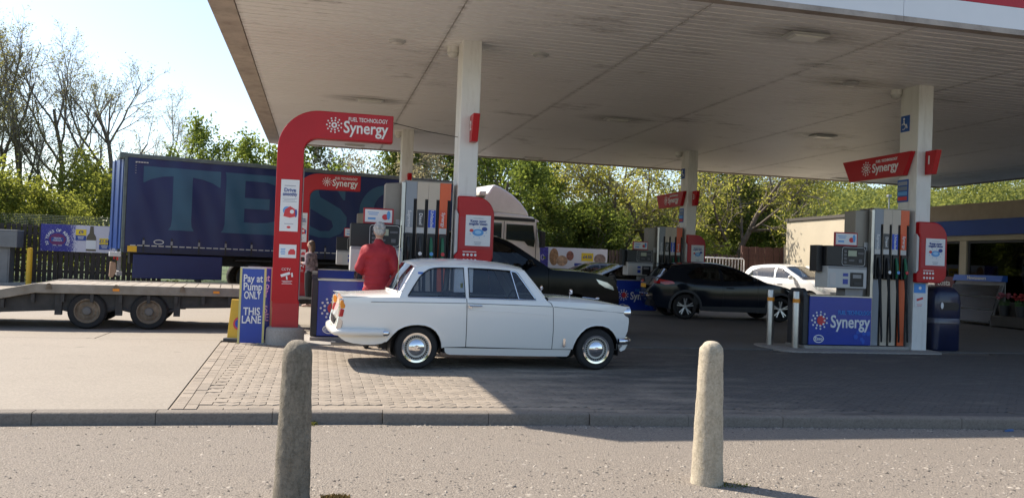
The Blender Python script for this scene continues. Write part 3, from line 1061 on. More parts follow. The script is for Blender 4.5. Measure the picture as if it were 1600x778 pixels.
# ------------------------------------------------------------------ fuel pump
STRIPS = (("Supreme", mat("strip_grey", (.30, .33, .37), .4), mat("strip_grey", (.30, .33, .37), .4), None),
          ("Diesel", M_CREAM, mat("label_charcoal", (.06, .06, .065), .4), mat("nozzle_black", (.02, .02, .02), .4)),
          ("Unleaded", M_CREAM, mat("label_blue", (.02, .08, .55), .4), mat("nozzle_green", (.01, .13, .06), .4)),
          ("Synergy", M_ORANGE, mat("label_orange", (.72, .09, .03), .4), mat("nozzle_green", (.01, .13, .06), .4)))
def make_pump(name, label, loc):
    t = thing(name, label, "fuel pump", loc, 0, "fuel pumps on the islands")
    # local x 0..2.02, front face at y = 0
    box("plinth", M_ISLAND, t, -.10, 2.03, -.03, .60, 0, .055, .008)
    box("cabinet", M_DGREY, t, -.10, 1.26, .035, .56, .055, .95, .02)
    MB().prism(rrect(.05, .52, .80, 1.06, .12), 'x', -.10, -.02).build("cabinet_end", M_DGREY, t)
    fp = box("front_panel", M_BLUE, t, 0, 1.25, 0, .034, .07, .925, .006)
    box("rim", M_STEEL, fp, -.01, 1.26, -.012, .04, .926, .948)
    text(fp, "FUEL TECHNOLOGY", .105, (.90, -.006, .645), M_LBLUE, width=.66)
    text(fp, "Synergy", .31, (.815, -.006, .475), M_PRINTW, width=.80, bold=.016)
    burst(fp, (.20, -.005, .50), .175, M_PRINTW)
    MB().disc((.235, -.0045, .50), .085, 'y', 18, .003).build("emblem_core", M_PRED, fp)
    ring = MB()
    oc, ic = arc(.19, .175, .105, 0, 2 * pi, 24, .072)[:-1], arc(.19, .175, .088, 0, 2 * pi, 24, .056)[:-1]
    n = len(oc)
    ring.add([(p[0], -.007, p[1]) for p in oc] + [(p[0], -.007, p[1]) for p in ic], [(i, (i + 1) % n, n + (i + 1) % n, n + i) for i in range(n)])
    ring.build("oval_emblem", M_PRINTW, fp)
    text(fp, "Esso", .085, (.19, -.006, .175), M_PRINTW, bold=.02)
    mb = MB()
    rg = random.Random(5)
    for k in range(9):
        mb.disc((.93 + rg.random() * .28, -.002, .12 + rg.random() * .22), rg.uniform(.025, .05), 'y', 6, .003)
    mb.build("hexagon_print", mat("print_midblue", (.02, .10, .52), .4), fp)
    # housing behind the display
    hs = MB().prism([(.98, .95), (1.30, .95), (1.30, 2.53), (.98, 2.50)], 'y', .16, .50).build("housing", M_HOUSE, t, bevel=.01)
    box("notice", M_LGREY, hs, 1.16, 1.24, .145, .158, 1.78, 1.93)
    box("post", M_STEEL, t, 1.225, 1.285, .03, .12, .06, 2.53, .008)
    # display head
    hd = box("display_head", M_BLACK, t, .26, 1.05, -.08, .30, 1.475, 1.835, .015)
    box("side_wing", M_BLACK, t, .14, .257, .05, .28, 1.37, 1.84, .01)
    fr = MB()
    a, b = rrect(.55, 1.02, 1.49, 1.82, .05), rrect(.558, 1.012, 1.498, 1.812, .045)
    n = len(a)
    fr.add([(p[0], -.088, p[1]) for p in a] + [(p[0], -.088, p[1]) for p in b], [(i, (i + 1) % n, n + (i + 1) % n, n + i) for i in range(n)])
    fr.build("screen_surround", M_LGREY, hd, fix=False)
    box("lcd", M_LCD, hd, .675, .845, -.092, -.079, 1.66, 1.76)
    kb = MB()
    for k in range(4):
        kb.box(.59, .645, -.09, -.079, 1.53 + k * .065, 1.57 + k * .065)
    kb.box(.69, .80, -.09, -.079, 1.57, 1.60).box(.89, .96, -.09, -.079, 1.55, 1.61).box(.87, .99, -.09, -.079, 1.70, 1.73)
    kb.build("button", mat("button_grey", (.12, .12, .13), .4), hd)
    st = MB()
    for k in range(7):
        st.box(.55 + k * .07, .60 + k * .07, -.088, -.079, 1.435, 1.465)
    hl = box("card_unit", M_LGREY, t, .27, 1.06, -.10, .30, 1.085, 1.475, .018)
    box("button_strip", M_GREYM, hl, .28, 1.05, -.106, -.099, 1.43, 1.472)
    st.build("button", M_PRINTW, hl)
    box("card_reader", M_BLACK, hl, .72, .98, -.115, -.099, 1.12, 1.37, .006)
    box("card_slot", M_GREYM, hl, .76, .93, -.122, -.114, 1.27, 1.335)
    box("card_slot", M_DGREY, hl, .78, .94, -.122, -.114, 1.15, 1.20)
    box("sticker", M_BLUE, hl, .575, .675, -.105, -.099, 1.30, 1.355)
    box("sticker", M_BLUE, hl, .575, .675, -.105, -.099, 1.16, 1.25)
    box("sticker", mat("sticker_pale", (.62, .58, .55), .5), hl, .315, .43, -.105, -.099, 1.14, 1.36)
    box("neck", M_GREYM, t, .70, 1.06, .0, .28, .945, 1.085, .01)
    pf = box("poster_frame", M_REDM, t, .45, .92, .0, .03, 1.838, 2.085, .006)
    ps = box("poster", M_PAPER, pf, .475, .895, -.006, .001, 1.865, 2.062)
    disc_on(ps, "picture", .79, -.008, 1.95, .05, .045, M_PRED)
    disc_on(ps, "picture", .84, -.0085, 1.98, .028, .07, M_PBLUE)
    bars(ps, .60, -.006, 2.015, .17, 2, .03, M_PBLUE, .012)
    bars(ps, .58, -.006, 1.92, .12, 1, .03, M_PBLUE, .03)
    # hose tower
    box("hose_tower", M_BLACK, t, 1.29, 2.02, .075, .47, .06, 2.54, .01)
    box("tower_cap", M_HOUSE, t, 1.28, 2.03, .06, .48, 2.54, 2.56)
    for k, (nm, mc, ml, mn) in enumerate(STRIPS):
        x0 = 1.295 + k * .181
        strip = MB().prism([(x0, 2.54), (x0, 1.36), (x0 + .128, 1.36), (x0 + .128, 2.27), (x0 + .178, 2.27), (x0 + .178, 2.54)], 'y', .045, .08).build("colour_strip", mc, t)
        lb = box("grade_label", ml, strip, x0 + .006, x0 + .122, .034, .046, 1.82, 2.10)
        text(lb, nm, .075, (x0 + .064, .030, 1.95), M_PRINTW, bold=.01, rot=-pi / 2)
        box("white_tag", M_LGREY, strip, x0 + .006, x0 + .122, .034, .046, 1.725, 1.815)
        box("colour_strip", mc, t, x0, x0 + .128, .05, .08, .07, 1.28)
        hol = box("holster", M_BLACK, t, x0 + .004, x0 + .124, .0, .05, 1.27, 1.72, .012)
        nz = MB().tube([(x0 + .06, -.01, 1.66), (x0 + .06, -.045, 1.52), (x0 + .06, -.05, 1.40), (x0 + .065, -.02, 1.30)], [.018, .03, .028, .02], 8)
        nz.build("nozzle", mn or M_BLACK, t, True)
        if mn:
            MB().disc((x0 + .062, -.082, 1.40), .030, 'y', 14, .004).build("grade_badge", (M_PRINTW, M_PBLUE, M_PRED)[k - 1], t)
        xs = x0 + .155
        MB().tube([(x0 + .066, -.02, 1.31), (x0 + .075, -.05, 1.0), (x0 + .10, -.07, .5), (x0 + .125, -.06, .24), (xs - .005, -.03, .15), (xs + .02, .0, .24), (xs + .02, .03, .6), (xs, .05, 1.2), (xs, .055, 2.25)], .0165, 7).build("hose", M_RUBBER, t, True)
    return t
PZ = .014
pump_r = make_pump("fuel_pump", "nearest full fuel pump right of the steel bollards, beside the column numbered one", (8.53, 13.32, PZ))
for dx, dy, lb in ((DX, 0, "fuel pump directly behind the white saloon, where the man in red stands"),
                   (0, DY, "far fuel pump between the dark crossover and the black saloon"),
                   (DX, DY, "far fuel pump mostly hidden behind the man in red")):
    c = copy_tree(pump_r, None, (8.53 + dx, 13.32 + dy, PZ))
    c["label"] = lb
    if dx:   # on the left hand pumps the display sits further along and has no side wing
        for ch in list(c.children):
            k_ = ch.name.split(".")[0]
            if k_ in ("display_head", "card_unit", "poster_frame", "neck"):
                ch.location.x += .19
            elif k_ == "side_wing":
                bpy.data.objects.remove(ch)

# ------------------------------------------------------------------ red dispenser pods, numbered boards and notices on the columns
def make_pod(label, loc):
    # local origin at the column's front face, centre, ground
    t = thing("dispenser_pod", label, "dispenser", loc, 0, "red dispenser pods on the columns")
    x0, x1, z0, z1 = -.155, .44, 1.25, 2.36
    poly = [(x0, z1)] + arc(x1 - .30, z1 - .30, .30, pi / 2, 0, 10) + arc(x1 - .17, z0 + .17, .17, 0, -pi / 2, 8) + [(x0 - .03, z0), (x0 - .03, z0 + .16), (x0 + .02, z0 + .22), (x0 + .02, z1 - .28), (x0, z1 - .22)]
    sh = MB().prism(poly, 'y', -.12, -.003).build("shell", M_RED, t, bevel=.02)
    inner = [(x0 + .04, z1 - .33), (x1 - .02, z1 - .33), (x1 - .02, z0 + .27), (x0 + .04, z0 + .27)]
    MB().prism(inner, 'y', -.126, -.119).build("face_plate", M_REDM, sh)
    MB().prism([(x0 - .035, z1 - .22), (x0 + .018, z1 - .29), (x0 + .018, z0 + .22), (x0 - .035, z0 + .17)], 'y', -.10, -.003).build("paper_dispenser", M_LGREY, t, bevel=.01)
    engine_poster(t, x0 + .13, x1 - .06, z0 + .32, z1 - .38 + .08, -.127)
    ic = MB()
    for i in range(4):
        for j in range(2):
            ic.disc((x0 + .12 + i * .062, -.122, z0 + .09 + j * .085), .021, 'y', 10, .003)
    ic.build("pictogram", M_PRINTW, t)
    bars(t, x0 + .21, -.1205, z0 + .225, .22, 1, .02, M_PRINTW, .012)
    return t
def column_board(label, loc, num, full=True):
    # local origin at column centre, ground
    t = thing("column_board", label, "sign", loc, 0, "red boards on the columns")
    x = -.165
    if full:
     bd = MB().prism([(-.22, 3.66), (1.36, 3.66), (1.85, 3.66), (1.60, 3.23), (1.28, 3.23), (-.02, 3.23)][::-1], 'x', x - .10, x - .002).build("board", M_RED, t, bevel=.01)
     text(bd, "FUEL TECHNOLOGY", .075, (x - .106, .46, 3.56), M_PRINTW, '-x', width=.62)
     text(bd, "Synergy", .24, (x - .106, .50, 3.43), M_PRINTW, '-x', width=.76, bold=.016)
     burst(bd, (x - .106, 1.06, 3.45), .15, M_PRINTW, '-x', M_PRINTW)
    wd = MB().prism([(-.262, 3.66), (-.56, 3.66), (-.44, 3.23), (-.262, 3.23)], 'x', .0, .11).build("wedge", M_RED, t, bevel=.008)
    text(wd, num, .22, (-.006, -.37, 3.48), M_PRINTW, '-x', bold=.01)
    return t
M_NOTB = mat("notice_blue", (.02, .10, .38), .45)
def column_notices(label, loc):
    t = thing("column_notices", label, "notice", loc, 0, "blue notices on the columns")
    x = -.158
    b = box("wheelchair_sign", M_NOTB, t, x - .012, x, -.02, .21, 4.06, 4.36)
    mb = MB().disc((x - .015, .12, 4.30), .022, 'x', 12, .003)
    mb.tube([(x - .015, .12, 4.27), (x - .015, .11, 4.19), (x - .015, .05, 4.19), (x - .015, .03, 4.12)], .012, 6)
    mb.tube([(x - .015, .13 + .055 * cos(a), 4.16 + .055 * sin(a)) for a in np.linspace(.6, 5.2, 12)], .008, 6)
    mb.build("pictogram", M_PRINTW, b)
    n = box("price_notice", M_NOTB, t, x - .012, x, -.04, .25, 2.74, 3.16)
    for k, mm in enumerate((M_INKG, mat("notice_grey", (.2, .24, .3), .5), M_PBLUE, M_PRED)):
        box("notice_line", mm, n, x - .016, x - .011, -.02, .23, 2.77 + (3 - k) * .095, 2.84 + (3 - k) * .095)
    return t
def column_stickers(label, loc):
    t = thing("column_stickers", label, "sticker", loc, 0, "stickers below the pods")
    y = -.252
    b = box("blue_sticker", M_LBLUE, t, -.145, .10, y - .006, y, 1.06, 1.235)
    disc_on(b, "pictogram", -.02, y - .008, 1.15, .03, .03, M_PRINTW)
    c = box("camera_sticker", M_PAPER, t, -.12, .07, y - .006, y, .80, 1.03)
    MB().prism([(-.09, .95), (.04, .985), (.05, .95), (-.08, .91)], 'y', y - .010, y - .004).build("camera_picture", M_PRED, c)
    bars(c, -.025, y - .006, .85, .12, 2, .025, M_PRED, .008)
    return t
for (x, y), who, num in zip(COLS, ("nearest column behind the white saloon", "right hand column beside the bin", "far left column", "far column above the dark crossover"), ("2", "1", "4", "3")):
    if y < 20 or x > 5:
        make_pod("red rounded dispenser pod with white poster on the " + who, (x, y - .25, 0))
    column_board(("red board with white lettering and number wedge on the " if x > 5 else "narrow red number wedge on the front of the ") + who, (x, y, 0), num, x > 5)
    if x > 5:
        column_notices("wheelchair sign and striped price notice on the " + who, (x, y, 0))
        column_stickers("pale blue sticker and camera notice low on the " + who, (x, y, 0))

# ------------------------------------------------------------------ red pylons with curved arms
def make_pylon(label, loc):
    t = thing("sign_pylon", label, "sign", loc, 0, "red sign pylons")
    # local x 0 at the post centre, y 0 at the front face
    outer = [(-.195, .25), (-.195, .62), (-.21, .64), (-.215, 2.60)] + arc(.38, 2.87, .595, pi, pi / 2, 14, .60) + [(1.46, 3.47)]
    inner = [(1.46, 3.06), (.40, 3.06)] + arc(.38, 2.86, .215, pi / 2, pi, 10, .20)[1:] + [(.165, 2.6), (.17, .64), (.185, .62), (.185, .25)]
    post = MB().prism(outer + inner, 'y', 0, .20).build("post", M_RED, t, True, .012, angle=30)
    box("foot_cover", M_REDM, t, -.188, .178, -.006, .206, .25, .60)
    box("edge_strip", M_GREYM, t, .172, .180, .01, .19, .66, 2.58)
    MB().lathe([(.001, .25), (.245, .25), (.265, .235), (.275, .2), (.28, 0)], 36).build("concrete_base", M_ISLAND, t, True, loc=(0, .10, 0))
    y = -.006
    text(post, "FUEL TECHNOLOGY", .085, (1.08, y, 3.37), M_PRINTW, width=.58)
    text(post, "Synergy", .25, (1.05, y, 3.245), M_PRINTW, width=.66, bold=.016)
    burst(post, (.585, y + .002, 3.27), .125, M_PRINTW, '-y', M_PRINTW)
    # posters on the post
    p = box("poster", M_PAPER, t, -.14, .12, -.010, -.001, 1.66, 2.42)
    bars(p, -.01, -.010, 2.33, .16, 1, .02, M_INKG, .010)
    text(p, "Drive", .075, (-.01, -.014, 2.265), M_INK)
    text(p, "smoothly", .075, (-.01, -.014, 2.205), M_INK, width=.20)
    bars(p, -.01, -.010, 2.14, .20, 3, .022, M_INKG, .006)
    disc_on(p, "picture", -.04, -.011, 1.965, .06, .06, M_PBLUE)
    MB().prism([(-.09, 1.88), (-.07, 1.98), (0, 2.03), (.07, 1.99), (.08, 1.88), (0, 1.86)], 'y', -.0145, -.009).build("picture", M_PRED, p)
    disc_on(p, "picture", .03, -.0155, 1.95, .03, .03, M_PAPER)
    disc_on(p, "picture", .085, -.0115, 1.93, .018, .06, M_INK)
    bars(p, -.01, -.010, 1.77, .13, 1, .02, M_INKG, .008)
    disc_on(p, "picture", -.01, -.011, 1.72, .028, .018, M_PRED)
    q = box("poster", M_PAPER, t, -.13, .115, -.010, -.001, 1.27, 1.465)
    bars(q, -.075, -.010, 1.40, .07, 4, .025, M_PBLUE, .012)
    MB().prism([(.0, 1.32), (.0, 1.36), (.03, 1.40), (.08, 1.40), (.10, 1.37), (.10, 1.32)], 'y', -.0135, -.009).build("picture", M_PRED, q)
    c = MB().prism([(-.10, 1.02), (.03, 1.065), (.045, 1.03), (-.08, .985)], 'y', -.005, -.0008)
    c.prism([(.055, 1.05), (.075, 1.055), (.085, .995), (.06, .99)], 'y', -.005, -.0008).prism([(-.02, 1.0), (0, 1.005), (.01, .95), (-.01, .95)], 'y', -.005, -.0008)
    c.build("camera_pictogram", M_PRINTW, t)
    text(t, "CCTV", .05, (-.02, -.005, 1.10), M_PRINTW, bold=0)
    bars(t, 0, -.001, .93, .15, 3, .02, M_PRINTW, .006)
    return t
make_pylon("tall red curved sign pylon with white posters, nearest, on a concrete drum", (-.425, 12.78, 0))
make_pylon("smaller looking far red curved sign pylon in front of the blue lorry", (-.425, 12.78 + DY, 0))

# ------------------------------------------------------------------ lane boards, yellow board, bin, steel bollards
def lane_board(label, loc, rz):
    t = thing("lane_board", label, "sign board", loc, rz, "blue pay lane boards")
    tilt = .065
    p = MB().prism([(0, .012), (.02, .012), (.02 + tilt, 1.09), (tilt, 1.09)], 'x', -.155, .155).build("panel", M_BLUE, t)
    MB().prism([(-.004, 0), (.026, 0), (.026 + tilt, 1.10), (-.004 + tilt, 1.10)], 'x', -.185, -.155).build("side_rail", mat("rail_cream", (.62, .56, .22), .5), t)
    MB().prism([(-.004, 0), (.026, 0), (.026 + tilt, 1.10), (-.004 + tilt, 1.10)], 'x', .155, .185).build("side_rail", mat("rail_cream", (.62, .56, .22), .5), t)
    MB().prism([(-.004 + tilt, 1.09), (.026 + tilt, 1.09), (.026 + tilt, 1.115), (-.004 + tilt, 1.115)], 'x', -.185, .185).build("top_rail", M_LGREY, t)
    MB().prism([(tilt * 2 + .28, .0), (tilt * 2 + .30, .0), (tilt + .05, 1.09), (tilt + .03, 1.09)], 'x', -.17, .17).build("rear_panel", M_BLUE, t)
    lt = []
    for s, z in (("Pay at", .945), ("Pump", .825), ("ONLY", .70), ("THIS", .465), ("LANE", .345)):
        o = text(t, s, .155, (0, tilt * z / 1.09 - .006, z), M_PRINTW, width={"Pay at": .27, "Pump": .26, "ONLY": .235, "THIS": .235, "LANE": .27}[s], bold=.018)
        o.rotation_euler.x = pi / 2 - math.atan(tilt / 1.09)
    return t
lane_board("blue pay at pump only board with cream rails, leaning in front", (-.905, 12.80, 0), radians(3))
lane_board("second blue pay at pump board half hidden behind the first", (-.83, 13.32, 0), radians(6))
t = thing("yellow_board", "yellow folding board with a red and blue no stopping roundel behind the blue board", "sign board", (-1.13, 13.05, 0), radians(-18))
b_ = MB().prism([(0, .05), (.02, .05), (.13, .62), (.11, .62)], 'x', -.14, .14).build("panel", M_YELLOW, t, bevel=.008)
MB().prism([(.30, .05), (.32, .05), (.15, .62), (.13, .62)], 'x', -.14, .14).build("rear_panel", M_YELLOW, t)
MB().box(-.18, .18, -.05, .36, 0, .055).build("rubber_base", M_DGREY, t, bevel=.015)
ro = MB()
ro.v = [(.03 + .10 * cos(a), .042 - .006, .27 + .10 * sin(a)) for a in np.linspace(0, 2 * pi, 24, endpoint=False)]
ro.v = [(x, .05 + (z - .05) * .193 - .052, z) for x, y, z in ro.v]
ro.f = [tuple(range(24))]
ro.build("roundel_rim", M_PRED, b_)
ri = MB(); ri.v = [(.03 + (x - .03) * .7, y - .003 - (z - .27) * .058, .27 + (z - .27) * .7) for x, y, z in ro.v]; ri.f = ro.f
ri.build("roundel_centre", M_BLUE, b_)

t = thing("litter_bin", "dark navy litter bin with domed top and clear bag beside the right column", "bin", (11.44, 13.62, 0))
M_BIN = mat("bin_navy", (.010, .015, .05), .32, coat=.3, var=.15)
sec = lambda s: rrect(-.29 * s, .29 * s, -.27 * s, .27 * s, .10 * s, 4)
def ring_loft(levels):
    mb = MB()
    n = None
    for s, z in levels:
        pts = sec(s); n = len(pts)
        mb.v += [(p[0], p[1], z) for p in pts]
    for i in range(len(levels) - 1):
        for j in range(n):
            mb.f.append((i * n + j, i * n + (j + 1) % n, (i + 1) * n + (j + 1) % n, (i + 1) * n + j))
    mb.f.append(tuple(range((len(levels) - 1) * n, len(levels) * n)))
    mb.f.append(tuple(range(n))[::-1])
    return mb
ring_loft([(.92, 0), (1.0, .03), (1.0, .50)]).build("body", M_BIN, t, True)
ring_loft([(.985, .50), (1.02, .51), (1.015, .60), (.97, .62)]).build("clear_bag", mat("bag_plastic", (.10, .10, .13), .2), t, True)
ring_loft([(1.0, .605), (1.02, .63), (1.02, .92), (.98, 1.03), (.88, 1.11), (.70, 1.17), (.40, 1.20)]).build("hood", M_BIN, t, True, angle=50)
MB().prism(rrect(-.20, .20, .76, .90, .05), 'y', -.285, -.27).build("aperture", M_BLACK, t)
disc_on(t, "sticker", -.17, -.29, .84, .03, .06, M_PAPER)

def steel_bollard(label, loc):
    t = thing("steel_bollard", label, "bollard", loc, 0, "steel bollards with orange bands")
    MB().lathe([(.06, 0), (.06, .98), (.055, 1.0), (.001, 1.005)], 20).build("tube", M_STEEL, t, True)
    MB().lathe([(.0605, .80), (.063, .80), (.063, .87), (.0605, .87)], 20).build("reflective_band", mat("orange_band", (.85, .30, .02), .35), t, True)
    return t
steel_bollard("left steel bollard with an orange band beside the crossover's front wheel", (8.10, 13.90, .012))
steel_bollard("right steel bollard with an orange band against the blue pump panel", (8.31, 13.40, .012))
# ------------------------------------------------------------------ vehicles
M_TYRE = mat("tyre", (.018, .017, .017), .8, var=.25, vs=10)
M_ALLOY = mat("alloy", (.55, .55, .56), .3, .9)
M_AMBER = mat("amber_lens", (.85, .28, .015), .15, coat=.6)
M_REDL = mat("red_lens", (.50, .010, .015), .15, coat=.6)
M_LENS = mat("clear_lens", (.62, .66, .70), .08, .3, coat=1)
M_TRIMB = mat("interior_black", (.02, .02, .022), .7)
M_SEAT = mat("seat_vinyl", (.035, .035, .04), .55)
M_RUSTY = mat("rusty_rim", (.22, .17, .12), .75, .2, var=.4, vs=9)

def wheel(parent, x, y, R, side, style, tw=.17, rim_r=None):
    """axis along y; side = -1 shows its face towards -y"""
    w = sub_empty("wheel", parent, (x, y, R))
    rim_r = rim_r or R * .66
    s = side
    h = tw / 2
    prof = [(rim_r, -h * .9), (rim_r + .008, -h), (R * .90, -h * 1.02), (R * .965, -h * .85), (R, -h * .62), (R, h * .62), (R * .965, h * .85), (R * .90, h * 1.02), (rim_r + .008, h), (rim_r, h * .9), (rim_r, -h * .9)]
    MB().lathe(prof, 40, axis='y').build("tyre", M_TYRE, w, True, angle=30)
    f = s * h
    if style == 'classic':
        wp = mat("wheel_cream", (.70, .67, .60), .35, .0)
        MB().lathe([(rim_r + .004, f * .86), (rim_r - .004, f * 1.06), (rim_r - .030, f * 1.02), (rim_r - .036, f * .86), (.085, f * .80), (.075, f * .85), (.001, f * .85)], 40, axis='y').build("rim", wp, w, True, angle=25)
        MB().lathe([(rim_r + .006, f * 1.0), (rim_r, f * 1.12), (rim_r - .022, f * 1.09), (rim_r - .026, f * .98)], 44, axis='y').build("trim_ring", M_CHROME, w, True)
        sl = MB()
        for i in range(32):
            a = 2 * pi * i / 32
            u, v = Vector((cos(a), 0, sin(a))), Vector((-sin(a), 0, cos(a)))
            sl.obox(u * (rim_r - .048) + Vector((0, f * .90, 0)), u * .0115, v * .0085, Vector((0, .006, 0)))
        sl.build("rim_slot", M_BLACK, w)
        MB().lathe([(.098, f * .83), (.094, f * .97), (.082, f * 1.06), (.060, f * 1.15), (.034, f * 1.24), (.026, f * 1.24), (.022, f * 1.30), (.001, f * 1.31)], 40, axis='y').build("hub_cap", M_CHROME, w, True, angle=30)
    elif style == 'alloy':
        MB().lathe([(rim_r + .005, f * .9), (rim_r - .006, f * .95), (rim_r - .018, f * .8), (rim_r - .03, f * -.3), (.001, f * -.3)], 36, axis='y').build("rim", M_BLACK, w, True)
        sp = MB()
        for i in range(5):
            a = 2 * pi * i / 5 + pi / 2
            for d in (-.16, .16):
                u0, u1 = Vector((cos(a), 0, sin(a))), Vector((cos(a + d), 0, sin(a + d)))
                p0, p1 = u0 * .045 + Vector((0, f * .78, 0)), u1 * (rim_r - .008) + Vector((0, f * .9, 0))
                ax = (p1 - p0) / 2
                n_ = Vector((-ax.z, 0, ax.x)).normalized()
                sp.obox((p0 + p1) / 2, ax, n_ * .015, Vector((0, .012, 0)))
        sp.lathe([(.06, f * .6), (.06, f * .82), (.04, f * .9), (.001, f * .9)], 16, axis='y')
        sp.build("spokes", M_ALLOY, w)
    elif style == 'steel':
        MB().lathe([(rim_r + .004, f * .95), (rim_r - .012, f * 1.0), (rim_r - .02, f * .8), (rim_r * .80, f * .62), (rim_r * .62, f * .78), (rim_r * .55, f * .7), (.06, f * .66)], 36, axis='y').build("rim", M_RUSTY, w, True, angle=30)
        MB().lathe([(.068, f * .6), (.066, f * 1.0), (.055, f * 1.1), (.001, f * 1.12)], 20, axis='y').build("hub", mat("hub_grey", (.16, .15, .14), .6, .3), w, True)
        b = MB()
        for i in range(6):
            a = 2 * pi * i / 6
            b.lathe([(.011, f * .6), (.011, f * .85), (.001, f * .86)], 6, (rim_r * .56 * cos(a), 0, rim_r * .56 * sin(a)), 'y')
        b.build("wheel_nut", M_RUSTY, w)
    return w

def across(name, m, parent, rail, w, n=17, p=2.2, smooth=True, inset=0.):
    """sheet spanning the car between the two copies of an edge curve; rail points are (x, z, cx, cz)"""
    mb = MB()
    ts = np.sin(np.linspace(-pi / 2, pi / 2, n))
    for (x, z, cx, cz) in rail:
        ww = w(x, z) - inset
        for t in ts:
            k = 1 - abs(t) ** p
            mb.v.append((x + cx * k, ww * t, z + cz * k))
    for i in range(len(rail) - 1):
        for j in range(n - 1):
            mb.f.append((i * n + j, i * n + j + 1, (i + 1) * n + j + 1, (i + 1) * n + j))
    return mb.build(name, m, parent, smooth, angle=50)

def side_fn(w, off=0.):
    return lambda x, z: (x, -(w(x, z) + off), z)

def both(name, m, parent, poly, holes, w, off=0., step=.06):
    panel_obj(name, m, parent, poly, holes, side_fn(w, off), step)
    panel_obj(name, m, parent, poly, holes, side_fn(w, off), step, mirror=True)

def frame_tube(name, m, parent, pts, w, r, off=0., sides=(-1, 1)):
    for s in sides:
        MB().tube([(x, s * (w(x, z) + off), z) for x, z in pts], r, 6).build(name, m, parent, True)

def seat(parent, x, y, z, wd, back_h, m, headrest=True):
    mb = MB()
    mb.prism([(x, z), (x + .50, z + .03), (x + .50, z + .15), (x + .05, z + .13), (x - .12, z + back_h), (x - .22, z + back_h - .01), (x - .08, z + .02)], 'y', y - wd / 2, y + wd / 2)
    if headrest:
        mb.box(x - .23, x - .14, y - .13, y + .13, z + back_h + .03, z + back_h + .20)
    return mb.build("seat", m, parent, bevel=.03)

def arch_liner(parent, x, R, y0, y1):
    mb = MB()
    n = 16
    for i in range(n + 1):
        a = -.25 + (pi + .5) * i / n
        for y in (y0, y1):
            mb.v.append((x + R * cos(a), y, R * sin(a) * 1.0 + .26))
    for i in range(n):
        mb.f.append((2 * i, 2 * i + 1, 2 * i + 3, 2 * i + 2))
    return mb.build("wheel_well", M_BLACK, parent, True)

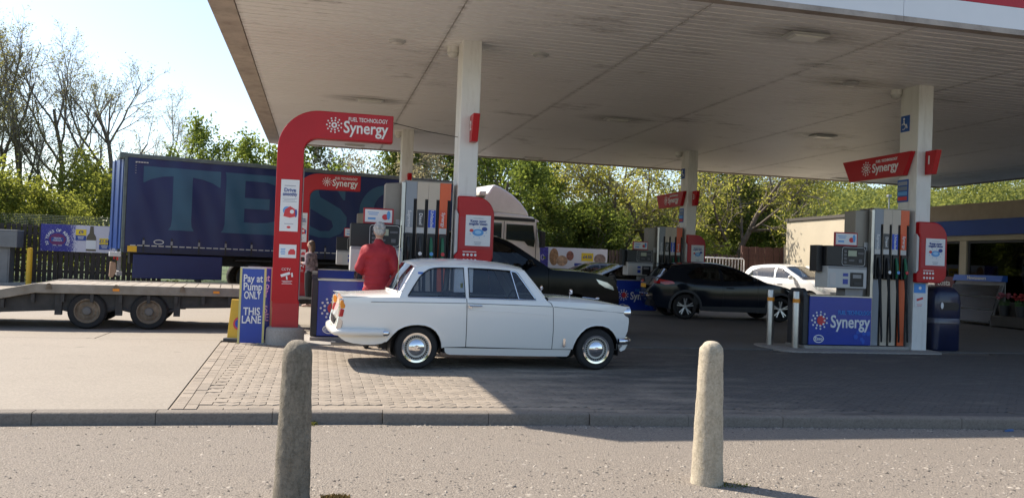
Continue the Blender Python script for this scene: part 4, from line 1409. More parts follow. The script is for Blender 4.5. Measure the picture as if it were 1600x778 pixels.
# ---------------- the white sixties saloon
PAINT_W = mat("old_white_paint", (.86, .85, .81), .22, coat=.7, var=.015, vs=1.5)
def white_saloon():
    ang = atan2(.10, 2.32)
    ox_, oy_ = 1.2 - sin(ang) * .665, 10.12 + cos(ang) * .665
    t = thing("classic_saloon", "white two door sixties saloon with tail fins parked beside the pump", "car", (ox_, oy_, 0.0), ang)
    def w(x, z):
        W = .752
        if x < .35: W -= .055 * ((.35 - x) / 1.3) ** 2
        if x > 1.5: W -= .075 * ((x - 1.5) / 1.25) ** 2.4
        if z < .80: W -= .075 * ((.80 - z) / .56) ** 2.1
        elif z < .868: W -= .016 * ((z - .80) / .068) ** 2
        else:
            W -= .016 + .415 * (z - .868) * (1 + .12 * (z - .868))
            W -= .05 * max(0, (z - 1.19) / .08) ** 2 * .25
        return W
    P = t
    rear_arch = [(.309, .262), (.300, .335), (.272, .405), (.224, .470), (.160, .515), (.09, .538), (.0, .546), (-.08, .540), (-.16, .520), (-.24, .478), (-.295, .42), (-.335, .37), (-.371, .330)]
    quarter = [(-.902, .845), (-.845, .842), (-.5, .853), (-.117, .862), (.20, .866), (.578, .868), (.581, .80), (.598, .279), (.347, .272)] + rear_arch + \
              [(-.42, .305), (-.505, .291), (-.63, .289), (-.756, .303), (-.84, .325), (-.891, .355), (-.935, .40), (-.950, .484), (-.924, .59), (-.888, .736), (-.880, .80)]
    both("rear_wing", PAINT_W, P, quarter, [], w)
    door = [(.587, .868), (.590, .80), (.607, .279), (1.707, .262), (1.703, .50), (1.684, .785), (1.655, .835), (1.606, .866)]
    both("door", PAINT_W, P, door, [], w)
    front_arch = [(2.621, .258), (2.612, .345), (2.582, .426), (2.53, .495), (2.462, .543), (2.38, .568), (2.29, .573), (2.21, .560), (2.148, .535), (2.08, .478), (2.026, .40), (1.995, .32), (1.982, .262)]
    wing = [(1.616, .867), (1.9, .858), (2.181, .850), (2.45, .836), (2.66, .820), (2.70, .80), (2.735, .72), (2.750, .62), (2.742, .50), (2.715, .42), (2.66, .30)] + front_arch + [(1.715, .261), (1.711, .50), (1.692, .787), (1.664, .838)]
    both("front_wing", PAINT_W, P, wing, [], w)
    sill = [(.340, .264), (.70, .262), (1.3, .258), (1.972, .252), (1.955, .19), (1.93, .165), (1.3, .168), (.42, .178), (.375, .19), (.352, .215)]
    both("sill", PAINT_W, P, sill, [], w, -.006)
    # dark backing just behind the panel gaps
    both("inner_side", M_BLACK, P, [(.50, .84), (.50, .22), (1.85, .22), (1.85, .82), (1.62, .845)], [], w, -.03, .15)
    # top surfaces
    B = [(-.902, .845, .0, .018), (-.845, .842, .0, .028), (-.60, .850, 0, .038), (-.30, .8585, 0, .05), (-.235, .860, 0, .055)]
    across("boot_lid", PAINT_W, P, smooth_rail(B, 3), w, 21, 4)
    T = [(-.902, .845, 0, .018), (-.880, .80, .015, 0), (-.888, .736, .02, 0), (-.924, .59, .005, 0), (-.950, .484, -.01, 0), (-.935, .40, -.02, 0), (-.891, .355, -.01, 0)]
    across("rear_panel", PAINT_W, P, T, w, 15, 4)
    RW = [(-.235, .860, -.03, .055), (-.207, .929, -.09, .02), (-.10, 1.11, -.10, .03), (-.030, 1.225, -.075, .05), (-.012, 1.243, -.06, .06)]
    gw = across("rear_window", M_GLASSC, P, smooth_rail(RW[1:4], 4), w, 17, 2.4, inset=.012)
    across("rear_scuttle", PAINT_W, P, smooth_rail(RW[:2], 3), w, 17, 2.6)
    across("roof_rear_edge", PAINT_W, P, smooth_rail(RW[3:], 3), w, 17, 2.4)
    RF = [(-.012, 1.243, -.06, .06), (.05, 1.252, 0, .076), (.214, 1.260, 0, .082), (.585, 1.268, 0, .082), (.90, 1.259, 0, .080), (1.121, 1.247, 0, .075), (1.26, 1.236, .02, .062), (1.325, 1.232, .05, .045)]
    across("roof", PAINT_W, P, smooth_rail(RF, 4), w, 21, 2.6)
    WS = [(1.325, 1.232, .05, .045), (1.345, 1.21, .07, .03), (1.46, 1.06, .10, .03), (1.575, .905, .10, .02), (1.606, .866, .09, .035)]
    across("windscreen", M_GLASSC, P, smooth_rail(WS[1:4], 4), w, 17, 2.4, inset=.012)
    across("roof_front_edge", PAINT_W, P, smooth_rail(WS[:2], 3), w, 17, 2.4)
    across("scuttle", PAINT_W, P, smooth_rail(WS[3:], 3), w, 17, 2.4)
    BN = [(1.616, .867, .08, .035), (1.75, .863, .05, .05), (1.9, .858, .02, .058), (2.181, .850, 0, .055), (2.45, .836, 0, .034), (2.62, .822, .02, .015), (2.70, .80, .05, 0)]
    bn = across("bonnet", PAINT_W, P, smooth_rail(BN, 4), w, 25, 5)
    FR = [(2.70, .80, .05, 0), (2.735, .72, .04, 0), (2.750, .62, .03, 0), (2.742, .50, .03, 0), (2.715, .42, .02, 0), (2.66, .30, 0, 0)]
    fr = across("front_panel", PAINT_W, P, smooth_rail(FR, 2), w, 17, 4)
    gr = MB()
    for i in range(6):
        gr.box(2.78, 2.80, -.42, .42, .50 + i * .028, .507 + i * .028)
    gr.build("grille", M_CHROME, P)
    # glasshouse side frames
    gh = [(-.235, .860), (-.207, .929), (-.10, 1.11), (-.030, 1.225), (-.012, 1.243), (.05, 1.252), (.214, 1.260), (.585, 1.268), (.90, 1.259), (1.121, 1.247), (1.26, 1.236), (1.325, 1.232), (1.345, 1.21), (1.46, 1.06), (1.575, .905), (1.606, .866), (1.2, .868), (.585, .868), (.2, .866)]
    w1 = [(-.132, .880), (-.06, .995), (.013, 1.105), (.065, 1.160), (.134, 1.204), (.20, 1.222), (.29, 1.230), (.562, 1.236), (.568, .880)]
    w2 = [(.618, .880), (.622, 1.238), (.90, 1.232), (1.14, 1.220), (1.225, 1.210), (1.25, 1.195), (1.462, .880)]
    both("glasshouse_frame", PAINT_W, P, gh, [w1, w2], w)
    both("side_window", M_GLASSC, P, w1, [], w, -.010)
    qd = [(1.165, 1.22), (1.243, .878)]
    both("door_window", M_GLASSC, P, [(.618, .880), (.622, 1.238), (.90, 1.232), (1.165, 1.2195), (1.243, .880)], [], w, -.010)
    both("quarter_light", M_GLASSC, P, [(1.243, .880), (1.165, 1.2195), (1.225, 1.210), (1.25, 1.195), (1.462, .880)], [], w, -.010)
    # black rubber seals and bright frames
    frame_tube("window_seal", M_BLACK, P, w1 + w1[:1], w, .008, .001)
    frame_tube("window_seal", M_BLACK, P, w2 + w2[:1], w, .008, .001)
    frame_tube("quarter_light_frame", M_CHROME, P, [(1.165, 1.218), (1.243, .882), (1.455, .884), (1.245, 1.192), (1.222, 1.207), (1.165, 1.218)], w, .0075, .004)
    frame_tube("window_strip", M_CHROME, P, [(-.13, .872), (.575, .874)], w, .006, .004)
    frame_tube("window_strip", M_CHROME, P, [(.615, .874), (1.46, .872)], w, .006, .004)
    frame_tube("roof_gutter", PAINT_W, P, [(-.20, .94), (-.10, 1.118), (-.025, 1.232), (.05, 1.256), (.214, 1.264), (.585, 1.272), (.90, 1.263), (1.121, 1.251), (1.26, 1.240), (1.335, 1.228), (1.46, 1.066), (1.58, .905)], w, .008, .004)
    frame_tube("rear_window_trim", M_CHROME, P, [(-.214, .935), (-.108, 1.112), (-.045, 1.215)], w, .011, -.004)
    frame_tube("windscreen_trim", M_CHROME, P, [(1.352, 1.208), (1.466, 1.062), (1.582, .908)], w, .008, -.004)
    # waist moulding: thin dark line with bright core
    frame_tube("waist_moulding", M_GREYM, P, [(-.565, .800), (-.1, .806), (.574, .812)], w, .0045, .001)
    frame_tube("waist_moulding", M_GREYM, P, [(.594, .812), (1.2, .805), (1.672, .797)], w, .0045, .001)
    frame_tube("waist_moulding", M_GREYM, P, [(1.70, .795), (2.2, .765), (2.716, .730)], w, .0045, .001)
    # faint crease below
    frame_tube("body_crease", PAINT_W, P, [(.60, .735), (1.2, .715), (1.69, .69)], w, .004, -.001)
    frame_tube("body_crease", PAINT_W, P, [(1.705, .69), (2.2, .66), (2.70, .62)], w, .004, -.001)
    # wheel arch lips
    frame_tube("arch_lip", PAINT_W, P, rear_arch, w, .009, -.004)
    frame_tube("arch_lip", PAINT_W, P, front_arch, w, .009, -.004)
    for s in (-1, 1):
        h = MB().tube([(.615, s * (w(.6, .78) + .022), .783), (.77, s * (w(.7, .78) + .026), .786)], [.010, .008], 8)
        h.box(.605, .645, s * w(.62, .77) - .012, s * w(.62, .77) + .014, .755, .79)
        h.build("door_handle", M_CHROME, P, True)
        e = MB().prism(rrect(1.85, 1.88, .29, .405, .012), 'y', s * w(1.865, .34) - .012, s * w(1.865, .34) + .006)
        e.build("wing_badge", M_CHROME, P)
        # tail lamps on the fins
        yo, yi = s * (w(-.9, .75) - .004), s * (w(-.9, .75) - .105)
        y0, y1 = min(yo, yi), max(yo, yi)
        lamp = MB().prism([(-.925, .822), (-.893, .828), (-.848, .745), (-.895, .47), (-.955, .465), (-.962, .50), (-.940, .62)], 'y', y0 + .006, y1 - .006).build("tail_lamp", M_CHROME, P, bevel=.008)
        MB().prism([(-.922, .806), (-.893, .812), (-.858, .750), (-.868, .708), (-.918, .715)], 'y', y0 - .010, y1 + .006).build("amber_lens", M_AMBER, lamp, bevel=.012)
        MB().prism([(-.920, .712), (-.868, .705), (-.886, .615), (-.938, .62)], 'y', y0 - .010, y1 + .006).build("red_lens", M_REDL, lamp, bevel=.012)
        # fin blade rising to the tip
        MB().prism([(-.930, .862), (-.90, .846), (-.55, .8535), (-.62, .862)], 'y', min(s * .66, s * .70), max(s * .66, s * .70)).build("fin", PAINT_W, P, bevel=.006)
        # headlamps
        hl = MB().lathe([(.085, -.10), (.095, -.02), (.097, .0), (.090, .018), (.082, .018)], 28, (2.745, s * .600, .735), 'x').build("headlamp", M_CHROME, P, True)
        MB().lathe([(.083, .010), (.07, .030), (.04, .042), (.001, .046)], 28, (2.745, s * .600, .735), 'x').build("lens", M_LENS, hl, True)
        MB().prism([(2.60, .818), (2.742, .812), (2.76, .80), (2.70, .79)], 'y', s * .585 - .10, s * .585 + .10).build("headlamp_hood", PAINT_W, P, bevel=.01)
        sd = MB().lathe([(.035, -.02), (.035, .02), (.001, .035)], 16, (2.745, s * .57, .545), 'x').build("side_lamp", M_LENS, P, True)
        # wing mirrors
        mi = MB().tube([(1.955, s * .60, .87), (1.95, s * .615, .93), (1.945, s * .62, .965)], .006, 6)
        mi.ball((1.96, s * .62, .985), .022, .05, .034, 12, 8)
        mi.build("wing_mirror", M_CHROME, P, True)
        wheel(P, 0.0, s * .61, .262, s, 'classic', .15, .178)
        wheel(P, 2.305, s * .61, .262, s, 'classic', .15, .178)
        arch_liner(P, -.01, .31, s * .70, s * .42)
        arch_liner(P, 2.30, .315, s * .68, s * .42)
    # bumpers
    def bumper(name, m, pts, hz, tk, z):
        mb = MB()
        sec_ = [(-tk, -hz * .8), (0, -hz), (tk * .9, -hz * .55), (tk, 0), (tk * .9, hz * .55), (0, hz), (-tk, hz * .8)]
        n = len(sec_)
        pts_ = smooth_rail(pts, 5)
        for i, p in enumerate(pts_):
            a, b = np.array(pts_[max(i - 1, 0)]), np.array(pts_[min(i + 1, len(pts_) - 1)])
            d = (b - a) / np.linalg.norm(b - a)
            nx, ny = d[1], -d[0]
            for o, zz in sec_:
                mb.v.append((p[0] + nx * o, p[1] + ny * o, z + zz))
        k = len(pts_)
        for i in range(k - 1):
            for j in range(n):
                mb.f.append((i * n + j, i * n + (j + 1) % n, (i + 1) * n + (j + 1) % n, (i + 1) * n + j))
        mb.f += [tuple(range(n)), tuple(range((k - 1) * n, k * n))[::-1]]
        return mb.build(name, m, P, True, angle=50)
    rb = bumper("rear_bumper", mat("bumper_cream", (.74, .72, .67), .3, coat=.4), [(-.40, .752), (-.62, .752), (-.82, .735), (-.945, .67), (-.985, .50), (-1.0, 0), (-.985, -.50), (-.945, -.67), (-.82, -.735), (-.62, -.752), (-.40, -.752)], .042, .030, .437)
    for s in (-1, 1):
        MB().lathe([(.001, .03), (.022, .022), (.036, .0), (.036, -.05), (.001, -.05)], 16, (-.365, s * .752, .437), 'x').build("bumper_end", M_CHROME, rb, True)
    bumper("front_bumper", M_CHROME, [(2.585, -.745), (2.66, -.735), (2.75, -.67), (2.785, -.5), (2.80, 0), (2.785, .5), (2.75, .67), (2.66, .735), (2.585, .745)], .040, .028, .372)
    across("front_valance", PAINT_W, P, [(2.70, .34, .05, 0), (2.66, .29, .03, 0), (2.60, .245, 0, 0)], w, 11, 4, inset=.01)
    MB().prism([(2.622, .262), (2.72, .40), (2.74, .34), (2.70, .265), (2.64, .235)], 'y', -.70, -.66).prism([(2.622, .262), (2.72, .40), (2.74, .34), (2.70, .265), (2.64, .235)], 'y', .66, .70).build("valance_end", PAINT_W, P, bevel=.01)
    # underside, floor, exhaust
    box("underbody", M_BLACK, P, -.42, 2.50, -.40, .40, .22, .50)
    box("floor", M_TRIMB, P, .33, 1.95, -.62, .62, .20, .30)
    MB().tube([(-.2, .30, .20), (-.95, .30, .21)], .02, 8).build("exhaust", M_GREYM, P)
    MB().prism([(-.84, .42), (-.84, .80), (-.3, .82), (-.3, .42)], 'y', -.60, .60).build("boot_liner", M_BLACK, P)
    # interior
    for s in (-1, 1):
        seat(P, .72, s * .32, .36, .46, .56, M_SEAT, False)
        both_door = MB().box(.55, 1.65, s * .66 - .01, s * .66 + .01, .30, .85).build("door_card", M_SEAT, P)
    seat(P, .02, 0, .42, 1.05, .46, M_SEAT, False)
    MB().prism([(1.42, .60), (1.36, .76), (1.42, .85), (1.60, .855), (1.60, .60)], 'y', -.60, .60).build("dashboard", mat("walnut", (.12, .06, .03), .4), P)
    sw = MB().tube([(1.24 + .10 * .35 * cos(a) * 1.6, -.32 + .19 * sin(a), .80 + .19 * cos(a) * .93) for a in np.linspace(0, 2 * pi, 28)], .011, 6, cap=False)
    sw.tube([(1.24, -.32, .80), (1.42, -.32, .72)], .018, 6).tube([(1.24, -.5, .80), (1.24, -.14, .80)], .008, 5)
    sw.build("steering_wheel", M_BLACK, P, True)
    MB().box(-.30, -.24, -.45, .45, .86, .87).build("parcel_shelf", M_SEAT, P)
    box("tax_disc", mat("sticker_yellow", (.75, .62, .05), .5), P, .530, .562, -.585, -.583, .99, 1.05)
    box("rear_badge", mat("badge_blue", (.03, .14, .5), .4), P, -.005, .055, -w(.02, 1.15) - .006, -w(.02, 1.15), 1.145, 1.17) 
    MB().tube([(-.245, -.60, .86), (-.245, -.60, 1.30), (-.235, -.60, 1.78)], [.005, .004, .002], 6).build("aerial", M_CHROME, P)
    MB().tube([(2.35, 0, .895), (2.55, 0, .875)], .006, 6).ball((2.57, 0, .885), .03, .02, .015, 10, 6).build("bonnet_ornament", M_CHROME, P, True)
    box("number_plate", mat("plate_black", (.02, .02, .02), .4), P, -.965, -.955, -.26, .26, .50, .60)
    # underside shadow makers: front and rear axle
    MB().tube([(0, -.55, .26), (0, .55, .26)], .035, 8).build("axle", M_BLACK, P)
    return t
white_saloon()

# ---------------- modern cars
def modern_car(name, label, loc, rz, S, paint, wheel_style='alloy', glass_m=None, group=None):
    t = thing(name, label, "car", loc, rz, group)
    glass_m = glass_m or M_GLASSD
    rail, parts, W, L = S['rail'], S['parts'], S['W'], S['L']
    i_gr, i_gf = S['gh']
    belt = S['belt']
    x0, x1 = S['x0'], S['x0'] + L
    zt = max(r[1] for r in rail)
    def zb(x):
        return float(np.interp(x, [b[0] for b in belt], [b[1] for b in belt]))
    def w(x, z):
        u = (x - x0) / L
        v = W - S.get('kf', .20) * max(0, (u - .74) / .26) ** 2.3 - S.get('kr', .16) * max(0, (.22 - u) / .22) ** 2.2
        b = zb(x)
        if z < b:
            m_ = b * .62
            v -= .05 * (abs(z - m_) / m_) ** 2.2
            v -= .02 * max(0, (z - (b - .10)) / .10) ** 2
        else:
            v -= .035 + S.get('tumble', .36) * (z - b) + .07 * max(0, (z - (zt - .22)) / .18) ** 2
        return v
    sm = {}
    for nm, i0, i1, mm in parts:
        seg_ = smooth_rail(rail[i0:i1 + 1], 4)
        sm[(i0, i1)] = seg_
        m_ = {'paint': paint, 'glass': glass_m, 'black': M_DGREY}[mm]
        if mm == 'glass':
            a = len(seg_)
            across(nm, glass_m, t, seg_[1:-1], w, 17, 2.4, inset=.05)
            across("screen_surround", M_BLACK, t, [(x, z, cx * .97, cz * .97 - .008) for x, z, cx, cz in seg_], w, 17, 2.4, inset=.0) if False else None
            # painted pillars at both sides of the glass
            for s in (-1, 1):
                mb = MB()
                for x, z, cx, cz in seg_:
                    ww = w(x, z)
                    k = 1 - abs((ww - .055) / ww) ** 2.4
                    mb.v += [(x, s * ww, z), (x + cx * k, s * (ww - .055), z + cz * k)]
                for i in range(a - 1):
                    mb.f.append((2 * i, 2 * i + 1, 2 * i + 3, 2 * i + 2))
                mb.build("pillar", paint, t, True)
            for e in (seg_[:2], seg_[-2:]):
                across("screen_edge", M_BLACK, t, e, w, 17, 2.4)
        else:
            across(nm, m_, t, seg_, w, 21, S.get('pw', 3))
    flat = []
    for nm, i0, i1, mm in parts:
        flat.append((i0, i1, [(p[0], p[1]) for p in sm[(i0, i1)]]))
    rear_low = [p for i0, i1, s_ in flat if i1 <= i_gr for p in s_]
    front_low = [p for i0, i1, s_ in flat if i0 >= i_gf for p in s_]
    ghr = [p for i0, i1, s_ in flat if i0 >= i_gr and i1 <= i_gf for p in s_]
    zbot = S['zbot']
    und = []
    for cx_, r_ in S['arches'][::-1]:
        cz_ = S['R']
        a0 = math.asin((zbot - cz_) / r_)
        und += arc(cx_, cz_, r_, a0, pi - a0, 16)
    def dedupe(p):
        out = []
        for q in p:
            if not out or hypot(q[0] - out[-1][0], q[1] - out[-1][1]) > 1e-4: out.append(q)
        if hypot(out[0][0] - out[-1][0], out[0][1] - out[-1][1]) < 1e-4: out.pop()
        return out
    body = dedupe(rear_low + belt + front_low + und)
    # doors: cut the side at the given lines
    cuts = S['cuts']
    g = .0035
    pieces = []
    rem = body
    for xa, xb in cuts:
        pieces.append(clip(rem, (xa - g, 0), (xb - g, 2), True))
        rem = clip(rem, (xa + g, 0), (xb + g, 2), False)
    pieces.append(rem)
    for nm, pc in zip(S['panels'], pieces):
        both(nm, paint, t, dedupe(pc), [], w, 0, .08)
    both("inner_side", M_BLACK, t, [(cuts[0][0] - .1, .4), (cuts[-1][0] + .1, .4), (cuts[-1][0] + .1, zb(cuts[-1][0]) - .1), (cuts[0][0] - .1, zb(cuts[0][0]) - .1)], [], w, -.03, .2)
    gh = dedupe(ghr + belt[::-1])
    both("glasshouse_frame", S.get('ghm') or paint, t, gh, S['windows'], w, 0, .07)
    for q in S['windows']:
        both("side_window", glass_m, t, q, [], w, -.008, .1)
    if S.get('cladding'):
        for cx_, r_ in S['arches']:
            a0 = math.asin((zbot - S['R']) / r_)
            both("arch_cladding", M_DGREY, t, arc(cx_, S['R'], r_ + .06, a0 * .9, pi - a0 * .9, 18) + arc(cx_, S['R'], r_ - .004, pi - a0, a0, 18), [], w, .010, .1)
        xa, xb = S['arches'][0][0] + S['arches'][0][1], S['arches'][1][0] - S['arches'][1][1]
        both("sill_cladding", M_DGREY, t, [(xa, zbot - .03), (xb, zbot - .03), (xb, zbot + .12), (xa, zbot + .10)], [], w, .010, .12)
    for cx_, r_ in S['arches']:
        for s in (-1, 1):
            wheel(t, cx_, s * (W - S.get('wi', .14)), S['R'], s, wheel_style, .21, S['R'] * .70)
            arch_liner(t, cx_, r_ + .01, s * (W - .05), s * (W - .40))
    box("underbody", M_BLACK, t, x0 + .25, x1 - .25, -W + .34, W - .34, zbot + .02, .62)
    box("floor", M_TRIMB, t, x0 + .9, x1 - 1.1, -W + .12, W - .12, zbot + .02, zbot + .14)
    sx = S['seats']
    for s in (-1, 1):
        seat(t, sx[0], s * .37, S['seatz'], .5, .60, M_SEAT)
        seat(t, sx[1], s * .37, S['seatz'], .55, .58, M_SEAT)
    MB().prism([(S['dash'], .75), (S['dash'] - .05, zb(S['dash']) - .02), (S['dash'] + .55, zb(S['dash']) - .03), (S['dash'] + .5, .7)], 'y', -W + .2, W - .2).build("dashboard", M_TRIMB, t)
    for s in (-1, 1):
        mx, mz = S['mirror']
        mi = MB().ball((mx, s * (W + .09), mz), .07, .12, .075, 12, 8).tube([(mx, s * (W - .05), mz - .03), (mx, s * (W + .04), mz - .02)], .025, 6)
        mi.build("door_mirror", paint, t, True)
        for hx in S['handles']:
            MB().tube([(hx, s * (w(hx, zb(hx) - .12) + .015), zb(hx) - .12), (hx + .2, s * (w(hx + .2, zb(hx) - .12) + .015), zb(hx) - .12)], .014, 6).build("door_handle", paint, t, True)
    for nm, poly, y_in, mm in S['lamps']:
        for s in (-1, 1):
            o = panel_obj(nm, mm, t, poly, [], side_fn(w, .006), .05, mirror=s > 0)
            # lamp returns round the corner as a block
            ym = w(poly[0][0], poly[0][1])
            xs_, zs_ = [p[0] for p in poly], [p[1] for p in poly]
    for nm, bx, mm in S['extras']:
        box(nm, mm, t, *bx, .006)
    return t

M_BLACKP = mat("black_car_paint", (.005, .0055, .007), .12, spec=.14)
M_NAVYP = mat("dark_blue_car_paint", (.006, .010, .018), .10, spec=.35)
M_WHITEP = mat("modern_white_paint", (.78, .78, .78), .25, coat=1.0)
M_PLATEY = mat("plate_yellow", (.75, .38, .02), .4)
M_PLATEW = mat("plate_white", (.75, .75, .72), .4)

SUV = dict(x0=0, L=4.9, W=1.0, zbot=.30, R=.37, pw=3.4, kf=.16, kr=.10, tumble=.30,
    rail=[(.10, .34, -.05, 0), (.02, .55, -.06, 0), (.0, .80, -.06, 0), (.06, 1.20, -.05, 0),
          (.20, 1.50, -.05, .01), (.42, 1.76, -.04, .03),
          (.50, 1.80, 0, .045), (1.2, 1.835, 0, .05), (2.1, 1.825, 0, .05), (2.50, 1.78, .02, .05),
          (2.75, 1.68, .06, .04), (3.45, 1.245, .10, .02),
          (3.55, 1.225, .05, .03), (4.1, 1.205, 0, .04), (4.55, 1.145, .02, .03), (4.76, 1.05, .08, .01),
          (4.85, .86, .09, 0), (4.87, .60, .08, 0), (4.78, .36, .05, 0)],
    parts=[("tailgate", 0, 3, 'paint'), ("rear_window", 3, 5, 'glass'), ("roof", 5, 9, 'paint'), ("windscreen", 9, 11, 'glass'), ("bonnet", 11, 15, 'paint'), ("front_bumper", 15, 18, 'paint')],
    gh=(3, 11), belt=[(.06, 1.20), (1.2, 1.215), (2.4, 1.225), (3.45, 1.245)],
    arches=[(.93, .43), (3.93, .43)], cuts=[(1.40, 1.30), (2.35, 2.35), (3.42, 3.42)], panels=["rear_wing", "rear_door", "front_door", "front_wing"],
    windows=[[(.45, 1.26), (.62, 1.66), (1.20, 1.72), (1.28, 1.26)], [(1.34, 1.26), (1.27, 1.725), (2.22, 1.735), (2.30, 1.27)], [(2.38, 1.27), (2.31, 1.735), (2.46, 1.71), (2.66, 1.63), (3.22, 1.28)]],
    seats=(2.2, 1.25), seatz=.62, dash=2.95, mirror=(3.02, 1.32), handles=(1.5, 2.45),
    lamps=[("headlamp", [(4.36, 1.08), (4.60, 1.02), (4.72, .95), (4.75, .88), (4.55, .93), (4.42, 1.0)], .5, M_LENS), ("tail_lamp", [(.03, .9), (.07, 1.15), (.30, 1.13), (.26, .95)], .5, M_REDL)],
    extras=[("number_plate", (4.935, 4.95, -.26, .26, .48, .59), M_PLATEW), ("number_plate", (-.07, -.058, -.26, .26, .75, .86), M_PLATEY), ("grille", (4.88, 4.925, -.5, .5, .70, .86), M_DGREY), ("intake", (4.88, 4.93, -.7, .7, .40, .52), M_BLACK),
            ("headlamp_unit", (4.66, 4.84, -.84, -.52, .84, .95), M_LENS), ("headlamp_unit", (4.66, 4.84, .52, .84, .84, .95), M_LENS)])
modern_car("black_suv", "large black four wheel drive behind the white saloon, towing the flatbed trailer", (.72, 15.85, 0), radians(1.0), SUV, M_BLACKP)

CROSS = dict(x0=-.87, L=4.36, W=.90, zbot=.26, R=.335, pw=3, kf=.24, kr=.20, tumble=.42, cladding=True,
    rail=[(-.74, .30, -.06, 0), (-.84, .50, -.07, 0), (-.86, .72, -.07, 0), (-.76, .98, -.05, 0), (-.72, 1.06, -.05, .01),
          (-.55, 1.22, -.05, .02), (-.36, 1.40, -.05, .03),
          (-.28, 1.43, -.02, .05), (.30, 1.50, 0, .05), (.90, 1.505, 0, .05), (1.30, 1.44, .02, .05),
          (1.50, 1.375, .05, .04), (2.25, 1.04, .09, .02),
          (2.33, 1.02, .05, .03), (2.80, .93, .02, .04), (3.15, .80, .05, .02), (3.30, .68, .12, 0),
          (3.36, .52, .12, 0), (3.30, .30, .08, 0)],
    parts=[("tailgate", 0, 4, 'paint'), ("rear_window", 4, 6, 'glass'), ("roof", 6, 10, 'paint'), ("windscreen", 10, 12, 'glass'), ("bonnet", 12, 16, 'paint'), ("front_bumper", 16, 18, 'paint')],
    gh=(4, 12), belt=[(-.72, 1.06), (-.2, 1.07), (.3, 1.00), (1.2, .985), (2.25, 1.04)],
    arches=[(0, .395), (2.65, .395)], cuts=[(.32, .20), (1.02, 1.05), (2.02, 1.98)], panels=["rear_wing", "rear_door", "front_door", "front_wing"],
    windows=[[(.14, 1.10), (.05, 1.20), (.30, 1.38), (.92, 1.43), (.98, 1.05)], [(1.06, 1.05), (1.0, 1.43), (1.26, 1.40), (1.46, 1.33), (1.98, 1.09)]],
    seats=(1.1, .25), seatz=.48, dash=1.75, mirror=(1.86, 1.10), handles=(1.12,),
    lamps=[("tail_lamp", [(-.76, .96), (-.70, 1.05), (-.36, 1.0), (-.30, .94), (-.55, .90)], .5, M_REDL), ("headlamp", [(2.78, .88), (3.1, .78), (3.22, .70), (2.95, .76)], .5, M_LENS)],
    extras=[("number_plate", (-.945, -.928, -.26, .26, .80, .91), M_PLATEY), ("plate_light_bar", (-.95, -.93, -.34, .34, .92, .945), M_CHROME), ("bumper_strip", (-.94, -.92, -.5, .5, .62, .66), M_CHROME), ("number_plate", (3.46, 3.47, -.26, .26, .42, .53), M_PLATEW),
            ("tail_lamp_block", (-.80, -.70, -.84, -.55, .93, 1.0), M_REDL), ("tail_lamp_block", (-.80, -.70, .55, .84, .93, 1.0), M_REDL), ("roof_spoiler", (-.52, -.25, -.50, .50, 1.452, 1.475), M_NAVYP)])
a_ = atan2(-.34, 2.64)
modern_car("dark_crossover", "dark blue crossover with yellow rear plate beside the far pump", (9.65 - sin(a_) * .80, 20.95 + cos(a_) * .80, 0), a_, CROSS, M_NAVYP)

HATCH = dict(x0=-.66, L=3.98, W=.86, zbot=.22, R=.31, pw=3, kf=.26, kr=.18, tumble=.40,
    rail=[(-.55, .26, -.05, 0), (-.64, .48, -.06, 0), (-.62, .72, -.06, 0), (-.54, .98, -.05, 0),
          (-.42, 1.18, -.06, .01), (-.24, 1.35, -.05, .03),
          (-.15, 1.385, -.02, .05), (.40, 1.435, 0, .05), (.95, 1.43, 0, .05), (1.28, 1.37, .02, .05),
          (1.45, 1.30, .06, .04), (2.20, .985, .10, .02),
          (2.28, .965, .05, .03), (2.70, .87, .03, .04), (3.0, .76, .07, .02), (3.14, .65, .14, 0),
          (3.18, .48, .14, 0), (3.10, .26, .10, 0)],
    parts=[("tailgate", 0, 3, 'paint'), ("rear_window", 3, 5, 'glass'), ("roof", 5, 9, 'paint'), ("windscreen", 9, 11, 'glass'), ("bonnet", 11, 15, 'paint'), ("front_bumper", 15, 17, 'paint')],
    gh=(3, 11), belt=[(-.54, .98), (.0, 1.0), (1.0, .96), (2.20, .985)],
    arches=[(0, .36), (2.49, .36)], cuts=[(.36, .30), (1.05, 1.02), (2.02, 1.98)], panels=["rear_wing", "rear_door", "front_door", "front_wing"],
    windows=[[(-.20, 1.07), (-.05, 1.24), (.25, 1.335), (.90, 1.36), (.96, 1.02)], [(1.03, 1.02), (.98, 1.36), (1.22, 1.325), (1.42, 1.25), (1.92, 1.01)]],
    seats=(1.05, .2), seatz=.42, dash=1.72, mirror=(1.80, 1.05), handles=(.45, 1.15),
    lamps=[("tail_lamp", [(-.60, .80), (-.55, .97), (-.50, .97), (-.54, .80)], .5, M_REDL), ("headlamp", [(2.58, .84), (2.86, .76), (3.02, .68), (2.98, .62), (2.72, .72)], .5, M_LENS)],
    extras=[("grille", (3.19, 3.24, -.42, .42, .60, .66), M_BLACK), ("intake", (3.22, 3.285, -.5, .5, .34, .46), M_BLACK), ("number_plate", (3.29, 3.30, -.26, .26, .48, .58), M_PLATEW), ("number_plate", (-.69, -.68, -.26, .26, .6, .71), M_PLATEY),
            ("headlamp_unit", (2.92, 3.09, -.66, -.42, .62, .70), M_LENS), ("headlamp_unit", (2.92, 3.09, .42, .66, .62, .70), M_LENS)])
modern_car("white_hatchback", "white hatchback parked in the sun by the shop's cream wall", (17.05, 29.6, 0), radians(-70), HATCH, M_WHITEP, glass_m=M_GLASSC).scale = (1.08, 1.08, 1.13)
SAL = dict(HATCH)
modern_car("black_hatchback", "low black car behind the far pump, seen as a dark roof", (11.0, 26.6, 0), radians(181), HATCH, M_BLACKP)
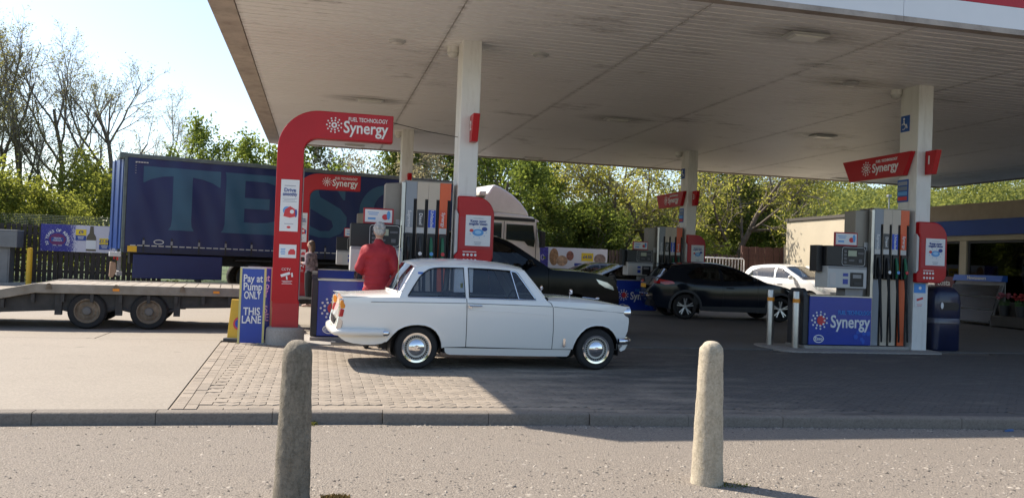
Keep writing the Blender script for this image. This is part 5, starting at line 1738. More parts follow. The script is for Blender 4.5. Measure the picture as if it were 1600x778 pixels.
modern_car("grey_estate_car", "dark car with a bright windscreen below the right hand banner", (11.5, 31.4, 0), radians(182), HATCH, mat("dark_grey_car_paint", (.03, .032, .036), .22, .3, coat=1.))
# ------------------------------------------------------------------ flatbed trailer
M_DECK = mat("worn_deck", (.30, .26, .21), .8, var=.25, vs=5, dirt=(.18, .15, .12), dirt_amt=.6, ds=3)
M_CHAS = mat("chassis_dark", (.045, .042, .04), .7, var=.3, vs=6)
M_RAIL = mat("side_rail_grey", (.26, .23, .19), .6, .2, var=.2, vs=5, dirt=(.2, .15, .1), dirt_amt=.5, ds=4)
t = thing("flatbed_trailer", "long low flatbed trailer with two axles hitched behind the black four wheel drive", "trailer", (-3.57, 14.66, 0), radians(5.5))
def deck_z(x):
    return .70 if x > -.75 else .70 + (x + .75) * .22
W2 = 2.1
# deck boards across the chassis
x = -3.4
while x < 2.95:
    a, b = x + .006, x + .194
    za, zb_ = deck_z(a), deck_z(b)
    MB().add([(a, .07, za - .04), (b, .07, zb_ - .04), (b, W2 - .07, zb_ - .04), (a, W2 - .07, za - .04), (a, .07, za), (b, .07, zb_), (b, W2 - .07, zb_), (a, W2 - .07, za)],
             [(0, 3, 2, 1), (4, 5, 6, 7), (0, 1, 5, 4), (1, 2, 6, 5), (2, 3, 7, 6), (3, 0, 4, 7)]).build("deck_board", M_DECK, t)
    x += .2
for y0, y1 in ((-.03, .065), (W2 - .065, W2 + .03)):
    MB().prism([(-3.4, deck_z(-3.4) + .015), (-.75, .715), (2.95, .715), (2.95, .57), (-.75, .565), (-3.4, deck_z(-3.4) - .13)], 'y', y0, y1).build("side_rail", M_RAIL, t, bevel=.01)
    yb0, yb1 = (.10, .20) if y0 < 1 else (W2 - .20, W2 - .10)
    MB().prism([(-3.0, deck_z(-3.0) - .13), (-.75, .56), (2.95, .565), (2.95, .40), (-.2, .30), (-1.2, .25), (-3.0, .05)], 'y', yb0, yb1).build("chassis_beam", M_CHAS, t)
    for x in np.arange(-2.9, 2.9, .42):
        z = deck_z(x)
        box("outrigger", M_CHAS, t, x, x + .05, min(y0, yb0) + (.03 if y0 < 1 else 0), max(y1, yb1) - (.03 if y0 > 1 else 0), z - .27, z - .14)
for x in (-.55, .42, 1.42):
    MB().prism(arc(x, .69, .035, 0, pi, 8) + [(x - .045, .63), (x + .045, .63)], 'y', -.045, -.02).build("lashing_ring", M_RUSTY, t)
for x in (.42, 1.95):
    box("marker_lamp", M_AMBER, t, x - .05, x + .05, -.046, -.029, .62, .66)
box("marker_lamp", M_REDL, t, -1.42, -1.30, -.046, -.029, .40, .45)
for s, y in ((-1, .10), (1, W2 - .10)):
    for x in (0, .92):
        wheel(t, x, y - .02 * s, .29, s, 'steel', .19, .19)
    for x in (.46, -.42, 1.34):
        box("spring_hanger", M_CHAS, t, x - .05, x + .05, y - .05, y + .05, .22, .56)
    MB().tube([(-.42, y, .33), (0, y, .22), (.46, y, .34), (.92, y, .22), (1.34, y, .33)], .03, 6).build("leaf_spring", M_CHAS, t)
for x in (0, .92):
    MB().tube([(x, .1, .29), (x, W2 - .1, .29)], .045, 8).build("axle", M_CHAS, t)
for y in (.35, W2 - .35):
    MB().tube([(2.9, y, .50), (4.25, W2 / 2, .46)], .05, 6).build("drawbar", M_CHAS, t)
MB().tube([(4.2, W2 / 2, .46), (4.48, W2 / 2, .48)], .06, 8).ball((4.5, W2 / 2, .48), .08, .07, .07, 10, 6).build("coupling", M_GREYM, t, True)
MB().tube([(3.75, .72, .02), (3.75, .72, .80)], .03, 8).box(3.68, 3.82, .65, .79, 0, .02).tube([(3.75, .72, .80), (3.75, .55, .82)], .012, 6).build("jockey_leg", M_STEEL, t)
wn_ = MB().box(3.05, 3.35, .8, 1.3, .55, .80).lathe([(.09, -.2), (.09, .2)], 12, (3.2, 1.05, .72), 'y')
wn_.build("winch", M_DGREY, t)

# ------------------------------------------------------------------ articulated lorry
M_CURT = mat("curtain_blue", (.006, .018, .095), .40, var=.12, vs=.8, dirt=(.014, .02, .07), dirt_amt=.4, ds=.9)
M_CLET = mat("curtain_letter", (.028, .098, .168), .45, var=.1, vs=1.)
M_LFR = mat("trailer_frame", (.12, .15, .145), .55, .3, var=.2, vs=4)
LY, LW = 27.9, 2.5
lor = thing("articulated_lorry", "articulated lorry with a blue curtain sided trailer and white cab behind the pumps", "lorry", (-5.8, 27.36, 0), radians(14.5))
# curtain with gentle billows
cv, cf = [], []
nx_, nz_ = 150, 14
for i in range(nx_ + 1):
    for j in range(nz_ + 1):
        x, z = .10 + 11.4 * i / nx_, 1.36 + 2.72 * j / nz_
        e = sin(pi * j / nz_)
        cv.append((x, -.020 * sin(x * 4.6) * (.3 + e) - .025 * e - .012 * sin(x * 9.7 + z * 3), z))
for i in range(nx_):
    for j in range(nz_):
        a = i * (nz_ + 1) + j
        cf.append((a, a + nz_ + 1, a + nz_ + 2, a + 1))
cur = MB().add(cv, cf).build("curtain", M_CURT, lor, True, angle=80, fix=False)
# serif capitals, stencilled on the curtain
def serif(poly, x0, z0, h, wd, holes=()):
    P = lambda q: (x0 + q[0] * wd, z0 + q[1] * h)
    return [P(q) for q in poly], [[P(q) for q in hh] for hh in holes]
GL = {
 'T': [(0, 1), (1, 1), (1, .74), (.985, .74), (.90, .80), (.76, .85), (.63, .87), (.63, .16), (.64, .06), (.67, 0), (.34, 0), (.37, .06), (.38, .16), (.38, .87), (.24, .85), (.10, .80), (.015, .74), (0, .74)],
 'E': [(.04, 1), (1, 1), (1, .78), (.985, .78), (.90, .84), (.75, .88), (.58, .885), (.38, .885), (.38, .60), (.80, .60), (.80, .42), (.38, .42), (.38, .19), (.60, .185), (.78, .20), (.93, .24), (1.04, .29), (1.05, 0), (0, 0), (.04, .05), (.06, .14), (.06, .86), (.055, .95)],
}
def ring_letter(kind):
    o = arc(.5, .5, .5, 0, 2 * pi, 40, .5)[:-1]
    i = arc(.5, .5, .27, 0, 2 * pi, 40, .38)[:-1]
    if kind == 'O': return o, [i]
    out = [p for p in arc(.52, .5, .52, radians(42), radians(318), 40, .5)]
    inn = [p for p in arc(.56, .5, .30, radians(318), radians(42), 40, .37)]
    return out + [(.92, .32)] + inn + [(.93, .60), (.93, .92)], []
S_ = [(.93, .95), (.93, .68), (.89, .68), (.78, .82), (.60, .89), (.42, .88), (.36, .80), (.40, .70), (.60, .62), (.84, .52), (.98, .38), (.98, .22), (.86, .08), (.64, 0), (.40, 0), (.20, .04), (.06, .09), (.06, .34), (.10, .34), (.22, .18), (.42, .11), (.62, .12), (.70, .20), (.66, .30), (.46, .38), (.22, .48), (.07, .62), (.06, .78), (.20, .93), (.44, 1), (.70, .98)]
def curtain_y(x, z):
    e = sin(pi * (z - 1.36) / 2.72)
    return -.020 * sin(x * 4.6) * (.3 + e) - .025 * e - .012 * sin(x * 9.7 + z * 3) - .006
for ch, x0, wd in (('T', .54, 2.25), ('E', 2.85, 1.85), ('S', 5.35, 1.6), ('C', 7.35, 1.95), ('O', 9.6, 1.7)):
    if ch in GL: poly, holes = GL[ch], []
    elif ch == 'S': poly, holes = S_, []
    else: poly, holes = ring_letter(ch)
    poly, holes = serif(poly, x0, 1.93, 1.92, wd, holes)
    panel_obj("curtain_letter", M_CLET, cur, poly, holes, lambda x, z: (x, curtain_y(x, z), z), .12)
# body of the trailer
MB().box(.06, 11.55, .02, LW - .02, 1.36, 4.10).build("cargo_box", M_DGREY, lor)
box("top_rail", M_LFR, lor, -.02, 11.6, -.03, .06, 4.08, 4.20, .01)
box("top_rail", M_LFR, lor, -.02, 11.6, LW - .06, LW + .03, 4.08, 4.20, .01)
box("roof", M_LGREY, lor, 0, 11.58, .06, LW - .06, 4.11, 4.19)
box("bottom_rail", mat("rail_navy", (.012, .016, .05), .5), lor, .02, 11.55, -.02, .06, 1.20, 1.36)
for x in (0.0, 11.52):
    box("corner_post", M_LFR, lor, x, x + .09, -.02, .10, 1.2, 4.08, .008)
box("corner_post", M_LFR, lor, 0, .09, LW - .10, LW + .02, 1.2, 4.08, .008)
rd = MB().box(-.03, .055, 0, LW / 2 - .12, 1.30, 4.02).build("rear_door", mat("door_blue", (.03, .07, .24), .3, var=.15, vs=1.2), lor)
rd.location = (0, .11, 0)
rd.rotation_euler = (0, 0, radians(13))
rd2 = box("rear_door", mat("door_blue", (.05, .12, .42), .35, var=.15, vs=1.2), lor, -.03, .055, LW / 2 + .01, LW - .11, 1.30, 4.02)
for d, ys in ((rd, (.25, .8)), (rd2, (1.6, 2.15))):
    for y in ys:
        MB().tube([(-.05, y, 1.25), (-.05, y, 4.05)], .018, 6).build("locking_bar", mat("door_bar_blue", (.03, .07, .24), .35), d)
box("rear_header", M_LFR, lor, -.14, .10, -.02, LW + .02, 4.03, 4.22, .03)
# straps along the curtain's foot
for k in range(14):
    x = .62 + k * .80
    box("curtain_strap", M_BLACK, lor, x - .02, x + .02, -.05, -.028, 1.22, 1.66)
    box("strap_buckle", M_GREYM, lor, x - .03, x + .03, -.062, -.045, 1.46, 1.58)
for k in range(55):
    pass
mk = MB()
for k in range(52):
    mk.box(.25 + k * .2, .40 + k * .2, -.0285, -.021, 1.405, 1.435)
mk.build("marker_tape", mat("marker_tape", (.55, .54, .50), .4), lor)
tp = MB()
for k in range(5):
    tp.box(.30 + k * .075, .36 + k * .075, -.06, -.048, 3.93, 3.965)
    tp.box(.30, .335, -.06, -.048, 3.92 - k * .075, 3.86 + .05 - k * .075)
tp.build("corner_tape", mat("marker_tape", (.55, .54, .50), .4), lor)
ov = MB()
a, b = arc(1.05, 1.545, .15, 0, 2 * pi, 20, .075)[:-1], arc(1.05, 1.545, .12, 0, 2 * pi, 20, .05)[:-1]
n = len(a)
ov.add([(p[0], -.045, p[1]) for p in a] + [(p[0], -.045, p[1]) for p in b], [(i, (i + 1) % n, n + (i + 1) % n, n + i) for i in range(n)])
ov.build("maker_badge", M_LGREY, lor)
box("hazard_plate", M_YELLOW, lor, .18, .44, -.035, -.022, 1.22, 1.40)
box("skirt", mat("skirt_blue", (.008, .018, .10), .4, var=.1), lor, .35, 2.95, -.01, .03, .42, 1.15, .02)
box("chassis", M_CHAS, lor, .3, 11.0, .75, 1.75, .85, 1.2)
for x in (3.95, 5.25, 6.55):
    for y, s in ((.24, -1), (LW - .24, 1)):
        wheel(lor, x, y, .50, s, 'steel', .38, .30)
    box("mudguard", M_BLACK, lor, x - .6, x + .6, .05, .5, 1.04, 1.08)
box("landing_leg", M_CHAS, lor, 8.0, 8.15, .35, .5, .15, 1.1)
rb_ = MB().box(-.06, .08, .25, LW - .25, .48, .60).box(0, .06, .6, .7, .6, 1.2).box(0, .06, LW - .7, LW - .6, .6, 1.2)
rb_.build("rear_bumper_bar", M_GREYM, lor)
MB().prism([(-.26, .90), (-.10, .88), (-.08, .60), (-.18, .42), (-.28, .44)], 'y', .18, .42).build("buffer", mat("buffer_rust", (.36, .24, .16), .8, var=.2), lor, bevel=.02)
MB().box(-.30, .02, .0, .55, 1.06, 1.20).build("rear_step", M_LGREY, lor, bevel=.01)
for y in (.2, LW - .2):
    box("tail_lamp", M_REDL, lor, -.10, -.05, y - .14, y + .14, .95, 1.05)
# the cab
M_CABW = mat("cab_white", (.72, .69, .64), .35, coat=.3, var=.05)
x_ = 12.25
side = [(x_, .62), (x_, 2.90), (x_ + .06, 3.0), (x_ + .5, 3.04), (x_ + 1.55, 3.0), (x_ + 1.96, 2.96), (x_ + 2.10, 2.86), (x_ + 2.26, 2.05), (x_ + 2.33, 1.55), (x_ + 2.35, .62), (x_ + 2.22, .42), (x_ + 1.95, .42), (x_ + 1.90, .62)]
wa = arc(x_ + 1.33, .50, .56, .2, pi - .2, 12)
cabm = MB().prism(side[:-1] + [(x_ + 1.95, .62)] + wa, 'y', .06, LW - .06).build("cab_body", M_CABW, lor, True, .05, angle=35)
for y0, y1 in ((.035, .058), (LW - .058, LW - .035)):
    box("roof_band", M_BLACK, cabm, x_ + .08, x_ + 2.02, y0, y1, 2.78, 2.90)
    MB().prism([(x_ + .82, 2.66), (x_ + 1.96, 2.66), (x_ + 2.05, 2.1), (x_ + 2.02, 1.88), (x_ + 1.75, 1.92), (x_ + 1.6, 2.06), (x_ + .82, 2.10)], 'y', y0, y1).build("door_window", M_GLASSD if False else mat("cab_glass", (.02, .028, .02), .05, spec=.8), cabm)
    MB().prism([(x_ + .10, 2.68), (x_ + .62, 2.68), (x_ + .62, 2.10), (x_ + .10, 2.10)], 'y', y0, y1).build("rear_side_window", mat("cab_glass", (.02, .028, .02), .05, spec=.8), cabm, bevel=.01)
    for xx in (x_ + .72, x_ + 2.10):
        MB().box(xx - .006, xx + .006, y0 + .004, y1, .75, 2.76).build("door_gap", M_BLACK, cabm)
    box("door_handle", M_BLACK, cabm, x_ + .78, x_ + .95, y0 - .01, y1, 1.55, 1.60)
ws = MB().add([(x_ + 2.125, .18, 2.80), (x_ + 2.28, .18, 2.0), (x_ + 2.28, LW - .18, 2.0), (x_ + 2.125, LW - .18, 2.80)], [(0, 1, 2, 3)]).build("windscreen", mat("cab_glass", (.02, .028, .02), .05, spec=.8), cabm)
MB().prism([(x_ + 2.02, 2.92), (x_ + 2.22, 2.86), (x_ + 2.26, 2.80), (x_ + 2.10, 2.84)], 'y', .15, LW - .15).build("sun_visor", M_CABW, cabm)
# wind deflector: curved blade with side cheeks
dfl = [(x_ - .10, 3.52), (x_ + .22, 4.02), (x_ + .32, 4.03), (x_ + .60, 3.95), (x_ + 1.05, 3.74), (x_ + 1.45, 3.45), (x_ + 1.72, 3.16), (x_ + 1.82, 2.98), (x_ + .2, 3.04), (x_ - .12, 3.02)]
MB().prism(dfl, 'y', .10, LW - .10).build("wind_deflector", M_CABW, lor, True, .07, angle=35)
MB().prism([(x_ - .34, 3.60), (x_ - .06, 3.62), (x_ - .02, 3.78), (x_ - .30, 3.76)], 'y', .12, LW - .12).build("deflector_edge", M_CABW, lor, bevel=.03)
MB().prism([(x_ - .12, 1.0), (x_ + .02, 1.0), (x_ + .02, 3.55), (x_ - .12, 3.50)], 'y', .08, .16).build("side_collar", M_CABW, lor, bevel=.01)
for y, s in ((.26, -1), (LW - .26, 1)):
    wheel(lor, x_ + 1.33, y, .50, s, 'steel', .32, .30)
    wheel(lor, x_ - 1.9, y, .50, s, 'steel', .32, .30)
    mi = MB().box(x_ + 2.2, x_ + 2.36, (-.22 if s < 0 else LW + .02), (-.02 if s < 0 else LW + .22), 1.95, 2.55)
    mi.tube([(x_ + 2.15, .06 if s < 0 else LW - .06, 2.6), (x_ + 2.3, -.1 if s < 0 else LW + .1, 2.55)], .02, 6)
    mi.build("door_mirror", M_BLACK, lor, bevel=.02)
    box("headlamp", M_LENS, lor, x_ + 2.30, x_ + 2.37, (.2 if s < 0 else LW - .55), (.55 if s < 0 else LW - .2), .70, .90)
box("tractor_chassis", M_CHAS, lor, x_ - 2.6, x_ + .6, .85, 1.65, .62, .90)
box("grille", M_DGREY, lor, x_ + 2.335, x_ + 2.365, .4, LW - .4, 1.0, 1.7)

for o in list(lor.children):
    if o.name.split('.')[0] in ('cab_body', 'wind_deflector', 'deflector_edge', 'side_collar'):
        o.scale = (1, 1, 1.045)

# ------------------------------------------------------------------ perimeter fence, banners, cabinet, post
M_FENCE = mat("dark_fence", (.045, .036, .030), .85, var=.35, vs=5)
M_FENCE2 = mat("brown_fence", (.085, .062, .046), .85, var=.35, vs=5)
FY = 31.2
FY2 = 33.8
def fence(name, label, x0, x1, h, pitch, bw, m, seed, fy=31.2):
    t = thing(name, label, "fence", (x0, fy, 0))
    rg = random.Random(seed)
    bm_ = MB().box(-bw / 2, bw / 2, -.012, .012, .05, h).mesh("board")
    bm_.materials.append(m)
    n = int((x1 - x0) / pitch)
    for i in range(n):
        o = obj("board", bm_, t, (pitch * (i + .5) + rg.uniform(-.008, .008), 0, rg.uniform(-.02, .02)), (rg.uniform(-.01, .01), rg.uniform(-.008, .008), 0))
    for z in (.45, 1.05, h - .3):
        box("rail", m, t, 0, x1 - x0, .014, .08, z - .045, z + .045)
    for k in range(int((x1 - x0) / 2.7) + 1):
        box("post", m, t, min(k * 2.7, x1 - x0 - .12), min(k * 2.7, x1 - x0 - .12) + .11, .082, .19, 0, h + .04)
    return t
fence("board_fence", "dark board fence below the left hand banner beside the lorry", -14.0, -5.2, 2.0, .165, .125, M_FENCE, 1)
fence("board_fence", "brown board fence behind the parked cars in the middle distance", 8.9, 18.2, 2.05, .155, .11, M_FENCE2, 2, FY2)
fence("board_fence", "short closed reddish fence beside the cream shop wall", 18.25, 22.4, 2.45, .150, .146, mat("reddish_fence", (.10, .05, .04), .85, var=.3, vs=5), 3, FY2)
tag(MB().tube([(20.2, FY2 - .16, 0), (20.2, FY2 - .16, 2.6)], .045, 8).build("fence_pole", M_STEEL), "pale metal pole in front of the reddish fence", "pole")
# mesh above the left fence
ms = MB()
for k in range(int(7.2 / .07)):
    x = -14 + k * .07
    ms.tube([(x, FY + .25, 1.9), (x, FY + .25, 2.32)], .004, 3, False)
for z in np.arange(1.95, 2.34, .055):
    ms.tube([(-14, FY + .25, z), (-6.8, FY + .25, z)], .004, 3, False)
ms = ms.build("mesh_fence", mat("green_mesh", (.05, .10, .07), .6), fix=False)
tag(ms, "low green wire mesh fence showing above the dark boards", "fence")
# left banner
def sparkle_mat():
    m, nt, b = nodes_of("banner_blue")
    tc = nt.nodes.new("ShaderNodeTexCoord")
    sp = nt.nodes.new("ShaderNodeSeparateXYZ")
    nt.links.new(tc.outputs['Object'], sp.inputs[0])
    f = nt.nodes.new("ShaderNodeMapRange")
    nt.links.new(sp.outputs[0], f.inputs[0])
    f.inputs[1].default_value = .75
    f.inputs[2].default_value = 1.30
    n = noise(nt, 26, 2)
    ad = nt.nodes.new("ShaderNodeMath"); ad.operation = 'MULTIPLY_ADD'
    nt.links.new(n, ad.inputs[0]); ad.inputs[1].default_value = 1.1
    sb = nt.nodes.new("ShaderNodeMath"); sb.operation = 'SUBTRACT'
    nt.links.new(f.outputs[0], sb.inputs[0]); sb.inputs[1].default_value = .55
    nt.links.new(sb.outputs[0], ad.inputs[2])
    c = mixc(nt, ramp(nt, ad.outputs[0], .35, .65), (.035, .035, .27), (.62, .60, .68))
    n2 = noise(nt, 40, 2)
    c = mixc(nt, ramp(nt, n2, .66, .70), c, (.75, .75, .8))
    nt.links.new(c, b.inputs['Base Color'])
    b.inputs['Roughness'].default_value = .5
    return m
t = thing("offer_banner", "long blue and white offer banner with wine bottle and price tags, left of the lorry", "banner", (-9.12, FY - .03, 0))
box("cloth", sparkle_mat(), t, 0, 2.55, -.012, 0, 1.13, 2.04)
y = -.018
s_ = "30 YEARS OF REWARDS"
for i, ch in enumerate(s_):
    a = radians(205 - 230 * i / (len(s_) - 1))
    if ch != ' ':
        text(t, ch, .13, (.52 + .33 * cos(a), y, 1.50 + .33 * sin(a)), M_PRINTW, rot=a - pi / 2, bold=.015)
disc_on(t, "club_disc", .52, y + .002, 1.53, .26, .20, mat("club_maroon", (.16, .02, .12), .5))
box("club_plate", M_INK, t, .33, .71, y - .004, y + .004, 1.46, 1.60)
text(t, "TESCO", .075, (.52, y - .008, 1.565), M_PRINTW)
text(t, "Clubcard", .075, (.52, y - .008, 1.495), M_PRINTW)
text(t, "1995 - 2025", .06, (.52, y, 1.33), M_PRINTW, bold=0)
def tagprice(x, z, s, w_):
    b = box("price_tag", mat("tag_yellow", (.85, .62, .03), .5), t, x, x + w_, y - .004, y + .006, z, z + .20)
    text(b, s, .15, (x + w_ / 2, y - .008, z + .10), M_INK, bold=.02)
    box("tag_foot", M_INK, t, x, x + w_, y - .004, y + .006, z - .18, z - .01)
    bars(t, x + w_ / 2, y - .005, z - .06, w_ * .6, 2, .05, M_PRINTW, .02)
tagprice(1.08, 1.70, "£9", .33)
tagprice(1.83, 1.42, "£1.50", .33)
bt = [(1.42, 1.18), (1.42, 1.60), (1.44, 1.68), (1.51, 1.78), (1.53, 2.02), (1.63, 2.02), (1.65, 1.78), (1.71, 1.68), (1.73, 1.60), (1.73, 1.18)]
MB().prism(bt, 'y', y - .004, y + .006).build("bottle_picture", mat("bottle_brown", (.10, .08, .05), .4), t)
box("bottle_label", M_PAPER, t, 1.42, 1.73, y - .007, y - .003, 1.24, 1.54)
MB().prism([(2.10, 1.40), (2.14, 1.90), (2.34, 1.90), (2.36, 1.40)], 'y', y - .004, y + .006).build("can_picture", mat("can_navy", (.03, .05, .14), .4), t)
box("can_band", M_PBLUE, t, 2.115, 2.355, y - .007, y - .003, 1.60, 1.72)
# right banner
t = thing("offer_banner", "long offer banner with a yellow tag on the fence beyond the lorry cab", "banner", (8.6, FY2 - .03, 0))
box("cloth", M_PAPER, t, 0, 3.35, -.012, 0, 1.10, 2.05)
box("blue_end", mat("banner_indigo", (.06, .05, .30), .5, var=.6, vs=9), t, .02, .75, -.018, -.011, 1.11, 2.04)
text(t, "30", .35, (.42, -.024, 1.6), mat("print_lilac", (.5, .45, .7), .5))
for k, (xa, za, rx, rz) in enumerate(((1.0, 1.65, .20, .36), (1.35, 1.5, .25, .22), (1.7, 1.72, .16, .2))):
    disc_on(t, "food_picture", xa, -.016 - k * .002, za, rx, rz, mat("food_%d" % k, ((.40, .22, .10), (.55, .35, .20), (.30, .12, .08))[k], .5, var=.5, vs=8))
b = box("price_tag", mat("tag_yellow", (.85, .62, .03), .5), t, 2.20, 2.72, -.020, -.011, 1.52, 1.86)
text(b, "£4.50", .17, (2.46, -.024, 1.69), M_INK, bold=.02)
disc_on(t, "food_picture", 3.02, -.016, 1.62, .26, .22, mat("food_3", (.28, .20, .16), .5, var=.5, vs=9))
box("tag_foot", M_INK, t, 1.9, 2.9, -.016, -.011, 1.30, 1.42)

M_CAB = mat("cabinet_grey", (.16, .17, .18), .5, .2, var=.12, vs=3)
t = thing("service_cabinet", "grey metal air and water service cabinet at the left edge", "cabinet", (-10.15, 30.3, 0))
box("pedestal", M_CAB, t, -.12, .38, .05, .50, 0, 1.20, .015)
hd_ = box("head", M_CAB, t, -.70, .62, -.10, .55, 1.20, 1.74, .02)
box("lid", mat("cabinet_light", (.27, .28, .29), .45), hd_, -.70, .62, -.11, .56, 1.742, 1.775, .01)
box("door", M_CAB, t, -.07, .33, .035, .05, .08, 1.15, .005)
box("lock", M_BLACK, t, .0, .04, .02, .036, .62, .70)
box("plinth", M_ISLAND, t, -.2, 1.1, -.05, .7, 0, .06)
tag(MB().lathe([(.085, 0), (.085, 1.17), (.07, 1.21), (.001, 1.22)], 20).build("yellow_post", M_YELLOW, None, True, loc=(-9.15, 30.25, 0)), "round yellow guard post beside the grey cabinet", "post")

# white hoop railing
t = thing("hoop_railing", "white tubular railing in front of the brown fence", "railing", (15.55, 32.0, 0))
MB().tube([(0, 0, 0), (0, 0, 1.80), (.06, 0, 1.86), (1.74, 0, 1.86), (1.80, 0, 1.80), (1.80, 0, 0)], .03, 8).build("hoop", M_PRINTW, t, True)
MB().tube([(.0, 0, .9), (1.8, 0, .9)], .022, 6).build("mid_rail", M_PRINTW, t)
for k in range(12):
    MB().tube([(.14 + k * .14, 0, .9), (.14 + k * .14, 0, 1.84)], .012, 6).build("bar", M_PRINTW, t)

# ------------------------------------------------------------------ shop
M_CWALL = mat("cream_render", (.50, .44, .33), .75, var=.05, vs=1.2, bmp=.2, bs=30)
M_BFASC = mat("shop_blue", (.012, .06, .34), .35, var=.05)
M_BEIGE = mat("beige_band", (.36, .30, .24), .6, var=.08)
SX = 20.0
shop = thing("forecourt_shop", "flat roofed cream forecourt shop with blue fascia and large windows", "building", (SX, 26, 0))
def sbox(name, m, x0, x1, y0, y1, z0, z1, bevel=0, parent=None):
    return box(name, m, parent or shop, x0 - SX, x1 - SX, y0 - 26, y1 - 26, z0, z1, bevel)
wl = sbox("wall", M_CWALL, SX, SX + .25, 26.6, 33.2, 0, 3.58)
sbox("wall", M_CWALL, SX + .26, 32, 33.0, 33.2, 0, 3.58)
sbox("wall", M_CWALL, 31.8, 32, 4.2, 32.98, 0, 3.58)
sbox("wall", M_CWALL, SX, 31.78, 4.0, 4.2, 0, 3.58)
sbox("roof", M_DGREY, SX + .05, 31.95, 4.1, 33.1, 3.582, 3.70)
sbox("coping", mat("coping_dark", (.09, .08, .07), .6), SX - .06, SX + .04, 24.9, 33.25, 3.60, 3.72)
sbox("header_band", M_BEIGE, SX - .10, SX + .06, 4.0, 24.88, 3.22, 3.74)
fb = sbox("blue_fascia", M_BFASC, SX - .14, SX + .05, 4.0, 24.86, 2.74, 3.215)
sbox("lintel", M_CWALL, SX, SX + .2, 4.2, 26.58, 2.58, 2.735)
for ya, yb in ((26.30, 26.58), (22.68, 22.96), (18.6, 18.9), (14.4, 14.7), (10.2, 10.5), (6.0, 6.3)):
    sbox("pier", M_CWALL, SX, SX + .22, ya, yb, 0, 2.575)
for k, (ya, yb) in enumerate(((22.98, 26.28), (18.92, 22.66), (14.72, 18.58), (10.52, 14.38), (6.32, 10.18))):
    z0 = .55
    wnd = sbox("window", mat("frame_dark", (.05, .05, .055), .4, .4), SX + .05, SX + .13, ya, ya + .07, z0, 2.57)
    sbox("frame", mat("frame_dark", (.05, .05, .055), .4, .4), SX + .05, SX + .13, yb - .07, yb, z0, 2.57, parent=wnd)
    sbox("frame", mat("frame_dark", (.05, .05, .055), .4, .4), SX + .05, SX + .13, ya + .072, yb - .072, 2.50, 2.57, parent=wnd)
    sbox("sill", mat("frame_dark", (.05, .05, .055), .4, .4), SX + .03, SX + .13, ya + .072, yb - .072, z0, z0 + .07, parent=wnd)
    sbox("pane", M_GLASSS, SX + .085, SX + .097, ya + .072, yb - .072, z0 + .072, 2.498, parent=wnd)
    sbox("stall_riser", M_CWALL, SX + .02, SX + .18, ya, yb, 0, z0 - .002)
    for j in range(3):
        sbox("blind_post", M_LGREY, SX + .3, SX + .34, ya + .35 + j * 1.3, ya + .39 + j * 1.3, .6, 2.4)
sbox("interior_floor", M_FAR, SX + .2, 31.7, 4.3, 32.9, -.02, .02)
for k in range(5):
    sh = sbox("shelf_unit", mat("shelf_grey", (.20, .19, .18), .6), 22.4, 22.9, 7 + k * 4, 9.4 + k * 4, 0.02, 1.7)
    for j in range(3):
        sbox("goods", mat("goods_%d" % (k % 3), ((.35, .12, .08), (.12, .20, .35), (.4, .35, .12))[k % 3], .6, var=.7, vs=12), 22.25, 22.39, 7.1 + k * 4, 9.3 + k * 4, .25 + j * .5, .55 + j * .5, parent=sh)
# small fittings on the cream wall
for (ya, za, m_, lb, cat_, nm) in ((31.05, 2.20, M_DGREY, "small dark wall lamp high on the cream shop wall", "lamp", "wall_lamp"),):
    o = box(nm, m_, None, SX - .10, SX - .003, ya - .10, ya + .10, za, za + .22, .02)
    tag(o, lb, cat_)
t = thing("warning_sign", "small yellow and red warning sign on the cream shop wall", "sign", (SX - .012, 31.3, 1.05))
box("plate", M_PAPER, t, -.006, .006, -.30, .30, 0, .62)
box("yellow_field", M_YELLOW, t, -.012, -.005, -.27, .27, .22, .42)
box("red_field", M_PRED, t, -.012, -.005, -.27, .27, .04, .20)

# newspaper rack, coffee board, flower buckets
t = thing("newspaper_rack", "newspaper stand with blue header and clear flaps outside the shop window", "newspaper rack", (19.55, 21.8, 0))
box("back", M_GREYM, t, .20, .24, -.95, .95, .05, 1.32, .01)
hd_ = MB().prism([(.05, 1.32), (.28, 1.32), (.28, 1.50), (.12, 1.50)], 'y', -.97, .97).build("header", mat("header_blue", (.03, .12, .50), .4), t)
text(hd_, "Newspapers", .15, (.068, 0, 1.41), M_PRINTW, '-x', bold=.015)
for z in (.12, .50, .88):
    xo = -.30 + z * .28
    MB().prism([(xo, z - .02), (xo + .16, z + .34), (xo + .19, z + .34), (xo + .19, z - .02)], 'y', -.93, .93).build("shelf", M_GREYM, t)
    for k in range(5):
        yy = -.90 + k * .37
        MB().prism([(xo - .004, z + .01), (xo + .135, z + .325), (xo + .125, z + .33), (xo - .016, z + .012)], 'y', yy, yy + .31).build("newspaper", mat("newsprint_%d" % (k % 3), ((.26, .26, .25), (.16, .16, .16), (.28, .23, .20))[k % 3], .6, var=.45, vs=14), t)
    MB().prism([(xo - .03, z + .01), (xo + .11, z + .33), (xo + .106, z + .332), (xo - .034, z + .012)], 'y', -.93, .93).build("clear_flap", glass("flap_clear", (.75, .78, .80), .35, .25), t)
for y in (-.95, .95):
    MB().tube([(-.25, y, 0), (-.25, y, .12), (.2, y, 1.3)], .02, 6).tube([(.22, y, 0), (.22, y, 1.3)], .02, 6).build("leg", M_GREYM, t)
t = thing("coffee_board", "dark maroon coffee advertising board left of the newspaper stand", "sign board", (19.7, 23.25, 0))
box("panel", mat("coffee_maroon", (.11, .012, .028), .4), t, 0, .05, -.42, .42, .10, 1.42, .01)
text(t, "costa", .26, (-.008, 0, 1.22), M_PRINTW, '-x', bold=.015)
text(t, "EXPRESS", .10, (-.008, 0, 1.06), M_PRINTW, '-x', bold=.01)
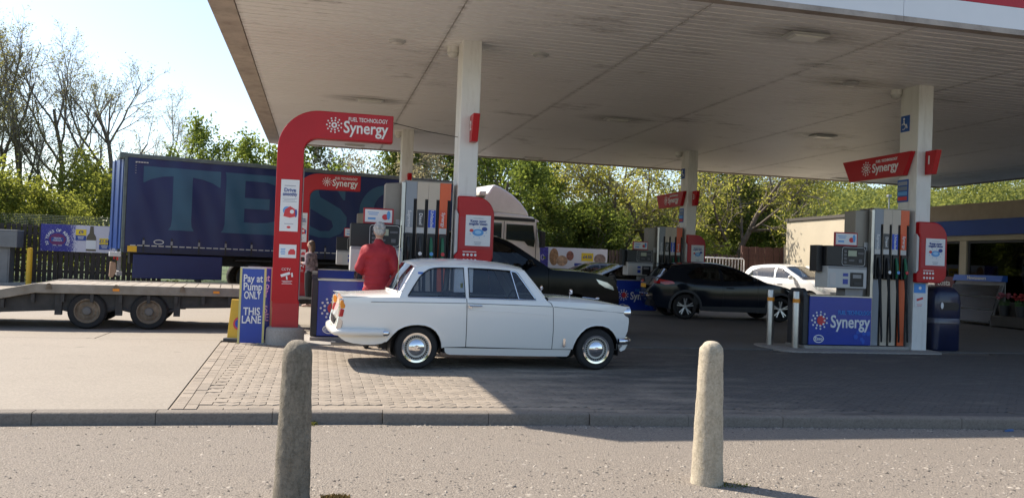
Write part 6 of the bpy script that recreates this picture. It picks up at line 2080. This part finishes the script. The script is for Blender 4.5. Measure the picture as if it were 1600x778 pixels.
MB().disc((-.004, 0, .72), .24, 'x', 20, .004, .20).build("cup_picture", mat("coffee_brown", (.30, .20, .13), .5, var=.3), t)
MB().disc((-.01, .05, .60), .14, 'x', 20, .003, .12).build("cup_picture", M_PAPER, t)
box("foot", M_DGREY, t, -.15, .25, -.40, .40, 0, .098)
def bucket(loc, label, m, seed):
    t = thing("flower_bucket", label, "flowers", loc, 0, "buckets of flowers outside the shop")
    MB().lathe([(.001, 0), (.11, 0), (.15, .30), (.14, .30), (.11, .05)], 16).build("bucket", M_DGREY, t, True)
    rg = np.random.default_rng(seed)
    bl = MB()
    for i in range(26):
        a, r = rg.uniform(0, 6.28), .20 * rg.random() ** .5
        bl.ball((r * cos(a), r * sin(a), .48 + rg.random() * .16), .045, .045, .035, 7, 5)
    bl.build("blooms", m, t, True)
    lf = MB()
    for i in range(40):
        a, r = rg.uniform(0, 6.28), .17 * rg.random() ** .5
        p = Vector((r * cos(a), r * sin(a), .30 + rg.random() * .2))
        lf.tube([(p.x * .5, p.y * .5, .15), p], .008, 4)
    lf.build("stems", mat("stem_green", (.05, .12, .03), .7), t)
st_ = thing("display_stand", "low tiered wooden stand carrying flower buckets", "stand", (19.45, 20.15, 0))
box("tier", mat("stand_wood", (.045, .04, .036), .7, var=.2), st_, -.25, .05, -.60, .60, .04, .34, .01)
box("tier", mat("stand_wood", (.045, .04, .036), .7, var=.2), st_, .052, .42, -.60, .60, .04, .74, .01)
for k, (x, y, z, m_, lb) in enumerate(((19.37, 19.85, .345, mat("bloom_red", (.28, .015, .02), .6), "red flowers in a bucket on the front of the stand"),
                                       (19.37, 20.45, .345, mat("bloom_pink", (.30, .08, .11), .6), "pink flowers in a bucket nearest the newspaper stand"),
                                       )):
    bucket((x, y, z), lb, m_, k)

# ------------------------------------------------------------------ people
def cap(mb, p0, p1, r0, r1, n=12, flat=1.0):
    p0, p1 = Vector(p0), Vector(p1)
    d = (p1 - p0).normalized()
    pts, rs = [], []
    for k in range(5):
        a = pi / 2 * (k / 4)
        pts.append(p0 - d * r0 * cos(a)); rs.append(max(.002, r0 * sin(a)))
    for k in range(5):
        a = pi / 2 * (1 - k / 4)
        pts.append(p1 + d * r1 * cos(a)); rs.append(max(.002, r1 * sin(a)))
    mb.tube(pts, rs, n)
def organic(name, mb, m, parent, voxel, it=6, f=.5):
    o = mb.build(name, m, parent, True, angle=180)
    r = o.modifiers.new("merge", 'REMESH')
    r.mode = 'VOXEL'
    r.voxel_size = voxel
    r.use_smooth_shade = True
    s = o.modifiers.new("soften", 'SMOOTH')
    s.factor = f
    s.iterations = it
    return o
M_SKIN = mat("skin", (.50, .30, .22), .55, var=.08)
M_JACKET = mat("red_jacket", (.36, .018, .028), .75, var=.15, vs=7, bmp=.3, bs=25)
M_JEANS = mat("blue_jeans", (.06, .10, .20), .85, var=.2, vs=12)
M_HAIRG = mat("grey_hair", (.42, .41, .40), .7, var=.3, vs=40, bmp=.6, bs=60)
def hand(mb, wrist, d, palm_n, side, s=1.0):
    """palm plus five bent fingers reaching along d"""
    wrist, d, n = Vector(wrist), Vector(d).normalized(), Vector(palm_n).normalized()
    u = d.cross(n).normalized() * side
    pc = wrist + d * .05 * s
    for k in range(4):
        o_ = u * (k - 1.5) * .021 * s
        cap(mb, wrist + o_ * .6, pc + d * .045 * s + o_, .014 * s, .0125 * s, 8)
        L_ = (.036, .042, .040, .032)[k] * s
        a = pc + d * .05 * s + o_
        b = a + (d * .85 - n * .5).normalized() * L_
        c = b + (d * .35 - n * .9).normalized() * L_ * .8
        cap(mb, a, b, .010 * s, .009 * s, 8)
        cap(mb, b, c, .009 * s, .008 * s, 8)
    a = wrist + d * .025 * s - u * .03 * s
    b = a + (d * .6 - u * .6 - n * .3).normalized() * .04 * s
    cap(mb, a, b, .013 * s, .011 * s, 8)
    cap(mb, b, b + (d * .9 - n * .4).normalized() * .032 * s, .010 * s, .009 * s, 8)
def man():
    t = thing("person", "grey haired person in a red jacket and jeans, back turned, at the pump", "person", (.86, 12.42, 0), radians(-6))
    # x right, y away from the camera (faces +y)
    b = MB()
    for s in (-1, 1):
        cap(b, (s * .10, .0, .92), (s * .115, .02, .50), .095, .062)
        cap(b, (s * .115, .02, .50), (s * .12, -.01, .10), .060, .042)
        cap(b, (s * .12, -.02, .06), (s * .14, .13, .035), .042, .036)
        cap(b, (s * .17, .0, 1.42), (s * .26, -.03, 1.17), .05, .042)
        cap(b, (s * .26, -.03, 1.17), (s * .20, .17, 1.10), .040, .030)
        hand(b, (s * .20, .17, 1.10), (-s * .25, 1, .05), (0, 0, 1), s)
    cap(b, (-.04, 0, .96), (-.04, .0, 1.20), .09, .09)
    cap(b, (.04, 0, .96), (.04, .0, 1.20), .09, .09)
    cap(b, (-.12, 0, 1.38), (.12, 0, 1.38), .085, .085)
    cap(b, (0, 0, 1.15), (0, 0, 1.4), .095, .095)
    cap(b, (0, .0, 1.45), (.005, .02, 1.60), .062, .056)
    b.ball((.01, .02, 1.715), .076, .095, .115, 18, 14)
    b.ball((.015, .075, 1.665), .05, .05, .055, 14, 10)       # jaw
    cap(b, (.02, .112, 1.725), (.022, .128, 1.69), .012, .016, 8)   # nose
    for s in (-1, 1):
        b.ball((.01 + s * .078, .012, 1.70), .012, .022, .034, 10, 8)
        b.ball((.014 + s * .032, .098, 1.735), .013, .012, .010, 8, 6)
    organic("body", b, M_SKIN, t, .011, 3)
    eyes = MB()
    for s in (-1, 1):
        eyes.ball((.014 + s * .031, .106, 1.727), .011, .009, .009, 10, 8)
    eyes.build("eyes", mat("eye", (.1, .09, .08), .2), t, True)
    MB().tube([(-.012, .122, 1.648), (.015, .126, 1.645), (.042, .122, 1.648)], .006, 6).build("mouth", mat("lip", (.34, .13, .11), .5), t)
    j = MB()
    cap(j, (-.115, -.005, 1.39), (.115, -.005, 1.39), .135, .135, 16)
    for k in range(7):
        z = .88 + k * .07
        r = (.206, .204, .200, .198, .198, .198, .190)[k]
        j.ball((0, -.005, z), r, r * .72, .075, 20, 8)
    cap(j, (-.06, 0, 1.43), (.06, 0, 1.43), .105, .105)
    cap(j, (0, -.005, 1.46), (0, .005, 1.54), .085, .078)
    for s in (-1, 1):
        cap(j, (s * .170, .0, 1.425), (s * .262, -.035, 1.165), .086, .072, 14)
        cap(j, (s * .262, -.035, 1.165), (s * .215, .125, 1.105), .070, .052, 14)
    jk = organic("jacket", j, M_JACKET, t, .016, 5)
    tex = bpy.data.textures.new("cloth_folds", 'CLOUDS')
    tex.noise_scale = .11
    dm = jk.modifiers.new("folds", 'DISPLACE')
    dm.texture = tex
    dm.strength = .022
    dm.mid_level = .5
    tex2 = bpy.data.textures.new("cloth_creases", 'CLOUDS')
    tex2.noise_scale = .045
    dm2 = jk.modifiers.new("creases", 'DISPLACE')
    dm2.texture = tex2
    dm2.strength = .008
    dm2.mid_level = .5
    hem = MB().lathe([(.196, .815), (.206, .82), (.208, .87), (.198, .875)], 28)
    hem.v = [(x, y * .74 - .005, z) for x, y, z in hem.v]
    hem.build("hem", M_JACKET, t, True)
    tr = MB()
    for s in (-1, 1):
        cap(tr, (s * .085, .0, .88), (s * .115, .02, .50), .10, .085, 14)
        cap(tr, (s * .115, .02, .50), (s * .12, -.01, .13), .083, .072, 14)
    cap(tr, (-.07, 0, .91), (.07, 0, .91), .105, .105, 14)
    organic("trousers", tr, M_JEANS, t, .016, 4)
    for s in (-1, 1):
        sh = MB()
        cap(sh, (s * .12, -.04, .055), (s * .14, .15, .045), .052, .042)
        o = organic("shoe", sh, M_DGREY, t, .012, 2)
    h = MB()
    rg = np.random.default_rng(3)
    h.ball((.008, .0, 1.745), .088, .100, .098, 18, 12)
    h.ball((.008, -.045, 1.715), .076, .058, .075, 16, 10)
    for i in range(34):
        a, e = rg.uniform(0, 6.28), rg.uniform(.0, 1.4)
        h.ball((.008 + .078 * cos(a) * cos(e), -.01 + .09 * sin(a) * cos(e) * (1 if sin(a) < .3 else .6), 1.745 + .09 * sin(e)), .026, .026, .02, 7, 5)
    organic("hair", h, M_HAIRG, t, .008, 1, .4)
    return t
man()
def woman():
    t = thing("person", "distant person in a pale patterned top holding something, beside the far red pylon", "person", (-.17, 22.15, 0), radians(60))
    b = MB()
    for s in (-1, 1):
        cap(b, (s * .085, 0, .86), (s * .09, .015, .47), .085, .055)
        cap(b, (s * .09, .015, .47), (s * .095, -.01, .09), .054, .038)
        cap(b, (s * .095, -.02, .05), (s * .105, .12, .03), .036, .03)
        cap(b, (s * .165, .0, 1.33), (s * .215, -.02, 1.10), .05, .04)
        cap(b, (s * .215, -.02, 1.10), (s * .10, .18, 1.12), .036, .028)
        hand(b, (s * .10, .18, 1.12), (-s * .3, 1, .2), (0, 0, 1), s, .9)
    cap(b, (0, 0, .92), (0, 0, 1.12), .085, .085)
    cap(b, (-.08, 0, 1.28), (.08, 0, 1.28), .08, .08)
    cap(b, (0, 0, 1.1), (0, 0, 1.3), .085, .085)
    cap(b, (0, 0, 1.36), (0, .01, 1.48), .05, .046)
    b.ball((0, .02, 1.585), .07, .088, .105, 16, 12)
    cap(b, (0, .105, 1.595), (0, .118, 1.565), .010, .013, 8)
    for s in (-1, 1):
        b.ball((s * .072, .01, 1.575), .01, .02, .03, 8, 6)
    organic("body", b, M_SKIN, t, .012, 3)
    j = MB()
    cap(j, (-.09, 0, 1.29), (.09, 0, 1.29), .118, .118)
    for k in range(6):
        j.ball((0, 0, .84 + k * .08), .165 - .004 * k, .12, .08, 16, 8)
    for s in (-1, 1):
        cap(j, (s * .155, 0, 1.325), (s * .22, -.02, 1.10), .068, .055)
        cap(j, (s * .22, -.02, 1.10), (s * .15, .11, 1.11), .05, .042)
    organic("top", j, mat("patterned_top", (.24, .18, .20), .8, var=.6, vs=14), t, .016, 4)
    tr = MB()
    for s in (-1, 1):
        cap(tr, (s * .085, 0, .86), (s * .09, .015, .47), .10, .07)
        cap(tr, (s * .09, .015, .47), (s * .095, -.01, .10), .068, .05)
    organic("trousers", tr, M_TRIMB, t, .016, 4)
    h = MB()
    h.ball((0, -.01, 1.615), .080, .092, .09, 16, 12)
    h.ball((0, -.06, 1.52), .072, .05, .13, 14, 10)
    organic("hair", h, mat("brown_hair", (.09, .05, .03), .6, var=.3, vs=40), t, .010, 2)
    return t
woman()
tag(MB().box(-.075, .075, -.008, .008, 0, .16).build("phone", M_BLACK, None, loc=(-.33, 22.30, 1.10), bevel=.006), "dark phone held by the distant person", "phone")
# ------------------------------------------------------------------ trees
def grow(seed, H, r0, nch, ratio, ang, trop, wob, trunk=.35, lean=0., droop=None):
    rg = np.random.default_rng(seed)
    segs, tips = [], []
    d0 = np.array([lean * rg.uniform(-1, 1), lean * rg.uniform(-1, 1), 1.0])
    stack = [(np.zeros(3), d0 / np.linalg.norm(d0), H * .62, r0, 0)]
    last = len(nch)
    while stack:
        p, d, L, r, lv = stack.pop()
        n = max(2, min(9, int(L / (.55 if lv < 2 else .28))))
        pos = [(p.copy(), d.copy(), r)]
        tp = trop[min(lv, len(trop) - 1)]
        for i in range(n):
            d = d + rg.normal(0, wob, 3) + np.array([0, 0, tp])
            d /= np.linalg.norm(d)
            q = p + d * L / n
            r1 = r * (1 - .55 * (i + 1) / n) if lv else r0 * (1 - .6 * (i + 1) / n)
            segs.append((p, q, pos[-1][2], r1))
            p = q
            pos.append((p.copy(), d.copy(), r1))
        if lv < last:
            k = nch[lv]
            for c in range(k):
                t = (trunk if lv == 0 else .22) + (1 - (trunk if lv == 0 else .22)) * (c + rg.random()) / k
                j = min(n, max(1, int(round(t * n))))
                pp, dd, rr = pos[j]
                a = rg.uniform(0, 2 * pi)
                u = np.cross(dd, [0.3, .5, .8]); u /= np.linalg.norm(u)
                v = np.cross(dd, u)
                th = ang[lv] * rg.uniform(.65, 1.25)
                nd = dd * cos(th) + (u * cos(a) + v * sin(a)) * sin(th)
                stack.append((pp, nd, L * ratio[lv] * rg.uniform(.7, 1.15) * (1.15 - .45 * t), max(.006, rr * .62), lv + 1))
        if lv >= last - 1:
            tips += [x[0] for x in pos[1:]]
    return segs, np.array(tips)

def seg_mesh(name, segs, k, m):
    if not segs: return None
    P0 = np.array([s[0] for s in segs]); P1 = np.array([s[1] for s in segs])
    R0 = np.array([s[2] for s in segs]); R1 = np.array([s[3] for s in segs])
    D = P1 - P0; D /= np.linalg.norm(D, axis=1)[:, None] + 1e-9
    A = np.where(np.abs(D[:, 2:3]) < .9, np.array([[0, 0, 1.]]), np.array([[1., 0, 0]]))
    U = np.cross(D, A); U /= np.linalg.norm(U, axis=1)[:, None]
    Vv = np.cross(D, U)
    th = np.arange(k) * 2 * pi / k
    ring = U[:, None] * np.cos(th)[None, :, None] + Vv[:, None] * np.sin(th)[None, :, None]
    V = np.concatenate([P0[:, None] + ring * R0[:, None, None], P1[:, None] + ring * R1[:, None, None]], 1)
    i = np.arange(k)
    F = np.stack([i, (i + 1) % k, (i + 1) % k + k, i + k], 1)
    F = F[None] + (np.arange(len(segs)) * 2 * k)[:, None, None]
    me = np_mesh(name, V.reshape(-1, 3), F.reshape(-1, 4), m)
    me.polygons.foreach_set("use_smooth", [True] * len(me.polygons))
    return me

def leaf_mesh(name, pts, size, m, seed, hang=0.):
    rg = np.random.default_rng(seed)
    n = len(pts)
    a = rg.normal(0, 1, (n, 3)); a[:, 2] = a[:, 2] * .7 - hang
    a /= np.linalg.norm(a, axis=1)[:, None]
    b = np.cross(a, rg.normal(0, 1, (n, 3))); b /= np.linalg.norm(b, axis=1)[:, None]
    s = size * rg.uniform(.6, 1.3, (n, 1))
    a *= s; b *= s * .55
    V = np.stack([pts, pts + a * .45 + b * .5, pts + a, pts + a * .45 - b * .5], 1)
    F = np.arange(n * 4).reshape(-1, 4)
    return np_mesh(name, V.reshape(-1, 3), F, m)

def spread(tips, n, sig, seed):
    rg = np.random.default_rng(seed)
    return tips[rg.integers(0, len(tips), n)] + rg.normal(0, sig, (n, 3))

L_BARE = leaf("leaf_young", (.16, .155, .065), (.30, .29, .13), .55)
L_GREEN = leaf("leaf_green", (.070, .105, .03), (.20, .255, .07), .55)
L_DEEP = leaf("leaf_deep", (.058, .085, .03), (.15, .19, .06), .55)
L_WILLOW = leaf("leaf_willow", (.17, .18, .05), (.38, .38, .12), .6)
L_SHRUB = leaf("leaf_shrub", (.10, .13, .035), (.27, .295, .08), .6)
L_BLOSS = leaf("leaf_blossom", (.22, .20, .15), (.42, .38, .30), .45)

def variant(kind, seed):
    if kind == 'bare':
        s, t = grow(seed, 12, .15, (8, 7, 6, 5), (.62, .52, .5, .5), (.62, .62, .7, .7), (.0, .05, .03, .01, 0), .10, .30, .12)
        pts, size, m, hang = spread(t, 3600, .12, seed), .08, L_BARE, 0
    elif kind == 'bushy':
        s, t = grow(seed, 8, .15, (11, 7, 5), (.60, .52, .5), (.95, .75, .8), (0, .06, .02, 0), .10, .12, .08)
        pts, size, m, hang = spread(t, 12500, .20, seed), .18, L_GREEN, .3
    elif kind == 'deep':
        s, t = grow(seed, 8, .15, (11, 7, 5), (.62, .52, .5), (.9, .75, .8), (0, .04, .02, 0), .11, .10, .1)
        pts, size, m, hang = spread(t, 10500, .19, seed), .17, L_DEEP, .2
    elif kind == 'bloss':
        s, t = grow(seed, 8, .12, (9, 7, 5), (.62, .52, .5), (.8, .75, .8), (0, .04, .02, 0), .11, .15, .1)
        pts, size, m, hang = spread(t, 7000, .14, seed), .11, L_BLOSS, .2
    elif kind == 'willow':
        s, t = grow(seed, 8.5, .15, (9, 8, 6), (.72, .55, .55), (.8, .8, .8), (.0, .02, -.05, -.12), .12, .18, .25)
        pts, size, m, hang = spread(t, 6000, .13, seed), .13, L_WILLOW, .7
    else:
        s, t = grow(seed, 4, .05, (10, 7, 5), (.75, .55, .5), (.9, .8, .8), (0, .03, .0, 0), .15, .05, .2)
        pts, size, m, hang = spread(t, 9000, .16, seed), .125, L_SHRUB, .2
    big = [q for q in s if q[2] > .035]
    fine = [q for q in s if q[2] <= .035]
    return (seg_mesh("trunk", big, 7, M_BARK), seg_mesh("branches", fine, 3, M_TWIG), leaf_mesh("crown", pts, size, m, seed, hang),
            max(float(q[1][2]) for q in s))
VAR = {}
for kind, seeds in (('bare', (11, 12, 13)), ('bushy', (21, 22)), ('deep', (31,)), ('bloss', (41,)), ('willow', (51, 52)), ('shrub', (61, 62))):
    for i, sd in enumerate(seeds):
        VAR[(kind, i)] = variant(kind, sd)

def tree(name, kind, v, x, y, top, rz, label, group, cat="tree", fat=1.0, crown_m=None):
    tr_, br_, cr_, h = VAR[(kind, v)]
    sc = top / h
    t = thing(name, label, cat, (x, y, -.15), rz, group)
    for nm, me in (("trunk", tr_), ("branches", br_), ("crown", cr_)):
        if me is None: continue
        o = obj(nm, me, t)
        o.scale = (sc * fat, sc * fat, sc)
        if nm == "crown" and crown_m:
            o.material_slots[0].link = 'OBJECT'
            o.material_slots[0].material = crown_m
    return t
GT = "trees beyond the fence"
for i, (v, x, y, top, rz, lb) in enumerate((
        (0, -16.0, 46, 13.0, .3, "tall thinly leaved tree at the left edge of the picture"),
        (1, -13.9, 46, 12.7, 1.9, "tall thinly leaved tree with a dark forked trunk above the left banner"),
        (2, -12.2, 47, 12.4, 3.4, "thinly leaved tree leaning between the two tall ones at left"),
        (0, -10.0, 46, 11.6, 4.6, "thinly leaved tree just left of the lorry's rear corner"),
        (1, -8.2, 47, 10.6, 5.4, "rounded thinly leaved tree rising above the lorry's roof"),
        (2, -18.6, 50, 12.5, .9, "bare far tree half cut by the left edge"),
        (2, 21.4, 38.5, 9.0, .2, "dark trunked bare tree left of the cream shop wall"),
        (0, 24.3, 39.5, 9.0, 2.2, "dark trunked bare tree behind the corner of the cream shop wall"))):
    tree("bare_tree", 'bare', v, x, y, top, rz, lb, GT)
for i, (k, v, x, y, top, rz, fat, lb) in enumerate((
        ('bushy', 0, -5.3, 41, 7.4, .4, .8, "bright green bushy tree rising above the middle of the lorry"),
        ('bushy', 1, -2.9, 40, 6.7, 2.2, .8, "green bushy tree left of the red pylon's arm"),
        ('bushy', 0, -.6, 40, 7.4, 4.0, .95, "green bushy tree seen under the nearer pylon arm"),
        ('bloss', 0, 1.4, 39, 7.4, 1.0, .8, "pale blossoming tree seen under the end of the pylon arm"),
        ('deep', 0, 2.6, 40, 8.0, .5, 1.0, "dark green tree behind the far left column"),
        ('bloss', 0, 4.9, 38.5, 7.8, 3.0, 1.0, "pale flowering tree between the two left columns"),
        ('deep', 0, 7.3, 42, 9.4, 2.5, 1.0, "dark green tree high behind the lorry cab"),
        ('bushy', 1, 8.2, 37.5, 6.9, 1.2, .95, "bright green tree directly above the lorry cab"),
        ('bushy', 0, 10.6, 37.0, 5.6, 5.2, 1.0, "bright green tree right of the lorry cab over the banner"),
        ('deep', 0, 11.6, 43, 8.6, 4.1, 1.1, "dark tree behind the bright ones right of the cab"),
        ('deep', 0, 20.6, 41.5, 8.0, 5.6, 1.0, "dark leafy tree behind the white hatchback"))):
    tree("leafy_tree", k, v, x, y, top, rz, lb, GT, fat=fat)
for i, (v, x, y, top, rz, fat, lb) in enumerate((
        (0, 13.0, 37.5, 8.2, .3, 1.0, "yellow green drooping tree with bare limbs left of the far pump"),
        (1, 15.4, 37.0, 8.0, 1.8, 1.05, "yellow green drooping tree directly behind the far pump"),
        (0, 17.6, 38.5, 8.4, 3.5, 1.0, "yellow green drooping tree right of the far column"),
        (1, 19.6, 37.2, 8.2, 5.0, 1.0, "yellow green drooping tree above the white railing"),
        (0, 22.8, 40.5, 8.6, 2.6, 1.1, "yellow green drooping tree nearest the cream shop wall"))):
    tree("drooping_tree", 'willow', v, x, y, top, rz, lb, GT, fat=fat)
GS = "shrubs beyond the fence"
sh = [(0, -11.9, 34.4, 4.6, .2, 1.0, "bright shrub above the grey cabinet at the left edge"), (1, -10.3, 34.8, 4.0, 2.0, .95, "bright shrub above the left end of the banner"),
      (0, -8.6, 35.5, 3.1, 4.1, .9, "low shrub above the banner's wine bottle"), (1, -6.9, 35.8, 3.0, 5.0, .9, "low shrub beside the lorry's rear corner")]
for i, (v, x, y, top, rz, fat, lb) in enumerate(sh):
    tree("shrub", 'shrub', v, x, y, top, rz, lb, GS, "shrub", fat)
rg = random.Random(9)
ORD = ('first', 'second', 'third', 'fourth', 'fifth', 'sixth', 'seventh', 'eighth', 'ninth', 'tenth')
k = 0
under = [(-19 + 1.9 * i, 41.5 + rg.uniform(-1.5, 2.5), rg.uniform(4.8, 6.6)) for i in range(10)]
for i, (x, y, top) in enumerate(under):
    tree("understorey_shrub", 'shrub', i % 2, x, y, top, rg.uniform(0, 6), "olive undergrowth bush behind the left fence, %s counted from the left edge" % ORD[i], "undergrowth behind the left fence", "shrub", .85, L_DEEP if i % 3 == 0 else None)
under2 = [(8.2 + 1.75 * i, 36.4 + rg.uniform(-.8, 1.6), rg.uniform(2.9, 4.8)) for i in range(9)]
for i, (x, y, top) in enumerate(under2):
    tree("understorey_shrub", 'shrub', i % 2, x, y, top, rg.uniform(0, 6), "green undergrowth bush above the brown fence, %s counted from the lorry cab" % ORD[i], "undergrowth above the brown fence", "shrub", .95, L_DEEP if i % 3 == 1 else L_GREEN if i % 3 == 2 else None)

# wooded bank behind the shop and the far wood line
def bank(name, label, fn, n, size, m, seed):
    rg = np.random.default_rng(seed)
    pts = fn(rg, n)
    return tag(obj(name, leaf_mesh(name, pts, size, m, seed, .2)), label, "wood", kind="stuff")
def clumps(cx, cy, cz, r, rg, n):
    i = rg.integers(0, len(cx), n)
    d = rg.normal(0, 1, (n, 3)); d /= np.linalg.norm(d, axis=1)[:, None]
    d *= (r[i] * rg.uniform(.75, 1.05, n))[:, None]
    return np.stack([cx[i] + d[:, 0], cy[i] + d[:, 1], cz[i] + d[:, 2] * .8], 1)
def hill_z(x, y):
    return np.clip((x - 24) * .10, 0, 6) + np.clip((y - 36) * .12, 0, 9) * np.clip((x - 22) / 8, 0, 1)
hv, hf = [], []
xs_, ys_ = np.linspace(22, 140, 40), np.linspace(34, 150, 40)
for i, x in enumerate(xs_):
    for j, y in enumerate(ys_):
        hv.append((x, y, -.2 + float(hill_z(x, y)) * (1 if y > 34 else 0)))
for i in range(39):
    for j in range(39):
        a = i * 40 + j
        hf.append((a, a + 40, a + 41, a + 1))
hl_ = MB().add(hv, hf).build("hill", M_GRASS, None, True, fix=False)
hl_["kind"] = "structure"
def hillwood(rg, n):
    m_ = 420
    cx = rg.uniform(27, 95, m_); cy = rg.uniform(46, 84, m_)
    cz = hill_z(cx, cy) + rg.uniform(.4, 3.0, m_)
    return clumps(cx, cy, cz, rg.uniform(1.1, 2.3, m_), rg, n)
bank("hillside_wood", "yellow green wooded bank rising behind the shop", hillwood, 95000, .30, leaf("leaf_bank", (.11, .13, .045), (.26, .28, .10), .5), 5)
def farwood(rg, n):
    m_ = 300
    cx = rg.uniform(-60, 45, m_); cy = rg.uniform(62, 78, m_)
    cz = rg.uniform(.5, 5.5, m_)
    return clumps(cx, cy, cz, rg.uniform(1.2, 2.6, m_), rg, n)
bank("distant_wood", "dark far wood closing the view between the nearer trees", farwood, 50000, .36, L_DEEP, 6)
def hedge_back(rg, n):  # out of view, added to darken reflections and the shade under the canopy
    m_ = 260
    cx = rg.uniform(-45, 60, m_); cy = rg.uniform(-30, -24, m_)
    return clumps(cx, cy, rg.uniform(.2, 1.6, m_), rg.uniform(.8, 1.4, m_), rg, n)
bank("added_hedge", "unseen hedge added behind the camera to darken reflections and shade", hedge_back, 20000, .45, L_DEEP, 8)
t = thing("lamp_mast", "thin grey mast on the wooded bank above the shop roof", "mast", (34.4, 45.5, 0))
MB().tube([(0, 0, 0), (0, 0, 6.3)], [.06, .04], 8).build("pole", M_GREYM, t)
MB().box(-.12, .12, -.1, .1, 6.3, 6.45).build("head", M_GREYM, t, bevel=.02)

for o in bpy.data.objects:
    if o.parent is not None and o.name.split(".")[0] in ("pictogram", "button", "rim_slot", "small_print", "picture_dots", "hexagon_print", "wheel_nut"):
        o["kind"] = "stuff"
